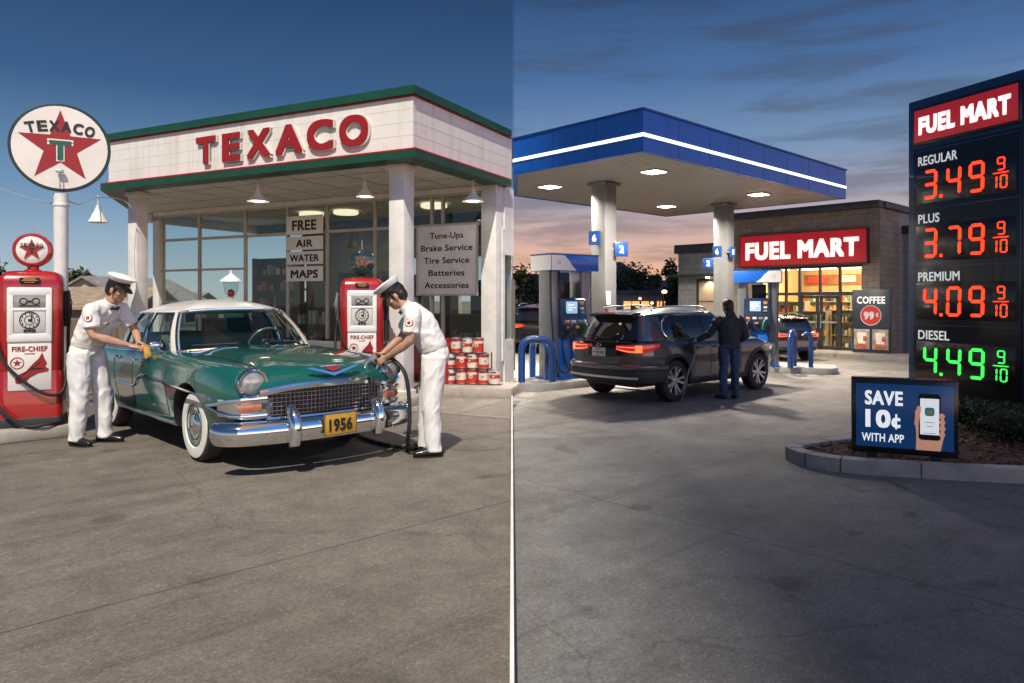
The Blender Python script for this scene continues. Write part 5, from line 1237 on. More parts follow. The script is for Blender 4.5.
# ------------------------------------------------------------------ modern pumps
SILV=mat('pump_silver',(.17,.185,.21),.35,.45,var=.06,vs=4)
def new_pump(label,loc,rz,mirror=1,h=2.55):
    t=thing('fuel_dispenser',label,'fuel pump',loc,rz,'blue modern fuel pumps'); m=mirror
    k=h/2.55
    b=MB()
    for x in (-.36,.36): b.loft([rrect(.24,.40,.06,z) for z in (0,2.2*k)],M=Matrix.Translation((x*m,0,0)))
    b.build('pillar',SILV,t)
    # hood: white end with a blue sweep
    b=MB(); b.box((0,0,2.36*k),(1.12,.66,.34*k),.03); hd=b.build('hood',M['blue'],t)
    b=MB(); z0,z1=2.20*k,2.52*k
    sw=[(-.563,z0)]+[(-.02+.16*(1-q)*(1-q)-.30*q,z0+(z1-z0)*q) for q in [i/8 for i in range(9)]]+[(-.563,z1-.02)]
    sw=[(-.563,z0),(.02,z0),(-.10,z0+.10*k),(-.17,z0+.20*k),(-.28,z1-.02),(-.563,z1-.02)]
    b.prism([(m*x,z) for x,z in sw],.332,.336,XZ); b.box((-.5625*m,0,(z0+z1)/2-.01),(.005,.62,z1-z0-.02)); b.build('white_sweep',mat('hood_white',(.62,.62,.60),.4,var=.05),hd)
    b=MB(); b.torus(.035,.006,20,5,Matrix.Translation((-.40*m,-.336,2.36*k))@XZ); b.build('emblem',mat('emblem_grey',(.25,.28,.33),.4),hd)
    b=MB(); b.box((0,0,2.525*k),(1.13,.67,.02)); b.build('hood_cap',M['blue_dk'],hd)
    # cabinet and console
    b=MB(); b.box((0,0,.44),(.62,.50,.88),.02); b.box((0,0,.03),(.98,.56,.06),.01); b.build('cabinet',M['blue'],t)
    b=MB(); b.prism([(.0,0.02),(.05,.085),(.12,.05),(.05,.02),(.02,-.07),(-.02,-.01),(-.09,.03),(-.03,.03)],.252,.256,Matrix.Translation((0,0,.62))@XZ); b.build('cabinet_mark',NW,t)
    b=MB(); b.loft([[(-.31,-.20,z) if False else (-.31,y0,z),(.31,y0,z),(.31,.2,z),(-.31,.2,z)] for z,y0 in ((.88,-.30),(1.12,-.34),(1.30,-.27),(1.66,-.22),(1.70,-.18))]); b.build('console',mat('console_dark_blue',(.012,.022,.05),.3,var=.1,coat=.4),t)
    def ony(z): return -.22-.05*(1.66-z)/.36 if z>1.30 else -.27-.07*(1.30-z)/.18
    b=MB(); b.box((-.04,ony(1.5)-.008,1.49),(.26,.02,.26),.008,M=Matrix.Identity(4)); b.build('screen',mat('lit_screen',(.2,.3,.4),.2,var=.3,vs=7,emit=(.35,.58,.80),es=.75),t)
    b=MB(); b.box((-.06,ony(1.5)-.020,1.55),(.14,.004,.03)); b.box((-.04,ony(1.5)-.020,1.49),(.18,.004,.02)); b.box((-.08,ony(1.5)-.020,1.44),(.09,.004,.03)); b.build('screen_text',mat('screen_white',(.6,.6,.6),.4,emit=(.8,.9,1),es=.8),t)
    for i,(x,z,w_,h_,c) in enumerate(((.20,1.58,.09,.07,'k_amber'),(.20,1.47,.09,.05,'k_white'),(.20,1.38,.09,.05,'k_grey'),(-.2,1.20,.10,.06,'k_amber'),(-.05,1.20,.10,.06,'k_white'),(.10,1.20,.10,.06,'k_grey'),(.22,1.20,.07,.06,'k_white'),(-.2,1.08,.09,.05,'k_grey'),(.0,1.08,.09,.05,'k_amber'))):
        b=MB(); b.box((x,ony(z)-.006,z),(w_,.03,h_),.006); b.build('button',M.setdefault(c,mat(c,{'k_amber':(.55,.25,.05),'k_white':(.6,.6,.58),'k_grey':(.2,.2,.2)}[c],.4,var=.05)),t)
    # nozzles in their boots on the console's lower edge, hoses
    for x,c in ((-.20,(.012,.012,.012)),(.16,(.02,.16,.06))):
        b=MB(); b.tube(smooth_path([(x,-.33,.93),(x,-.39,.99),(x+.02,-.41,1.10),(x+.03,-.38,1.16)],4),[.035]*5+[.028]*4+[.02]*4,8); b.tube(smooth_path([(x,-.40,.96),(x,-.46,1.03),(x+.02,-.43,1.12)],4),.008,6); b.build('nozzle',mat('nozzle_grip',c,.4),t)
    for x in (-.50,-.30):
        b=MB(); b.tube(smooth_path([(x*m,-.215,2.18*k),(x*m-.01,-.235,1.7),(x*m+.02*m,-.24,1.1),(x*m+.05*m,-.30,.45),(x*m+.16*m,-.40,.16),(x*m+.30*m,-.42,.35),(-.18,-.40,.92)],8),.017,8); b.build('hose',M['black'],t)
    b=MB(); b.box((.02,.1,1.86),(.34,.04,.36),.01); b.build('ad_panel',mat('ad_panel_dark',(.03,.02,.02),.3,var=.3,vs=9),t)
    return t
def ubar(label,loc,rz,wd,h,r=.07):
    t=tag(None or bpy.data.objects.new('tmp',None),None) if False else None
    b=MB(); rr=.2
    pts=[(-wd/2,0,0),(-wd/2,0,h-rr)]+[(-wd/2+rr-rr*math.cos(a),0,h-rr+rr*math.sin(a)) for a in [math.pi/2*i/6 for i in range(1,7)]]+[(wd/2-rr+rr*math.sin(a),0,h-rr+rr*math.cos(a)) for a in [math.pi/2*i/6 for i in range(0,7)]]+[(wd/2,0,0)]
    b.tube(pts,r,14); o=b.build('crash_bar',M['blue_dk']); o.location=loc; o.rotation_euler=(0,0,rz); return tag(o,label,'crash bar','blue crash bars on the pump islands')
def island(label,loc,rz,l,wd):
    t=thing('pump_island',label,'pump island',loc,rz)
    b=MB(); b.loft([rrect(l,wd,min(l,wd)*.28,0,8),rrect(l,wd,min(l,wd)*.28,.13,8),rrect(l-.03,wd-.03,min(l,wd)*.27,.155,8)]); b.build('slab',M['kerb'],t); return t
A1=R(36)
p1=(1.12,15.25)
island('grey concrete island under the nearer blue pump, left of the dark SUV',(p1[0]+.05,p1[1]+.25,GR),R(38),3.0,1.5)
o=new_pump('tall blue and silver pump with white hood end, left of the dark SUV',(p1[0],p1[1],GR+.15),A1,1,2.62); o.scale=(1.16,1.1,1)
ubar('blue arched crash bar at the left end of the nearer pump island',(X(537,14.45),14.45,GR+.15),R(6),.62,.86)
t=ubar('blue arched crash bar right behind the first one, by the nearer pump',(X(540,15.1),15.1,GR+.15),R(-60),.6,.80)
p2=(6.2,18.15)
island('grey concrete island under the farther blue pump, beyond the SUV hood',(p2[0]+.62,p2[1]+.1,GR),R(-22),2.6,1.25)
new_pump('blue and silver pump with white hood end, behind the standing customer',(p2[0],p2[1],GR+.15),R(-24),-1,2.42)
ubar('blue arched crash bar seen end on beside the farther pump',(X(793,17.7),17.75,GR+.15),R(60),.55,.86)
b=MB(); b.tube(smooth_path([(0,0,0),(0,0,.62),(-.02,0,.78),(-.10,.04,.82),(-.17,.06,.76)],5),.055,12); o=b.build('crash_bar',M['blue_dk']); o.location=(X(811,17.6),17.6,GR+.15); tag(o,'thin blue hooked post at the right end of the farther island','crash bar','blue crash bars on the pump islands')

# ------------------------------------------------------------------ convenience store
so=thing('convenience_store','grey block store with dark parapet, red sign box and a lit glass entrance','building',(11.75,23.0,GR),math.atan2(.687*1,-(-.727)) if False else math.atan2(-.727,.687))
# local x runs along the facade to the right (towards the near corner at x=0), local y goes back
def block(name,c1,c2,mort,bw=.40,bh=.20):
    m=bpy.data.materials.new(name); m.use_nodes=True; t=m.node_tree; n=t.nodes; p=n['Principled BSDF']; p.inputs['Roughness'].default_value=.8
    co=n.new('ShaderNodeTexCoord'); sp=n.new('ShaderNodeSeparateXYZ'); cb=n.new('ShaderNodeCombineXYZ'); ad=n.new('ShaderNodeMath'); ad.operation='ADD'
    t.links.new(co.outputs['Object'],sp.inputs[0]); t.links.new(sp.outputs['X'],ad.inputs[0]); t.links.new(sp.outputs['Y'],ad.inputs[1]); t.links.new(ad.outputs[0],cb.inputs['X']); t.links.new(sp.outputs['Z'],cb.inputs['Y'])
    br=n.new('ShaderNodeTexBrick'); br.inputs['Color1'].default_value=(*c1,1); br.inputs['Color2'].default_value=(*c2,1); br.inputs['Mortar'].default_value=(*mort,1); br.inputs['Scale'].default_value=1; br.inputs['Brick Width'].default_value=bw; br.inputs['Row Height'].default_value=bh; br.inputs['Mortar Size'].default_value=.008
    t.links.new(cb.outputs[0],br.inputs[0]); nz=n.new('ShaderNodeTexNoise'); nz.inputs['Scale'].default_value=14; t.links.new(co.outputs['Object'],nz.inputs[0])
    mx=n.new('ShaderNodeMixRGB'); mx.blend_type='MULTIPLY'; mx.inputs[0].default_value=.5; r=ramp(n,[(.3,(.6,.6,.6)),(.7,(1.2,1.2,1.2))]); t.links.new(nz.outputs[0],r.inputs[0]); t.links.new(br.outputs[0],mx.inputs[1]); t.links.new(r.outputs[0],mx.inputs[2]); t.links.new(mx.outputs[0],p.inputs['Base Color'])
    bp=n.new('ShaderNodeBump'); bp.inputs['Strength'].default_value=.5; bp.inputs['Distance'].default_value=.008; bp.invert=True; t.links.new(br.outputs['Fac'],bp.inputs['Height']); t.links.new(bp.outputs[0],p.inputs['Normal'])
    return m
BK=block('tan_grey_block',(.21,.165,.12),(.27,.215,.16),(.12,.10,.085)); BK2=block('grey_block',(.24,.24,.24),(.29,.29,.28),(.15,.15,.15))
CAPM=mat('parapet_cap',(.025,.028,.032),.45,var=.1)
HT=4.78; WL=-5.2; WS=-7.6
def sfx(px):      # local x on the facade seen at picture column px
    k=(px-512)/F; ux,uy=.687,-.727
    return (k*23.0-11.75)/(ux-k*uy)
def szf(py,x): return (EYE-GR)+(300-py)/F*(23.0-.727*x)
dx0,dx1=sfx(798.5),sfx(839); wx0,wx1=sfx(760),sfx(862)
zb_sign=szf(268,sfx(742)); zdoor=szf(294,dx0); ztop=szf(268,wx1)
ztop=szf(266.5,sfx(800)); 
# main block walls around the glazed front
b=MB()
b.box(((wx0+WL)/2,.15,HT/2),(wx0-WL,.3,HT)); b.box((wx1/2,.15,HT/2),(-wx1,.3,HT)); b.box(((wx0+wx1)/2,.15,(HT+ztop)/2),(wx1-wx0,.3,HT-ztop))
b.build('front_wall',BK,so)
b=MB(); b.box((-.15,1.0,HT/2),(.297,1.4,HT)); b.build('side_wall',BK,so)
b=MB(); b.box((WL/2,5.4,HT/2),(-WL,.3,HT)); b.box((WL+.15,2.85,HT/2),(.3,4.8,HT)); b.box((-.15,3.5,HT/2),(.29,3.6,HT)); b.build('rear_wall',BK2,so)
b=MB(); b.box((WL/2,2.7,HT-.5),(-WL-.1,5.2,.12)); b.build('roof',mat('store_roof',(.08,.08,.08),.9),so)
b=MB(); b.box((WL/2,-.03,HT+.09),(-WL+.14,.5,.22),.01); b.box((-.10,2.8,HT+.09),(.42,5.2,.215),.01); b.box((WL+.06,2.8,HT+.09),(.42,5.2,.215),.01); b.build('parapet_cap',CAPM,so)
# lower wings
b=MB(); b.box(((WL+WS)/2,.30,1.86),(WL-WS,.4,3.72)); b.box((WS+.15,2.2,1.86),(.3,3.4,3.72)); b.build('wing_wall',BK2,so)
b=MB(); b.box(((WL+WS)/2-.05,.8,3.80),(WL-WS+.1,1.7,.34),.01); b.build('wing_cap',CAPM,so)
b=MB(); b.box(((WL+WS)/2-.1,-.12,2.74),(WL-WS+.3,.7,.10),.01); b.build('wing_awning',CAPM,so)
b=MB(); b.box((.9,2.3,2.05),(1.9,.3,4.1)); b.box((1.8,4.2,2.05),(.3,4.0,4.1)); b.build('right_wing_wall',BK2,so)
b=MB(); b.box((.9,2.25,4.18),(2.0,.55,.26),.01); b.build('right_wing_cap',CAPM,so)
# lit niche on the lower wing
nx0,nx1=sfx(697),sfx(722)
b=MB(); b.box(((nx0+nx1)/2,.085,1.28),(nx1-nx0,.05,2.5)); dn=b.build('service_door',mat('beige_door',(.34,.27,.20),.6,var=.08),so)
b=MB()
for x in (nx0,nx1): b.box((x,.06,1.30),(.08,.09,2.6))
b.box(((nx0+nx1)/2,.06,2.58),(nx1-nx0,.09,.08)); b.box(((nx0+nx1)/2,.055,1.75),(nx1-nx0,.02,.03)); b.build('frame',M['darkframe'],dn)
t=(nx0+nx1)/2
b=MB(); b.lathe([(.07,0),(.08,.05)],16,Matrix.Translation((t,-.12,2.63))); wl_=b.build('wall_lamp',M['lamp_on'],so)
ld=bpy.data.lights.new('door_light','SPOT'); ld.energy=60; ld.color=(1,.72,.42); ld.spot_size=R(115); ld.spot_blend=.6; ld.shadow_soft_size=.05; lo=bpy.data.objects.new('door_light',ld); COL.objects.link(lo); lo.parent=so; lo.location=(t,-.12,2.60); lo.rotation_euler=(R(8),0,0)
# glazing
FRM=M['darkframe']
b=MB()
zt2=szf(294,dx0)
vx=[wx0,sfx(785),dx0,sfx(819),dx1,wx1]
for x in vx: b.box((x,.10,ztop/2 if x in(wx0,wx1,dx0,dx1) else (ztop+zt2)/2),(.07,.10,ztop if x in(wx0,wx1,dx0,dx1) else ztop-zt2))
for x in (sfx(785),): b.box((x,.10,ztop/2),(.07,.1,ztop))
b.box(((wx0+wx1)/2,.10,ztop-.04),(wx1-wx0,.11,.08)); b.box(((wx0+wx1)/2,.10,zt2),(wx1-wx0,.11,.10)); b.box(((wx0+dx0)/2,.10,.12),(dx0-wx0,.10,.24)); b.box(((wx1+dx1)/2,.10,.12),(wx1-dx1,.10,.24))
b.build('window_frame',FRM,so)
SG_=glass('store_glass',(.95,.95,.93),.9)
xs_=[wx0,sfx(785),dx0,dx1,wx1]
for x0,x1 in zip(xs_,xs_[1:]):
    b=MB(); b.box(((x0+x1)/2,.10,(ztop+zt2)/2),(x1-x0-.06,.008,ztop-zt2-.1)); b.build('transom_pane',SG_,so)
    if x0!=dx0: b=MB(); b.box(((x0+x1)/2,.10,(zt2+.24)/2),(x1-x0-.06,.008,zt2-.32)); b.build('window_pane',SG_,so)
for x0,x1,hx in ((dx0,(dx0+dx1)/2,1),((dx0+dx1)/2,dx1,-1)):
    b=MB(); c=(x0+x1)/2; wd=x1-x0-.03
    for s in (-1,1): b.box((c+s*(wd/2-.05),.09,zt2/2-.02),(.10,.06,zt2-.12))
    b.box((c,.09,.14),(wd,.06,.24)); b.box((c,.09,zt2-.11),(wd,.06,.10)); dr=b.build('door',FRM,so)
    b=MB(); b.box((c,.09,zt2/2),(wd-.2,.008,zt2-.4)); b.build('pane',SG_,dr)
    b=MB(); b.box((c,.04,1.05),(wd-.1,.04,.05)); b.tube([(c+hx*(wd/2-.06),.02,.85),(c+hx*(wd/2-.06),.02,1.3)],.018,6); b.build('handle',M['steel'],dr)
# sign box
sx0,sx1=sfx(742),sfx(869); zs0=szf(267,sx0); zs1=szf(237,sx0)
tS=thing('store_sign','long red illuminated sign box above the store entrance','sign',tuple((Matrix.Translation(so.location)@Matrix.Rotation(math.atan2(-.727,.687),4,'Z')@Vector(((sx0+sx1)/2,-.09,0)))),math.atan2(-.727,.687))
b=MB(); b.box((0,0,(zs0+zs1)/2),(sx1-sx0,.17,zs1-zs0),.012); b.build('sign_box',mat('sign_box_red',(.33,.012,.016),.4,var=.04,emit=(.55,.012,.02),es=.42),tS)
b=MB(); b.text('FUEL MART',(zs1-zs0)*.60,Matrix.Translation((0,-.085,(zs0+zs1)/2)),width=(sx1-sx0)*.89,ext=.03,bold=.045); b.build('lettering',mat('sign_letters_lit',(.8,.8,.78),.4,var=0,emit=(1,.96,.88),es=.85),tS)
b=MB(); 
for z in (zs0,zs1): b.box((0,-.01,z),(sx1-sx0+.04,.18,.035))
for x in (-1,1): b.box((x*(sx1-sx0)/2,-.01,(zs0+zs1)/2),(.035,.18,zs1-zs0))
b.build('sign_frame',mat('sign_frame_dark_red',(.10,.008,.01),.4),tS)
# interior: warm light, floor, ceiling, shelving
b=MB(); b.box((WL/2,2.8,.03),(-WL-.6,5.0,.06)); b.build('shop_floor',mat('pale_tiles',(.42,.36,.28),.4,var=.08),so)
b=MB(); b.box((WL/2,2.75,3.70),(-WL-.62,4.9,.08)); b.build('ceiling',mat('ceiling_tiles',(.62,.52,.36),.8,var=.06),so)
b=MB(); b.box((WL/2,5.18,1.9),(-WL-.62,.1,3.6)); b.box((WL+.36,2.8,1.9),(.1,4.8,3.6)); b.box((-.36,2.9,1.9),(.1,4.4,3.6)); b.build('inner_wall',mat('warm_inner_wall',(.42,.29,.15),.8,var=.08),so)
WARM=mat('ceiling_tube',(.8,.8,.8),.4,var=0,emit=(1,.93,.78),es=9)
for k,(x,y) in enumerate(((-4.3,1.3),(-2.6,1.3),(-1.1,1.3),(-3.6,2.9),(-1.8,2.9),(-4.2,4.3),(-2.4,4.3))):
    b=MB(); b.box((x,y,2.78+.10*y),(1.35,.13,.05),.01); lo=b.build('ceiling_lamp',WARM,so)
for x,y in ((-3.7,1.6),(-1.5,1.6),(-2.6,3.6)):
    ld=bpy.data.lights.new('shop_light','AREA'); ld.size=1.2; ld.energy=270; ld.color=(1,.74,.42); lo=bpy.data.objects.new('shop_light',ld); COL.objects.link(lo); lo.parent=so; lo.location=(x,y,3.55)
b=MB(); b.box((WL/2,5.11,2.62),(-WL-.7,.04,.42)); b.build('wall_band',mat('wall_band_brown',(.22,.09,.035),.6,var=.2,vs=4),so)
for k,(x,z,w_,c) in enumerate(((-4.2,2.62,.8,(.5,.05,.03)),(-3.0,2.66,.6,(.6,.52,.38)),(-1.9,2.62,.9,(.10,.18,.30)),(-.9,2.66,.5,(.55,.28,.05)))):
    b=MB(); b.box((x,5.07,z),(w_,.03,.26)); b.build('wall_poster',mat('wall_poster',c,.5,var=.3,vs=8),so)
SW=lambda x,y,z=0: tuple(Matrix.Translation(so.location)@Matrix.Rotation(math.atan2(-.727,.687),4,'Z')@Vector((x,y,z)))
GD2=[mat('pack_red',(.50,.05,.03),.4),mat('pack_cream',(.6,.5,.35),.5),mat('pack_blue',(.05,.14,.34),.4),mat('pack_orange',(.55,.22,.04),.4),mat('pack_green',(.08,.22,.08),.4),mat('pack_dark',(.05,.04,.04),.4)]
def store_shelf(label,x,y,wd,h,rz,seed):
    rnd=random.Random(seed); t=thing('store_shelf',label,'shelf',SW(x,y,.06),math.atan2(-.727,.687)+rz,'product shelves inside the lit store')
    b=MB(); n=max(3,int(h/.36))
    for s in (-1,1): b.box((s*wd/2,0,h/2),(.03,.42,h))
    b.box((0,.05,h/2),(wd,.02,h))
    for k in range(n+1): b.box((0,0,.04+k*(h-.06)/n),(wd-.03,.40,.025))
    b.build('shelf_frame',mat('shelf_grey',(.30,.27,.22),.5),t)
    for k in range(n):
        c=MB(); xx=-wd/2+.05
        while xx<wd/2-.08:
            w_=rnd.uniform(.05,.13); hh=rnd.uniform(.14,.27); z=.055+k*(h-.06)/n
            if rnd.random()<.5: c.box((xx+w_/2,-.08,z+hh/2),(w_*.92,.2,hh),mi=rnd.randrange(6))
            else: c.lathe([(w_*.45,z),(w_*.45,z+hh*.75),(w_*.2,z+hh)],8,Matrix.Translation((xx+w_/2,-.08,0)),mi=rnd.randrange(6))
            xx+=w_+.01
        c.build('product_row',GD2,t)
store_shelf('tall product shelf inside the store behind the left window',-4.1,2.2,1.5,1.7,0,11)
store_shelf('low product shelf right inside the left store door',-2.95,1.8,1.1,1.35,0,12)
store_shelf('low product shelf right inside the right store door',-1.75,2.0,1.1,1.4,0,13)
store_shelf('product shelf inside the store beside the coffee board',-.85,1.6,.8,1.75,0,14)
store_shelf('wall shelf at the back of the store, left half',-3.8,4.8,2.2,2.1,0,15)
store_shelf('wall shelf at the back of the store, right half',-1.5,4.8,2.0,2.1,0,16)
# pavement in front of the store
P=[SW(-8.4,-1.55),SW(2.6,-1.55),SW(2.6,.0),SW(-8.4,.0)]
b=MB(); b.prism([(p[0],p[1]) for p in P],GR+.0,GR+.13); tag(b.build('pavement',M['conc_dusk']),kind='structure')
# coffee board
kx0,kx1=sfx(853.5),sfx(890); kc=(kx0+kx1)/2; kd=-.35
def sx_at(px,y): 
    k=(px-512)/F; ux,uy=.687,-.727; vx,vy=.727,.687
    return (k*(23.0+vy*y)-(11.75+vx*y))/(ux-k*uy)
kx0,kx1=sx_at(852.5,-.45),sx_at(890.5,-.45); kc=(kx0+kx1)/2; kw=kx1-kx0
def kz(py): return (EYE-GR)+(300-py)/F*(23.0-.727*kc+.687*-.45)
t=thing('coffee_board','dark promotional board reading coffee 99 cents beside the store doors','sign',SW(kc,-.45),math.atan2(-.727,.687))
z1,z0,zm=kz(289.5),kz(356),kz(326.5)
b=MB(); b.box((0,.03,(z1+z0)/2),(kw,.10,z1-z0),.01); b.build('board_body',mat('board_navy',(.014,.022,.034),.4,var=.06),t)
b=MB(); b.text('COFFEE',(z1-zm)*.205,Matrix.Translation((0,-.021,z1-(z1-zm)*.28)),width=kw*.74,ext=.004,bold=.03); b.text('¢' if False else 'c',.12,Matrix.Translation((kw*.20,-.034,z1-(z1-zm)*.66)),width=.06,ext=.004,bold=.03) if False else None; b.build('lettering',mat('coffee_letters',(.75,.75,.72),.4,var=0,emit=(.9,.9,.85),es=.35),t)
b=MB(); b.prism(circ(kw*.275,40),.021,.030,Matrix.Translation((0,0,z1-(z1-zm)*.70))@XZ); pr=b.build('price_roundel',mat('roundel_red',(.38,.02,.02),.4,var=0,emit=(.5,.02,.02),es=.25),t)
b=MB(); b.torus(kw*.27,.012,40,5,Matrix.Translation((0,-.030,z1-(z1-zm)*.70))@XZ); b.text('99',(z1-zm)*.22,Matrix.Translation((-kw*.05,-.032,z1-(z1-zm)*.70)),width=kw*.27,ext=.004,bold=.05); b.text('c',(z1-zm)*.15,Matrix.Translation((kw*.17,-.032,z1-(z1-zm)*.66)),width=kw*.07,ext=.004,bold=.03); b.box((kw*.17,-.034,z1-(z1-zm)*.685),(kw*.016,.004,(z1-zm)*.13)); b.build('lettering',NW,pr)
for s in (-1,1):
    b=MB(); b.box((s*kw*.245,-.022,(zm+z0+.12)/2),(kw*.42,.01,zm-z0-.30),.004); ps=b.build('food_poster',mat('poster_brown',(.16,.12,.09),.5,col2=(.36,.30,.24),vs=9,var=.3),t)
    b=MB(); 
    zz=(zm+z0+.12)/2; b.lathe([(.11,-.16),(.15,.12),(.15,.14),(.0,.15)],20,Matrix.Translation((s*kw*.245,-.030,zz+.02))@Matrix.Diagonal((1,.06,1,1))); b.box((s*kw*.245,-.032,zz+.18),(.28,.006,.06),.003); b.build('cup_picture',mat('cup_picture_pale',(.62,.55,.48),.5),ps)
    b=MB(); b.box((s*kw*.245,-.034,zz-.22),(.34,.006,.14),.003); b.box((s*kw*.245+.1,-.036,zz+.02),(.10,.006,.16),.003); b.build('pastry_picture',mat('pastry_picture_red',(.36,.07,.03),.5,var=.4,vs=14),ps)

# ------------------------------------------------------------------ price pylon
PD=Vector((.35,-.937)); PA=Vector((6.93,12.6)); PLN=2.06
prz=math.atan2(PD.y,PD.x)
py_=thing('price_pylon','tall blue pylon sign with red name panel and lit fuel prices','sign',(PA.x,PA.y,GR),prz)
PH=5.25; NAVY=mat('pylon_blue',(.012,.040,.105),.35,var=.07,vs=1.5,coat=.4)
b=MB(); b.box((PLN/2,.22,PH/2),(PLN,.44,PH),.03); b.build('pylon_body',NAVY,py_)
def pz(py,u): return (EYE-GR)+(300-py)/F*(12.6-.937*u)
b=MB()
z0,z1=pz(146.5,.15),pz(109.5,.15)
b.box((PLN/2+.02,-.01,(z0+z1)/2),(PLN-.20,.06,z1-z0),.015); b.build('name_frame',M['black_gloss'],py_)
b=MB(); b.box((PLN/2+.02,-.036,(z0+z1)/2),(PLN-.28,.03,z1-z0-.09),.01); nm=b.build('name_panel',mat('name_panel_red',(.40,.015,.02),.35,var=.04,emit=(.55,.02,.03),es=.40),py_)
b=MB(); b.text('FUEL MART',(z1-z0)*.50,Matrix.Translation((PLN/2+.02,-.052,(z0+z1)/2)),width=PLN-.48,ext=.012,bold=.045); b.build('lettering',mat('pylon_letters_lit',(.8,.8,.8),.4,var=0,emit=(1,.97,.93),es=.9),nm)
zp1,zp0=z0-.07,pz(399,.15)
b=MB(); b.box((PLN/2+.02,-.008,(zp1+zp0)/2),(PLN-.22,.05,zp1-zp0),.015); pb=b.build('price_board',mat('price_board_black',(.006,.008,.011),.3,var=.2,coat=.3),py_)
SEG={'0':'abcdef','1':'bc','2':'abged','3':'abgcd','4':'fgbc','5':'afgcd','6':'afgedc','7':'abc','8':'abcdefg','9':'abcdfg'}
def digit(mb,ch,cx,cz,wd,h,th,y,slant=.06):
    def seg(x0,z0,x1,z1):
        p,q=Vector((x0,z0)),Vector((x1,z1)); d=(q-p).normalized(); n=Vector((-d.y,d.x))*th/2; g=th*.12
        a=p+d*g; bq=q-d*g
        P=[a,a+d*th*.5+n,bq-d*th*.5+n,bq,bq-d*th*.5-n,a+d*th*.5-n]
        mb.prism([(cx+v.x+slant*v.y,cz+v.y) for v in P],y,y+.008,XZ)
    w2,h2=wd/2-th/2,h/2-th/2
    S=dict(a=(-w2,h2,w2,h2),b=(w2,h2,w2,0),c=(w2,0,w2,-h2),d=(-w2,-h2,w2,-h2),e=(-w2,-h2,-w2,0),f=(-w2,0,-w2,h2),g=(-w2,0,w2,0))
    for s in SEG[ch]: seg(*S[s])
LED=mat('led_orange_red',(.3,.03,.01),.4,var=0,emit=(1,.040,.009),es=2.3); LEDG=mat('led_green',(.02,.3,.05),.4,var=0,emit=(.05,.95,.10),es=1.35)
TXT=mat('grade_letters',(.6,.6,.58),.4,var=0,emit=(.85,.87,.88),es=.5)
n4=(zp1-zp0)*.918/4; zr0=zp1-.045
for k,(nmn,pr,m) in enumerate((('REGULAR','3.49',LED),('PLUS','3.79',LED),('PREMIUM','4.09',LED),('DIESEL','4.49',LEDG))):
    zt=zr0-n4*k
    b=MB(); b.box((PLN/2+.02,-.036,zt-n4*.60),(PLN-.36,.012,n4*.62),.005); win=b.build('price_window',mat('led_window',(.010,.006,.006),.25,var=.1,coat=.4),pb)
    b=MB(); b.text(nmn,n4*.165,Matrix.Translation((.235,-.034,zt-n4*.17)),width={'REGULAR':.72,'PLUS':.40,'PREMIUM':.76,'DIESEL':.58}[nmn],ext=.004,bold=.012,align='LEFT'); b.build('grade_name',TXT,pb)
    zc=zt-n4*.60; h=n4*.50; wd=.26; th=.052
    for ch,cx in zip((pr[0],pr[2],pr[3]),(.47,.90,1.29)): b=MB(); digit(b,ch,cx,zc,wd,h,th,.044,.03); b.build('led_digit',m,win)
    b=MB(); b.box((.675,-.048,zc-h/2+.025),(.05,.008,.05)); b.build('led_point',m,win)
    for ch,cx,cz_,w_ in (('9',1.685,zc+h*.28,.125),('1',1.58,zc-h*.28,.09),('0',1.725,zc-h*.28,.115)): b=MB(); digit(b,ch,cx,cz_,w_,h*.42,.022,.044,.02); b.build('led_digit',m,win)
    b=MB(); b.box((1.68,-.048,zc),(.24,.008,.017)); b.build('fraction_bar',m,win)
    b=MB(); b.box((PLN/2+.02,-.034,zt-.006),(PLN-.24,.01,.014)); b.build('divider',NAVY,pb)
# ------------------------------------------------------------------ planter island
kz0=GR
PL=[(3.25,8.35),(3.08,8.0),(3.25,7.62),(3.75,7.35),(5.2,7.0),(8,6.9),(11,7.2),(11,14.2),(7.0,14.2),(6.4,13.0),(6.0,10.8),(5.3,9.4),(4.2,8.85)]
def smooth_closed(P,n=6):
    o=[]; N_=len(P)
    for i in range(N_):
        a,b,c,d=[Vector((*P[(i+k)%N_],0)) for k in (-1,0,1,2)]
        for k in range(n):
            t=k/n; v=.5*((2*b)+(c-a)*t+(2*a-5*b+4*c-d)*t*t+(3*b-a-3*c+d)*t**3); o.append((v.x,v.y))
    return o
PLs=smooth_closed(PL)
area=sum(PLs[i-1][0]*PLs[i][1]-PLs[i][0]*PLs[i-1][1] for i in range(len(PLs)))
if area<0: PLs=PLs[::-1]
t=thing('planter_kerb','pale concrete kerb around the mulch bed below the price pylon','kerb',(0,0,GR))
ringband(PLs,0,.17,0,.15).build('kerb_stone',M['kerb'],t,40)
b=MB()
for k in range(0,len(PLs),5):
    p,q=Vector(PLs[k-1]),Vector(PLs[k]); c=inset(PLs,.085)[k]; b.box((c[0],c[1],.0755),(.012,.178,.153),rz=math.atan2((q-p).y,(q-p).x))
b.build('kerb_joint',mat('kerb_joint_dark',(.07,.07,.065),.9),t)
b=MB(); b.prism(inset(PLs,.16),.0,.11); o=b.build('mulch_bed',mat('red_brown_mulch',(.055,.022,.014),.95,var=.5,vs=30,bump=1,bs=60)); o.location.z=GR; tag(o,kind='structure')
rnd=random.Random(5); c=MB()
inn=inset(PLs,.2)
def inside(x,y,P):
    r=False
    for i in range(len(P)):
        (x0,y0),(x1,y1)=P[i-1],P[i]
        if (y0>y)!=(y1>y) and x<(x1-x0)*(y-y0)/(y1-y0)+x0: r=not r
    return r
k=0
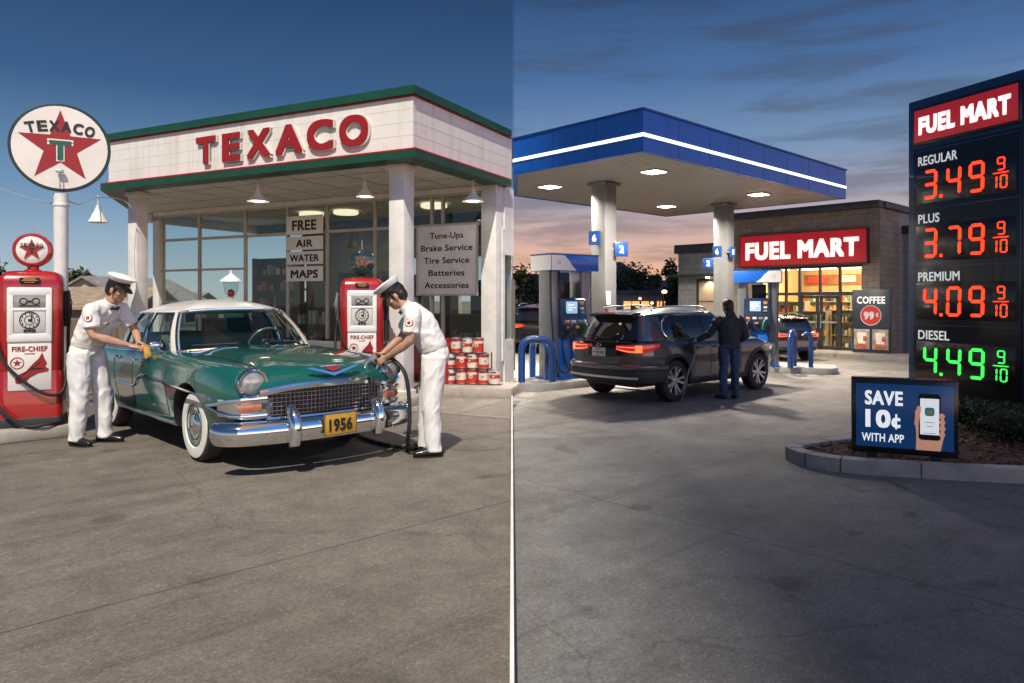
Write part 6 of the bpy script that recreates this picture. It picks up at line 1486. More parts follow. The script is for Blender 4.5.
while k<5200:
    x=rnd.uniform(3,8); y=rnd.uniform(6,13)
    if not inside(x,y,inn): continue
    k+=1; l=rnd.uniform(.02,.06); a=rnd.uniform(0,6.28); u=Vector((math.cos(a),math.sin(a),rnd.uniform(-.3,.5)))*l; v=Vector((-math.sin(a),math.cos(a),rnd.uniform(-.5,.5)))*l*.3; p=Vector((x,y,GR+.115+rnd.uniform(0,.02)))
    c.add([p-u,p+v,p+u,p-v],[[0,1,2,3]],mi=rnd.randrange(3))
tag(c.build('bark_chips',[mat('chip_dark',(.045,.018,.012),.9,var=.2),mat('chip_red',(.11,.035,.02),.9,var=.2),mat('chip_tan',(.14,.07,.04),.9,var=.2)]),kind='stuff')
def hedge(label,c,l,wd,h,rz,seed):
    rnd=random.Random(seed); t=thing('hedge',label,'hedge',c,rz,'clipped hedges below the pylon')
    b=MB(); b.ell((0,0,h*.45),(l*.46,wd*.42,h*.45)); b.build('inner_twigs',mat('hedge_core',(.012,.018,.008),.9,var=.3),t)
    for m in (M['leaf_k'],M['leaf_d']):
        q=MB()
        for k in range(3400):
            p=Vector((rnd.uniform(-l/2,l/2),rnd.uniform(-wd/2,wd/2),rnd.uniform(.03,h)))
            e=max(abs(p.x)/(l/2),abs(p.y)/(wd/2),abs(p.z-h*.5)/(h*.5))
            if e<.66 and rnd.random()<.8: continue
            if mnoise.noise(p*5)>.25 and e>.9: continue
            u=Vector((rnd.gauss(0,1),rnd.gauss(0,1),rnd.gauss(0,1))).normalized(); v=u.orthogonal().normalized(); v.rotate(Matrix.Rotation(rnd.uniform(0,6.28),3,u)); s=rnd.uniform(.014,.03)
            q.add([p-u*s,p+v*s*.55,p+u*s,p-v*s*.55],[[0,1,2,3]])
        q.build('foliage',m,t)
hedge('dark clipped hedge between the app screen and the pylon base',(6.35,10.2,GR+.10),1.9,.75,.30,R(-69),1)
hedge('dark clipped hedge at the right edge, in front of the pylon',(6.55,8.6,GR+.10),1.9,.9,.42,R(-20),2)
# ------------------------------------------------------------------ app screen in the planter
d0,d1=7.75,7.35
a=Vector((X(851.5,d0),d0)); c=Vector((X(959,d1),d1)); u=(c-a); sw_=u.length; rz=math.atan2(u.y,u.x)
t=thing('app_screen','low black framed blue advert screen standing in the mulch bed','screen',(a.x,a.y,0),rz)
zt=EYE-77/F*d0; zb=EYE-151/F*d0
b=MB(); b.box((sw_/2,.09,(zt+zb)/2),(sw_,.18,zt-zb),.02); b.build('casing',M['black_gloss'],t)
b=MB(); b.box((sw_/2,-.002,(zt+zb)/2+.005),(sw_*.91,.012,(zt-zb)*.84),.004); sn=b.build('display',mat('display_blue',(.01,.04,.12),.25,var=.03,emit=(.006,.055,.19),es=.36),t)
lit=mat('display_white',(.6,.6,.6),.4,var=0,emit=(.92,.95,1),es=.7)
h=zt-zb; zc=(zt+zb)/2
b=MB(); b.text('SAVE',h*.20,Matrix.Translation((sw_*.31,-.009,zc+h*.245)),width=sw_*.36,ext=.003,bold=.03); b.text('10',h*.25,Matrix.Translation((sw_*.255,-.009,zc-h*.03)),width=sw_*.24,ext=.003,bold=.04); b.text('c',h*.20,Matrix.Translation((sw_*.425,-.009,zc-h*.045)),width=sw_*.085,ext=.003,bold=.03); b.box((sw_*.428,-.011,zc-h*.065),(sw_*.018,.003,h*.20)); b.text('WITH APP',h*.115,Matrix.Translation((sw_*.30,-.009,zc-h*.285)),width=sw_*.40,ext=.003,bold=.015); b.build('lettering',lit,sn)
skin_d=mat('display_hand',(.5,.28,.18),.5,var=.1,vs=20,emit=(.62,.30,.18),es=.5)
px_=sw_*.735; pw=sw_*.20; ph=h*.60
b=MB(); hand=[(-.62,-.66),(-.60,-.30),(-.66,-.05),(-.66,.18),(-.58,.22),(-.50,.12),(-.46,-.1),(.46,-.1),(.48,.10),(.56,.16),(.64,.10),(.66,-.05),(.67,-.20),(.66,-.32),(.60,-.46),(.50,-.66)]
b.prism([(x*pw,z*ph) for x,z in hand],.008,.011,Matrix.Translation((px_,0,zc-h*.02))@XZ); b.build('hand_picture',skin_d,sn)
b=MB(); b.prism([(q[0],q[1]) for q in rrect(pw,ph,pw*.16,0)],.009,.015,Matrix.Translation((px_,0,zc+h*.02))@XZ); ph_o=b.build('phone_picture',M['black_gloss'],sn)
b=MB(); b.prism([(q[0],q[1]) for q in rrect(pw*.86,ph*.78,pw*.04,0)],.014,.018,Matrix.Translation((px_,0,zc+h*.025))@XZ); b.build('phone_screen',mat('phone_screen_white',(.6,.6,.6),.4,var=0,emit=(.75,.78,.8),es=.7),ph_o)
b=MB(); b.prism([(q[0],q[1]) for q in rrect(pw*.44,pw*.44,pw*.12,0)],.017,.021,Matrix.Translation((px_,0,zc+h*.09))@XZ); b.build('app_icon',mat('app_icon_teal',(.02,.14,.13),.4,var=0,emit=(.02,.16,.15),es=.6),ph_o)
b=MB(); b.box((px_,-.022,zc+h*.085),(pw*.24,.003,pw*.14)); ICR=mat('icon_red',(.35,.06,.04),.4,var=0,emit=(.4,.08,.05),es=.6); LNG=mat('screen_line_grey',(.2,.2,.22),.4,var=0,emit=(.22,.23,.25),es=.6); b.build('icon_mark',ICR,ph_o)
for zz,ww in ((-.05,.45),(-.10,.3),(-.19,.6)): b=MB(); b.box((px_,-.019,zc+h*zz),(pw*ww,.003,.007)); b.build('screen_line',LNG,ph_o)
for k,(z,xo) in enumerate(((.04,.55),(-.04,.57),(-.12,.58),(-.20,.56))):
    b=MB(); b.prism([(q[0],q[1]) for q in rrect(pw*.27,h*.066,h*.03,0)],.012,.0215,Matrix.Translation((px_+pw*xo,0,zc+h*z))@XZ@Matrix.Rotation(R(14),4,'Z')); b.build('finger_picture',skin_d,sn)
b=MB(); b.prism([(q[0],q[1]) for q in rrect(pw*.20,h*.26,pw*.095,0)],.012,.0215,Matrix.Translation((px_-pw*.54,0,zc+h*.03))@XZ@Matrix.Rotation(R(-8),4,'Z')); b.build('thumb_picture',skin_d,sn)
b=MB()
for x in (.2,.8): b.box((sw_*x,.09,(zb+GR+.08)/2),(.10,.12,zb-GR-.08+.02))
b.build('foot',M['black'],t)

# ------------------------------------------------------------------ dusk background on the right
DK=mat('dark_car_paint',(.012,.013,.016),.2,.2,var=.03,coat=1)
suv('parked_car','dark parked car facing away behind the nearer blue pump',(X(538,24),24.5,GR),R(78),DK,False,True,1.0)
suv('parked_car','dark parked car with red tail lamps outside the store windows',(X(783,22.0)-.1,21.6,GR),R(100),DK,False,True,.82)
WN=mat('lit_window_orange',(.5,.2,.05),.4,var=0,emit=(1,.42,.12),es=1.4)
def low_building(label,px,d,wd,h,roof,wall,wins,rz=0,sign=None):
    t=thing('low_building',label,'building',(X(px,d),d,GR),rz,'low dark buildings on the dusk skyline')
    b=MB(); b.box((0,4,h/2),(wd,8,h)); b.build('wall',wall,t)
    b=MB()
    if roof: b.add([(-wd/2-.4,-.5,h),(wd/2+.4,-.5,h),(wd/2+.4,8.5,h),(-wd/2-.4,8.5,h),(-wd/2+1.6,4,h+roof),(wd/2-1.6,4,h+roof)],[[0,1,5,4],[1,2,5],[2,3,4,5],[3,0,4],[0,1,2,3]])
    else: b.box((0,4,h+.15),(wd+.3,8.3,.3))
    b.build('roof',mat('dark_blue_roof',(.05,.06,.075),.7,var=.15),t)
    for x,z,w_,hh in wins:
        b=MB(); b.box((x,-.03,z),(w_,.06,hh)); b.build('lit_window',WN,t)
        b=MB(); 
        for q in (-.5,-.17,.17,.5): b.box((x+q*w_,-.07,z),(.07,.03,hh))
        b.build('window_bar',M['darkframe'],t)
    return t
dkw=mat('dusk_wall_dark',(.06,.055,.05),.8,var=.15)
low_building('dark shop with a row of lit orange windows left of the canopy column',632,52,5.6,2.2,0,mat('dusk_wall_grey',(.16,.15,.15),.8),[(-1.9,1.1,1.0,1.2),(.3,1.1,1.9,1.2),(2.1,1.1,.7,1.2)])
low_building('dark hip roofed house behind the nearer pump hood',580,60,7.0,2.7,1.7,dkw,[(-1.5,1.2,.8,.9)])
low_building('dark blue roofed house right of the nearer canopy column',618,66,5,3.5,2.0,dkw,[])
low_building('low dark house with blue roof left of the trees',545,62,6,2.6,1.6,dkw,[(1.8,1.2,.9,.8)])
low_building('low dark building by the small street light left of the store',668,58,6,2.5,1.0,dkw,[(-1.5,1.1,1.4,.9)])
dt=[('dusk tree at the boundary, left of the nearer pump',521,46,3.6,4.0,[M['leaf_k']]),
    ('broad dark dusk tree between the canopy column and the store',634,56,4.5,5.6,[M['leaf_k'],M['leaf_d']]),
    ('dark round tree left of the broad one on the dusk skyline',615,60,3.6,3.4,[M['leaf_k']]),
    ('slim dark tree right of the broad one on the dusk skyline',654,60,4.0,2.4,[M['leaf_k']]),
    ('tall dark tree next to the left wing of the store',673,50,4.6,3.0,[M['leaf_k']]),
    ('low dark bushy tree behind the lit shop windows',645,64,3.4,5.0,[M['leaf_k']]),
    ('dark tree seen through the gap in the nearer pump',577,50,3.0,2.6,[M['leaf_k']]),
    ('dark tree behind the parked car on the left',531,70,4.0,4.4,[M['leaf_k'],M['leaf_d']]),
    ('dark tree at the far right beyond the pylon',905,40,3.4,3.0,[M['leaf_k']])]
for k,(lb,px,d,h,wd,ms) in enumerate(dt): tree(lb,(X(px,d),d,GR),h,wd,40+k,ms,2000,.15,.16,'dark trees on the dusk skyline',clumps=20)
t=thing('street_lamp','lit orange street light between the trees and the store wing','street lamp',(X(663,40),40,GR))
b=MB(); b.tube([(0,0,0),(0,0,2.2)],.05,8); b.tube([(0,0,2.2),(.0,-.3,2.28)],.03,6); b.build('pole',M['black'],t)
b=MB(); b.ell((0,-.35,2.26),(.14,.14,.09)); b.build('lamp_globe',mat('sodium_lamp',(.8,.4,.1),.4,var=0,emit=(1,.45,.12),es=14),t)
for px,z,d,l in ((652,1.6,48,'small orange lamp low among the dark trees'),(640,1.9,50,'small orange lamp above the lit shop'),(685,1.5,34,'small warm lamp low beside the store wing')):
    t=thing('yard_lamp',l,'lamp',(X(px,d),d,GR)); b=MB(); b.tube([(0,0,0),(0,0,z-.08)],.03,6); b.build('post',M['black'],t); b=MB(); b.ell((0,0,z),(.09,.09,.09)); b.build('lamp_globe',mat('yard_lamp_glow',(.8,.4,.1),.4,var=0,emit=(1,.5,.16),es=7),t)

# ------------------------------------------------------------------ people
SKIN=mat('skin',(.46,.25,.16),.5,var=.08,vs=14,bump=.1,bs=80); SKIN2=mat('skin_dusk',(.44,.25,.17),.5,var=.08,vs=14)
HAIR=mat('dark_hair',(.018,.012,.008),.5,var=.3,vs=60,stretch=(1,1,.3))
UNI=mat('white_uniform_cotton',(.74,.72,.68),.8,var=.05,vs=6,bump=.25,bs=240); LEA=mat('black_leather',(.012,.011,.010),.25,var=.1)
def V(*a): return Vector(a)
def limb(mb, pts, rad, wd=(0,1,0), n=16, sub=3, round_=True):
    """tapering limb through pts; rad = (across, deep) per point"""
    P=[Vector(p) for p in pts]; Rd=[(r,r) if not hasattr(r,'__len__') else r for r in rad]
    Q=[];S=[]
    for i in range(len(P)-1):
        a,b,c,d=P[max(i-1,0)],P[i],P[i+1],P[min(i+2,len(P)-1)]
        for k in range(sub):
            t=k/sub; Q.append(.5*((2*b)+(c-a)*t+(2*a-5*b+4*c-d)*t*t+(3*b-a-3*c+d)*t**3)); e=t*t*(3-2*t); S.append((Rd[i][0]+(Rd[i+1][0]-Rd[i][0])*e,Rd[i][1]+(Rd[i+1][1]-Rd[i][1])*e))
    Q.append(P[-1]); S.append(Rd[-1]); rings=[]; W=Vector(wd)
    def ring(c,t,r):
        w=(W-t*W.dot(t)); w=w.normalized() if w.length>1e-4 else t.orthogonal().normalized(); dp=t.cross(w)
        return [c+w*(r[0]*math.cos(2*math.pi*k/n))+dp*(r[1]*math.sin(2*math.pi*k/n)) for k in range(n)]
    t0=(Q[1]-Q[0]).normalized(); t1=(Q[-1]-Q[-2]).normalized(); m0=min(S[0]); m1=min(S[-1])
    if round_:
        for q in (.98,.8,.45): rings.append(ring(Q[0]-t0*m0*q,t0,(S[0][0]*math.sqrt(1-q*q),S[0][1]*math.sqrt(1-q*q))))
    for i,c in enumerate(Q): rings.append(ring(c,(Q[min(i+1,len(Q)-1)]-Q[max(i-1,0)]).normalized(),S[i]))
    if round_:
        for q in (.45,.8,.98): rings.append(ring(Q[-1]+t1*m1*q,t1,(S[-1][0]*math.sqrt(1-q*q),S[-1][1]*math.sqrt(1-q*q))))
    mb.loft(rings); return mb
def hand(mb, wrist, d, palm, thumb_side, curl=.9, spread=1.0):
    """palm and five fingers; d = pointing direction, palm = direction the palm faces, thumb_side = +1/-1 along palm x d"""
    d=Vector(d).normalized(); pn=Vector(palm); pn=(pn-d*pn.dot(d)).normalized(); s=pn.cross(d)*thumb_side; w=Vector(wrist)
    limb(mb,[w-d*.02,w+d*.03,w+d*.085],[(.027,.020),(.038,.017),(.040,.014)],wd=s)
    for k,(o,l) in enumerate(((.030,.074),(.010,.084),(-.011,.078),(-.030,.062))):
        b=w+d*.085+s*o; a1,a2,a3=curl*.55,curl*1.25,curl*1.8
        f=lambda a:d*math.cos(a)+pn*math.sin(a)
        p1=b+f(a1)*l*.45; p2=p1+f(a2)*l*.32; p3=p2+f(a3)*l*.25
        limb(mb,[b-d*.02,b,p1,p2,p3],[.0095,.0095,.009,.0085,.0075],wd=s,n=8,sub=2)
    b=w+d*.025+s*.032; p1=b+(d*.55+s*.7+pn*.35).normalized()*.040; p2=p1+(d*.8+s*.15+pn*.6).normalized()*.034
    limb(mb,[b-s*.012,b,p1,p2],[.013,.012,.0105,.009],wd=d,n=8,sub=2)
def head(mb, c, f, up=(0,0,1)):
    """skull, jaw, nose, brow, ears; c = centre, f = facing"""
    f=Vector(f).normalized(); u=Vector(up); u=(u-f*u.dot(f)).normalized(); s=u.cross(f)
    Mx=Matrix((( f.x,s.x,u.x,c[0]),(f.y,s.y,u.y,c[1]),(f.z,s.z,u.z,c[2]),(0,0,0,1)))@Matrix.Scale(1.07,4)
    mb.ell((-.012,0,.030),(.098,.077,.092),M=Mx,n=14); mb.ell((.018,0,-.035),(.072,.062,.080),M=Mx,n=14); mb.ell((.058,0,-.088),(.030,.032,.026),M=Mx,n=10)
    mb.ell((.078,0,.022),(.020,.056,.014),M=Mx,n=10)
    limb(mb,[Mx@V(.088,0,.012),Mx@V(.104,0,-.018),Mx@V(.110,0,-.032)],[.010,.013,.014],wd=s,n=8); mb.ell((.098,0,-.036),(.014,.020,.011),M=Mx,n=8)
    mb.ell((.086,0,-.062),(.012,.026,.007),M=Mx,n=8); mb.ell((.084,0,-.074),(.012,.022,.007),M=Mx,n=8)
    for q in (-1,1): mb.ell((-.008,q*.080,-.010),(.020,.011,.034),M=Mx,n=8); mb.ell((.055,q*.048,-.022),(.024,.020,.024),M=Mx,n=8)
    return Mx
def figure(label,loc,rz,P,kind):
    """P: joint positions in the figure's own frame, +x forward, +y its left"""
    t=thing('person',label,'person',loc,rz); sk=SKIN if kind!='cust' else SKIN2
    b=MB(); sp=P['spine']       # pelvis, waist, chest, shoulders, neck
    wd=P.get('wd',(0,1,0)); Wv=Vector(wd).normalized()
    limb(b,sp[:4],[(.13,.085),(.12,.085),(.14,.10),(.135,.075)],wd); limb(b,[sp[3],sp[4],P['head']],[(.075,.07),(.056,.058),(.05,.055)],wd)
    Mx=head(b,P['head'],P['face'],P.get('hup',(0,0,1)))
    for q in 'LR':
        A=P['arm'+q]; limb(b,[sp[3]+(A[0]-sp[3])*.4,A[0],A[1],A[2]],[.06,.056,.042,.027]); limb(b,[A[0]+(A[1]-A[0])*.5,A[1],A[1]+(A[2]-A[1])*.35,A[2]],[.046,.040,.043,.027])
        hand(b,A[2],A[3],A[4],A[5],A[6] if len(A)>6 else .9)
        K=P['leg'+q]; limb(b,[K[0],K[1],K[2]],[(.082,.085),.056,.040]); limb(b,[K[2]+V(0,0,-.02),K[2]+Vector(K[3]).normalized()*.06+V(0,0,-.045)],[.032,.026])
    remesh(b,'body',sk,t,.0075,3)
    # shirt / jacket
    b=MB(); g=.018 if kind!='cust' else .035
    if kind=='att': wl=sp[1]+(sp[0]-sp[1])*.30
    else: wl=sp[0]+(sp[0]-sp[1])*.30
    limb(b,[wl,sp[1]+(sp[0]-sp[1])*(0 if kind=='att' else .45),sp[1]+(sp[2]-sp[1])*.5,sp[2],sp[3],sp[3]+(sp[4]-sp[3])*.45],[(.178,.140) if kind=='att' else (.176,.142),(.178+g*.3,.142+g*.3),(.188+g*.4,.150+g*.3),(.192+g*.5,.152+g*.4),(.172+g*.3,.108+g*.3),(.075+g*.3,.078)],wd,20,4,round_=False)
    for q in 'LR':
        A=P['arm'+q]; e=.74 if kind=='att' else 1
        hem=A[0]+(A[1]-A[0])*e
        if kind=='att': limb(b,[sp[3]+(A[0]-sp[3])*.45+V(0,0,-.02),A[0],A[0]+(hem-A[0])*.5,hem],[(.09,.085),(.085,.082),.080,.080],round_=False,sub=4)
        else: limb(b,[sp[3]+(A[0]-sp[3])*.45+V(0,0,-.02),A[0],A[0]+(A[1]-A[0])*.6,A[1],A[1]+(A[2]-A[1])*.5,A[2]-(A[2]-A[1])*.16],[(.09,.085),(.085,.082),.070,.064,.056,.044],sub=4)
    if kind=='cust': limb(b,[sp[3]+V(-.05,0,.03),sp[4]+V(-.05,0,.03)],[(.11,.07),(.085,.06)],wd)      # hood lying on the back
    top=remesh(b,'shirt' if kind=='att' else 'jacket',P['mt'],t,.010,3,.0085,8.0,None,.9)
    # trousers
    b=MB(); hw=P['legL'][0]; hr=P['legR'][0]
    limb(b,[sp[1]+(sp[0]-sp[1])*.18,sp[0],(hw+hr)/2+V(0,0,-.02)],[(.170,.134),(.186,.150),(.176,.138)],wd,20,round_=False)
    for q in 'LR':
        K=P['leg'+q]; lo=K[2]+V(0,0,-.035)
        limb(b,[K[0]+V(0,0,.03),K[0]+(K[1]-K[0])*.5,K[1],K[1]+(lo-K[1])*.55,lo],[(.116,.128),(.108,.116),(.090,.096),(.078,.084),(.070,.080)] if kind=='att' else [(.10,.11),(.090,.098),(.072,.078),(.068,.074),(.064,.072)],sub=4,round_=False)
    remesh(b,'trousers',P['mb'],t,.010,3,.0085,9.0,None,.40)
    for q in 'LR':
        K=P['leg'+q]; a=K[2]; fd=Vector(K[3]).normalized(); b=MB(); z=a.z-.085
        Z=lambda p,zz:V(p.x,p.y,zz)
        sd_=V(-fd.y,fd.x,0)
        limb(b,[Z(a-fd*.065,z+.045),Z(a+fd*.03,z+.05),Z(a+fd*.12,z+.040),Z(a+fd*.185,z+.034)],[(.036,.045),(.042,.05),(.047,.040),(.040,.032)],wd=sd_); limb(b,[a+V(0,0,.03),Z(a,z+.05)],[.045,.048]); sh=remesh(b,'shoe',P.get('ms',LEA),t,.008,2)
        b=MB(); rings=[]
        for zz in (z,z+.014):
            rings.append([V(a.x,a.y,zz)+fd*(.06+.155*math.cos(2*math.pi*k/20))+sd_*(.048*math.sin(2*math.pi*k/20)) for k in range(20)])
        b.loft(rings); b.build('sole',P.get('mso',LEA),sh)
    # face: eyes, brows, hair
    for q in (-1,1):
        b=MB(); b.ell((.083,q*.031,.004),(.011,.014,.0085),M=Mx,n=8); ey=b.build('eye',mat('eye_white',(.6,.57,.52),.3,var=0),t)
        b=MB(); b.ell((.092,q*.031,.003),(.005,.006,.006),M=Mx,n=6); b.build('iris',M['black_gloss'],ey)
        b=MB(); b.tube([Mx@V(.092,q*.015,.022),Mx@V(.094,q*.034,.027),Mx@V(.084,q*.052,.020)],.005,5); b.build('eyebrow',HAIR,t)
    b=MB(); b.ell((-.022,0,.040),(.098,.083,.094),M=Mx,n=14); b.ell((-.055,0,-.01),(.062,.074,.075),M=Mx,n=12)
    if kind=='cust': b.ell((.0,0,.062),(.092,.080,.078),M=Mx,n=12); b.ell((-.06,0,-.045),(.045,.062,.05),M=Mx,n=10)
    for q in (-1,1): b.ell((.014,q*.074,.012),(.016,.010,.045),M=Mx,n=8)
    hr_=remesh(b,'hair',HAIR,t,.008,2,.004,40)
    if kind=='att':
        b=MB(); C=Mx@Matrix.Translation((-.004,0,.062))@Matrix.Rotation(R(6),4,'Y')
        def el(rx,ry,z,dx=0,n=36): return [(dx+rx*math.cos(2*math.pi*k/n),ry*math.sin(2*math.pi*k/n),z+.012*math.cos(2*math.pi*k/n)) for k in range(n)]
        b.loft([el(.104,.092,.034),el(.112,.100,.045),el(.142,.128,.078,.006),el(.145,.130,.088,.006),el(.128,.112,.100,.004),el(.06,.05,.103,.002),el(.004,.004,.103)],M=C); cp=b.build('cap',UNI,t,60)
        b=MB(); b.loft([el(.105,.091,-.010),el(.108,.094,-.008),el(.108,.095,.036),el(.104,.091,.038)],M=C); b.build('cap_band',LEA,cp)
        b=MB(); rings=[]
        for rr,dz in ((.0,.0),(.3,-.006),(.65,-.018),(1,-.036)):
            rings.append([(.104*math.cos(a)+rr*.066*math.cos(a)*max(0,math.cos(a))**.5,.091*math.sin(a)*(1+.10*rr),-.004+dz*max(0,math.cos(a))**.6+.010*math.cos(a)) for a in [R(-75+150*k/22) for k in range(23)]])
        vs=[p for r in rings for p in r]; fs=[[i*23+j,i*23+j+1,(i+1)*23+j+1,(i+1)*23+j] for i in range(3) for j in range(22)]
        n_=len(vs); vs2=[(x,y,z-.006) for x,y,z in vs]; fs+= [[n_+q for q in f] for f in fs]+[[3*23+j,3*23+j+1,n_+3*23+j+1,n_+3*23+j] for j in range(22)]
        b.add(vs+vs2,fs,0,C); b.build('cap_visor',LEA,cp)
        b=MB(); b.ell((.118,0,.03),(.008,.014,.016),M=C,n=8); b.build('cap_badge',mat('cap_badge_red',(.4,.04,.03),.3,.3),cp)
        # collar, bow tie, belt, badges
        nb=sp[4]; fx_=(Vector(P['face'])*V(1,1,0)).normalized(); nd=(sp[4]-sp[3]).normalized()
        b=MB()
        cc=sp[3]+(sp[4]-sp[3])*.66; wv=Wv; dv=nd.cross(wv)
        if dv.dot(fx_)<0: dv=-dv
        rings=[[cc+wv*(r1*math.cos(a))+dv*(r2*math.sin(a))+nd*h_ for a in [2*math.pi*k/24 for k in range(24)]] for r1,r2,h_ in ((.082,.080,-.02),(.074,.072,.028),(.066,.064,.030),(.066,.064,-.0))]
        b.loft(rings,cap=False); b.build('collar',UNI,top)
        b=MB(); tc_=cc+dv*.088+nd*-.004
        for q in (-1,1): b.loft([[tc_+wv*q*.004+nd*.008+dv*.01,tc_+wv*q*.004-nd*.008+dv*.01,tc_+wv*q*.004-nd*.008-dv*.006,tc_+wv*q*.004+nd*.008-dv*.006],[tc_+wv*q*.05+nd*.022+dv*.008,tc_+wv*q*.05-nd*.022+dv*.008,tc_+wv*q*.05-nd*.022-dv*.012,tc_+wv*q*.05+nd*.022-dv*.012]])
        b.build('bow_tie',LEA,top)
        b=MB(); bc=sp[1]+(sp[0]-sp[1])*.22; bu=(sp[1]-sp[0]).normalized(); bd=bu.cross(Wv)
        rings=[[bc+Wv*(r1*math.cos(a))+bd*(r2*math.sin(a))+bu*h_ for a in [2*math.pi*k/32 for k in range(32)]] for r1,r2,h_ in ((.176,.140,-.022),(.184,.150,-.02),(.184,.150,.02),(.176,.140,.022))]
        b.loft(rings,cap=False); b.build('belt',mat('white_belt',(.55,.52,.46),.5,var=.05),t)
        A=P['arm'+P['badge']]; c=A[0]+(A[1]-A[0])*.40; sgn=1 if P['badge']=='L' else -1; ax=(A[1]-A[0]).normalized(); o=V(.25,sgn,0); o=(o-ax*o.dot(ax)).normalized()
        Mb=Matrix.Translation(c+o*.084)@o.to_track_quat('Z','Y').to_matrix().to_4x4()
        b=MB(); b.lathe([(.042,-.012),(.042,.003),(.0,.006)],24,Mb); sb=b.build('sleeve_badge',mat('badge_red',(.42,.05,.04),.6,var=.1),top)
        b=MB(); b.lathe([(.034,.004),(.034,.007),(0,.008)],24,Mb); b.build('badge_field',UNI,sb)
        b=MB(); b.prism(star(.026,.5),.006,.011,Mb); b.build('badge_star',M['sign_red'],sb)
        cf=sp[2]+(sp[3]-sp[2])*.30
        for q in (-1,1):
            pc=cf+wv*q*.085+dv*.150; Mp=Matrix.Translation(pc)@dv.to_track_quat('Z','Y').to_matrix().to_4x4()
            b=MB(); b.box((0,0,0),(.10,.10,.02),.008,M=Mp); b.build('pocket',UNI,top)
        pc=cf+wv*(-.085 if P['badge']=='R' else .085)+dv*.166+nd*.06; b=MB(); b.ell(pc,(.012,.022,.018),n=8); b.build('name_badge',mat('badge_brass',(.5,.28,.08),.35,.7),top)
    return t
def seg(a,b,t): return Vector(a)+(Vector(b)-Vector(a))*t
# attendant wiping the car
P1=dict(spine=[V(-.07,0,1.02),V(-.04,0,1.14),V(.07,0,1.36),V(.16,.0,1.50),V(.235,.0,1.59)],head=V(.295,0,1.705),face=(.90,.02,-.30),hup=(.25,0,1),wd=(.12,1,0),
  armR=[V(.14,-.205,1.485),V(.20,-.275,1.22),V(.50,-.085,1.10),(.93,.30,-.18),(.1,.35,-.9),-1,.7],
  armL=[V(.195,.20,1.49),V(.33,.26,1.25),V(.51,.06,1.125),(.90,-.35,-.2),(.1,-.3,-.9),1,.7],
  legR=[V(-.08,-.10,.99),V(-.06,-.12,.54),V(-.10,-.125,.09),(.98,-.18,0)],legL=[V(-.06,.10,.99),V(.03,.12,.54),V(.06,.125,.09),(.98,.1,0)],mt=UNI,mb=UNI,badge='R')
figure('attendant in white uniform and peaked cap leaning to wipe the green car',(-4.65,7.98,.004),R(-6),P1,'att')
t=tag(None or bpy.data.objects.new('x',None)) if False else None
b=MB(); rings=[]
for k in range(9):
    a=k/8; x=-.055+.11*a
    rings.append([(x,.012*math.sin(7*a)+.006,0.03-.01*abs(a-.5)),(x*.9,.02*math.sin(6*a+1),-.03),(x*.75,.025*math.sin(5*a+2),-.09-.02*math.sin(3*a)),(x*.75+.004,.025*math.sin(5*a+2)+.01,-.09-.02*math.sin(3*a)),(x*.9,.02*math.sin(6*a+1)+.012,-.03),(x,.012*math.sin(7*a)+.018,.03-.01*abs(a-.5))])
b.loft(rings); cl=b.build('wiping_cloth',mat('yellow_cloth',(.56,.30,.05),.9,var=.15,bump=.4,bs=150)); cl.rotation_euler=(0,R(-20),R(-15))
cl.location=Vector((-4.65,7.98,0))+Matrix.Rotation(R(-8),3,'Z')@V(.645,-.03,1.065); tag(cl,"yellow wiping cloth held against the green car's door",'cloth')
# attendant filling the tank
P2=dict(spine=[V(-.06,0,1.02),V(-.03,0,1.13),V(.08,0,1.34),V(.18,0,1.47),V(.27,0,1.555)],head=V(.345,0,1.635),face=(.80,0,-.60),hup=(.5,0,1),wd=(-.1,1,0),
  armL=[V(.15,.20,1.45),V(.17,.265,1.19),V(.43,.10,1.01),(.80,-.25,-.50),(.2,-.75,-.4),1,1.1],
  armR=[V(.19,-.20,1.47),V(.30,-.25,1.21),V(.49,-.03,1.03),(.75,.25,-.5),(.2,.75,-.4),-1,1.1],
  legL=[V(-.06,.10,.99),V(-.03,.13,.54),V(-.06,.14,.09),(.98,.16,0)],legR=[V(-.05,-.10,.99),V(.02,-.12,.54),V(.05,-.12,.09),(.98,-.2,0)],mt=UNI,mb=UNI,badge='L')
A2=(-.86,7.46,.004); RZ2=R(183)
figure("attendant in white uniform and peaked cap bending with a fuel nozzle at the car's fender",A2,RZ2,P2,'att')
def at2(v): return Vector(A2)+Matrix.Rotation(RZ2,3,'Z')@Vector(v)
t=thing('fuel_nozzle','silver fuel nozzle with black hose in the hands of the bending attendant','nozzle',at2((.57,.03,.955)),RZ2); t.scale=(1.35,1.5,1.25)
b=MB(); b.tube(smooth_path([(-.03,0,.05),(.02,0,.02),(.06,0,-.02),(.10,0,-.09),(.115,0,-.16)],4),[.028]*5+[.024]*4+[.016]*4+[.012]*4,10); b.build('spout',M['steel'],t)
b=MB(); b.tube(smooth_path([(-.04,0,.02),(-.02,0,-.06),(.05,0,-.07)],4),.008,6); b.build('trigger_guard',M['steel'],t)
b=MB(); b.tube(smooth_path([(-.03,0,.05),(-.12,.03,.05),(-.25,.09,-.08),(-.285,.09,-.36),(-.27,.07,-.60),(-.20,-.14,-.735),(.25,-.7,-.745),(.33,-1.5,-.745),(.37,-2.25,-.73),(.26,-2.37,-.3)],8),.016,8); b.build('hose',M['black'],t)
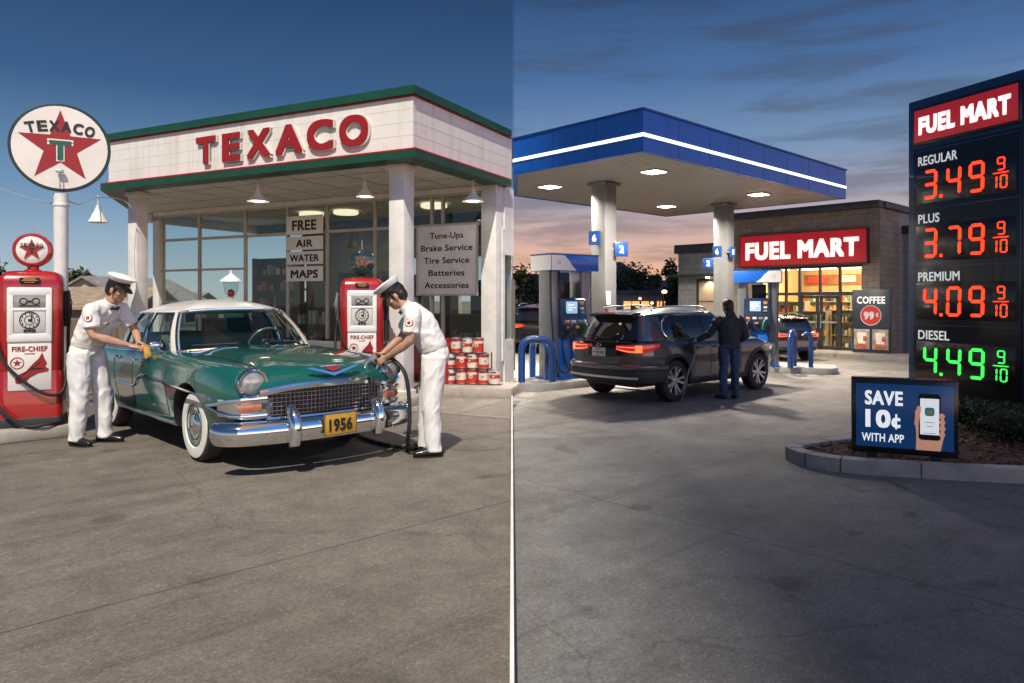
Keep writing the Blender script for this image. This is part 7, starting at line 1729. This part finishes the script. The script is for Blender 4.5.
# customer
JK=mat('dark_jacket',(.022,.026,.033),.8,var=.15,vs=8,bump=.3,bs=150); JN=mat('blue_jeans',(.028,.058,.125),.85,var=.2,vs=9,bump=.3,bs=260)
P3=dict(spine=[V(0,0,.96),V(-.01,0,1.08),V(0,0,1.30),V(.0,0,1.44),V(.02,0,1.52)],head=V(.05,.01,1.665),face=(.98,.2,-.12),wd=(0,1,0),
  armL=[V(.02,.205,1.42),V(.10,.33,1.19),V(.22,.52,1.055),(.5,.85,-.12),(.1,-.2,-.95),-1,.9],
  armR=[V(0,-.205,1.42),V(-.04,-.285,1.15),V(.16,-.25,1.03),(.9,.25,.1),(.1,.8,-.3),1,.9],
  legL=[V(0,.10,.95),V(.0,.115,.51),V(-.02,.125,.085),(.95,.3,0)],legR=[V(0,-.10,.95),V(.02,-.12,.51),V(.03,-.13,.085),(.97,-.2,0)],mt=JK,mb=JN,ms=mat('dark_shoe',(.02,.02,.022),.6),mso=mat('pale_sole',(.28,.27,.26),.7))
A3=(3.93,13.02,GR+.006); RZ3=R(98)
figure('customer in dark hooded jacket and jeans refuelling the dark SUV, seen from behind',A3,RZ3,P3,'cust')
def suvw(p): return Vector(SUV_LOC)+Matrix.Rotation(SUV_YAW,3,'Z')@Vector(p)
fp=SB.pt(.24,.93,-1,0); n0=suvw(fp); hd=Vector(A3)+Matrix.Rotation(RZ3,3,'Z')@V(.27,.62,1.045)
b=MB(); 
t=thing('fuel_nozzle','black fuel nozzle and hanging hose in the filler of the dark SUV','nozzle',n0,SUV_YAW)
h_=Matrix.Rotation(-SUV_YAW,3,'Z')@(hd-n0)
b=MB(); b.tube(smooth_path([(0,.03,.0),(0,-.06,.01),tuple(h_*.55+V(0,-.04,.02)),tuple(h_)],4),[.014]*4+[.02]*4+[.036]*4+[.028],10); b.build('spout',M['black_gloss'],t)
b=MB(); b.tube(smooth_path([tuple(h_*.4+V(0,-.03,-.02)),tuple(h_*.6+V(0,-.05,-.09)),tuple(h_*.95+V(0,0,-.06))],4),.010,6); b.build('trigger_guard',M['black'],t)
g0=Matrix.Rotation(-SUV_YAW,3,'Z')@(Vector((0,0,GR+.03-n0.z)))
zg=GR+.03-n0.z
b=MB(); b.tube(smooth_path([tuple(h_),tuple(h_+V(.02,-.05,-.03)),(.10,-.13,-.16),(-.05,-.12,-.40),(-.12,-.10,-.66),(-.10,-.0,zg+.02),(.3,.35,zg),(.4,1.4,zg),(.3,2.4,zg)],8),.016,8); b.build('hose',mat('hose_grey',(.16,.16,.165),.4),t)
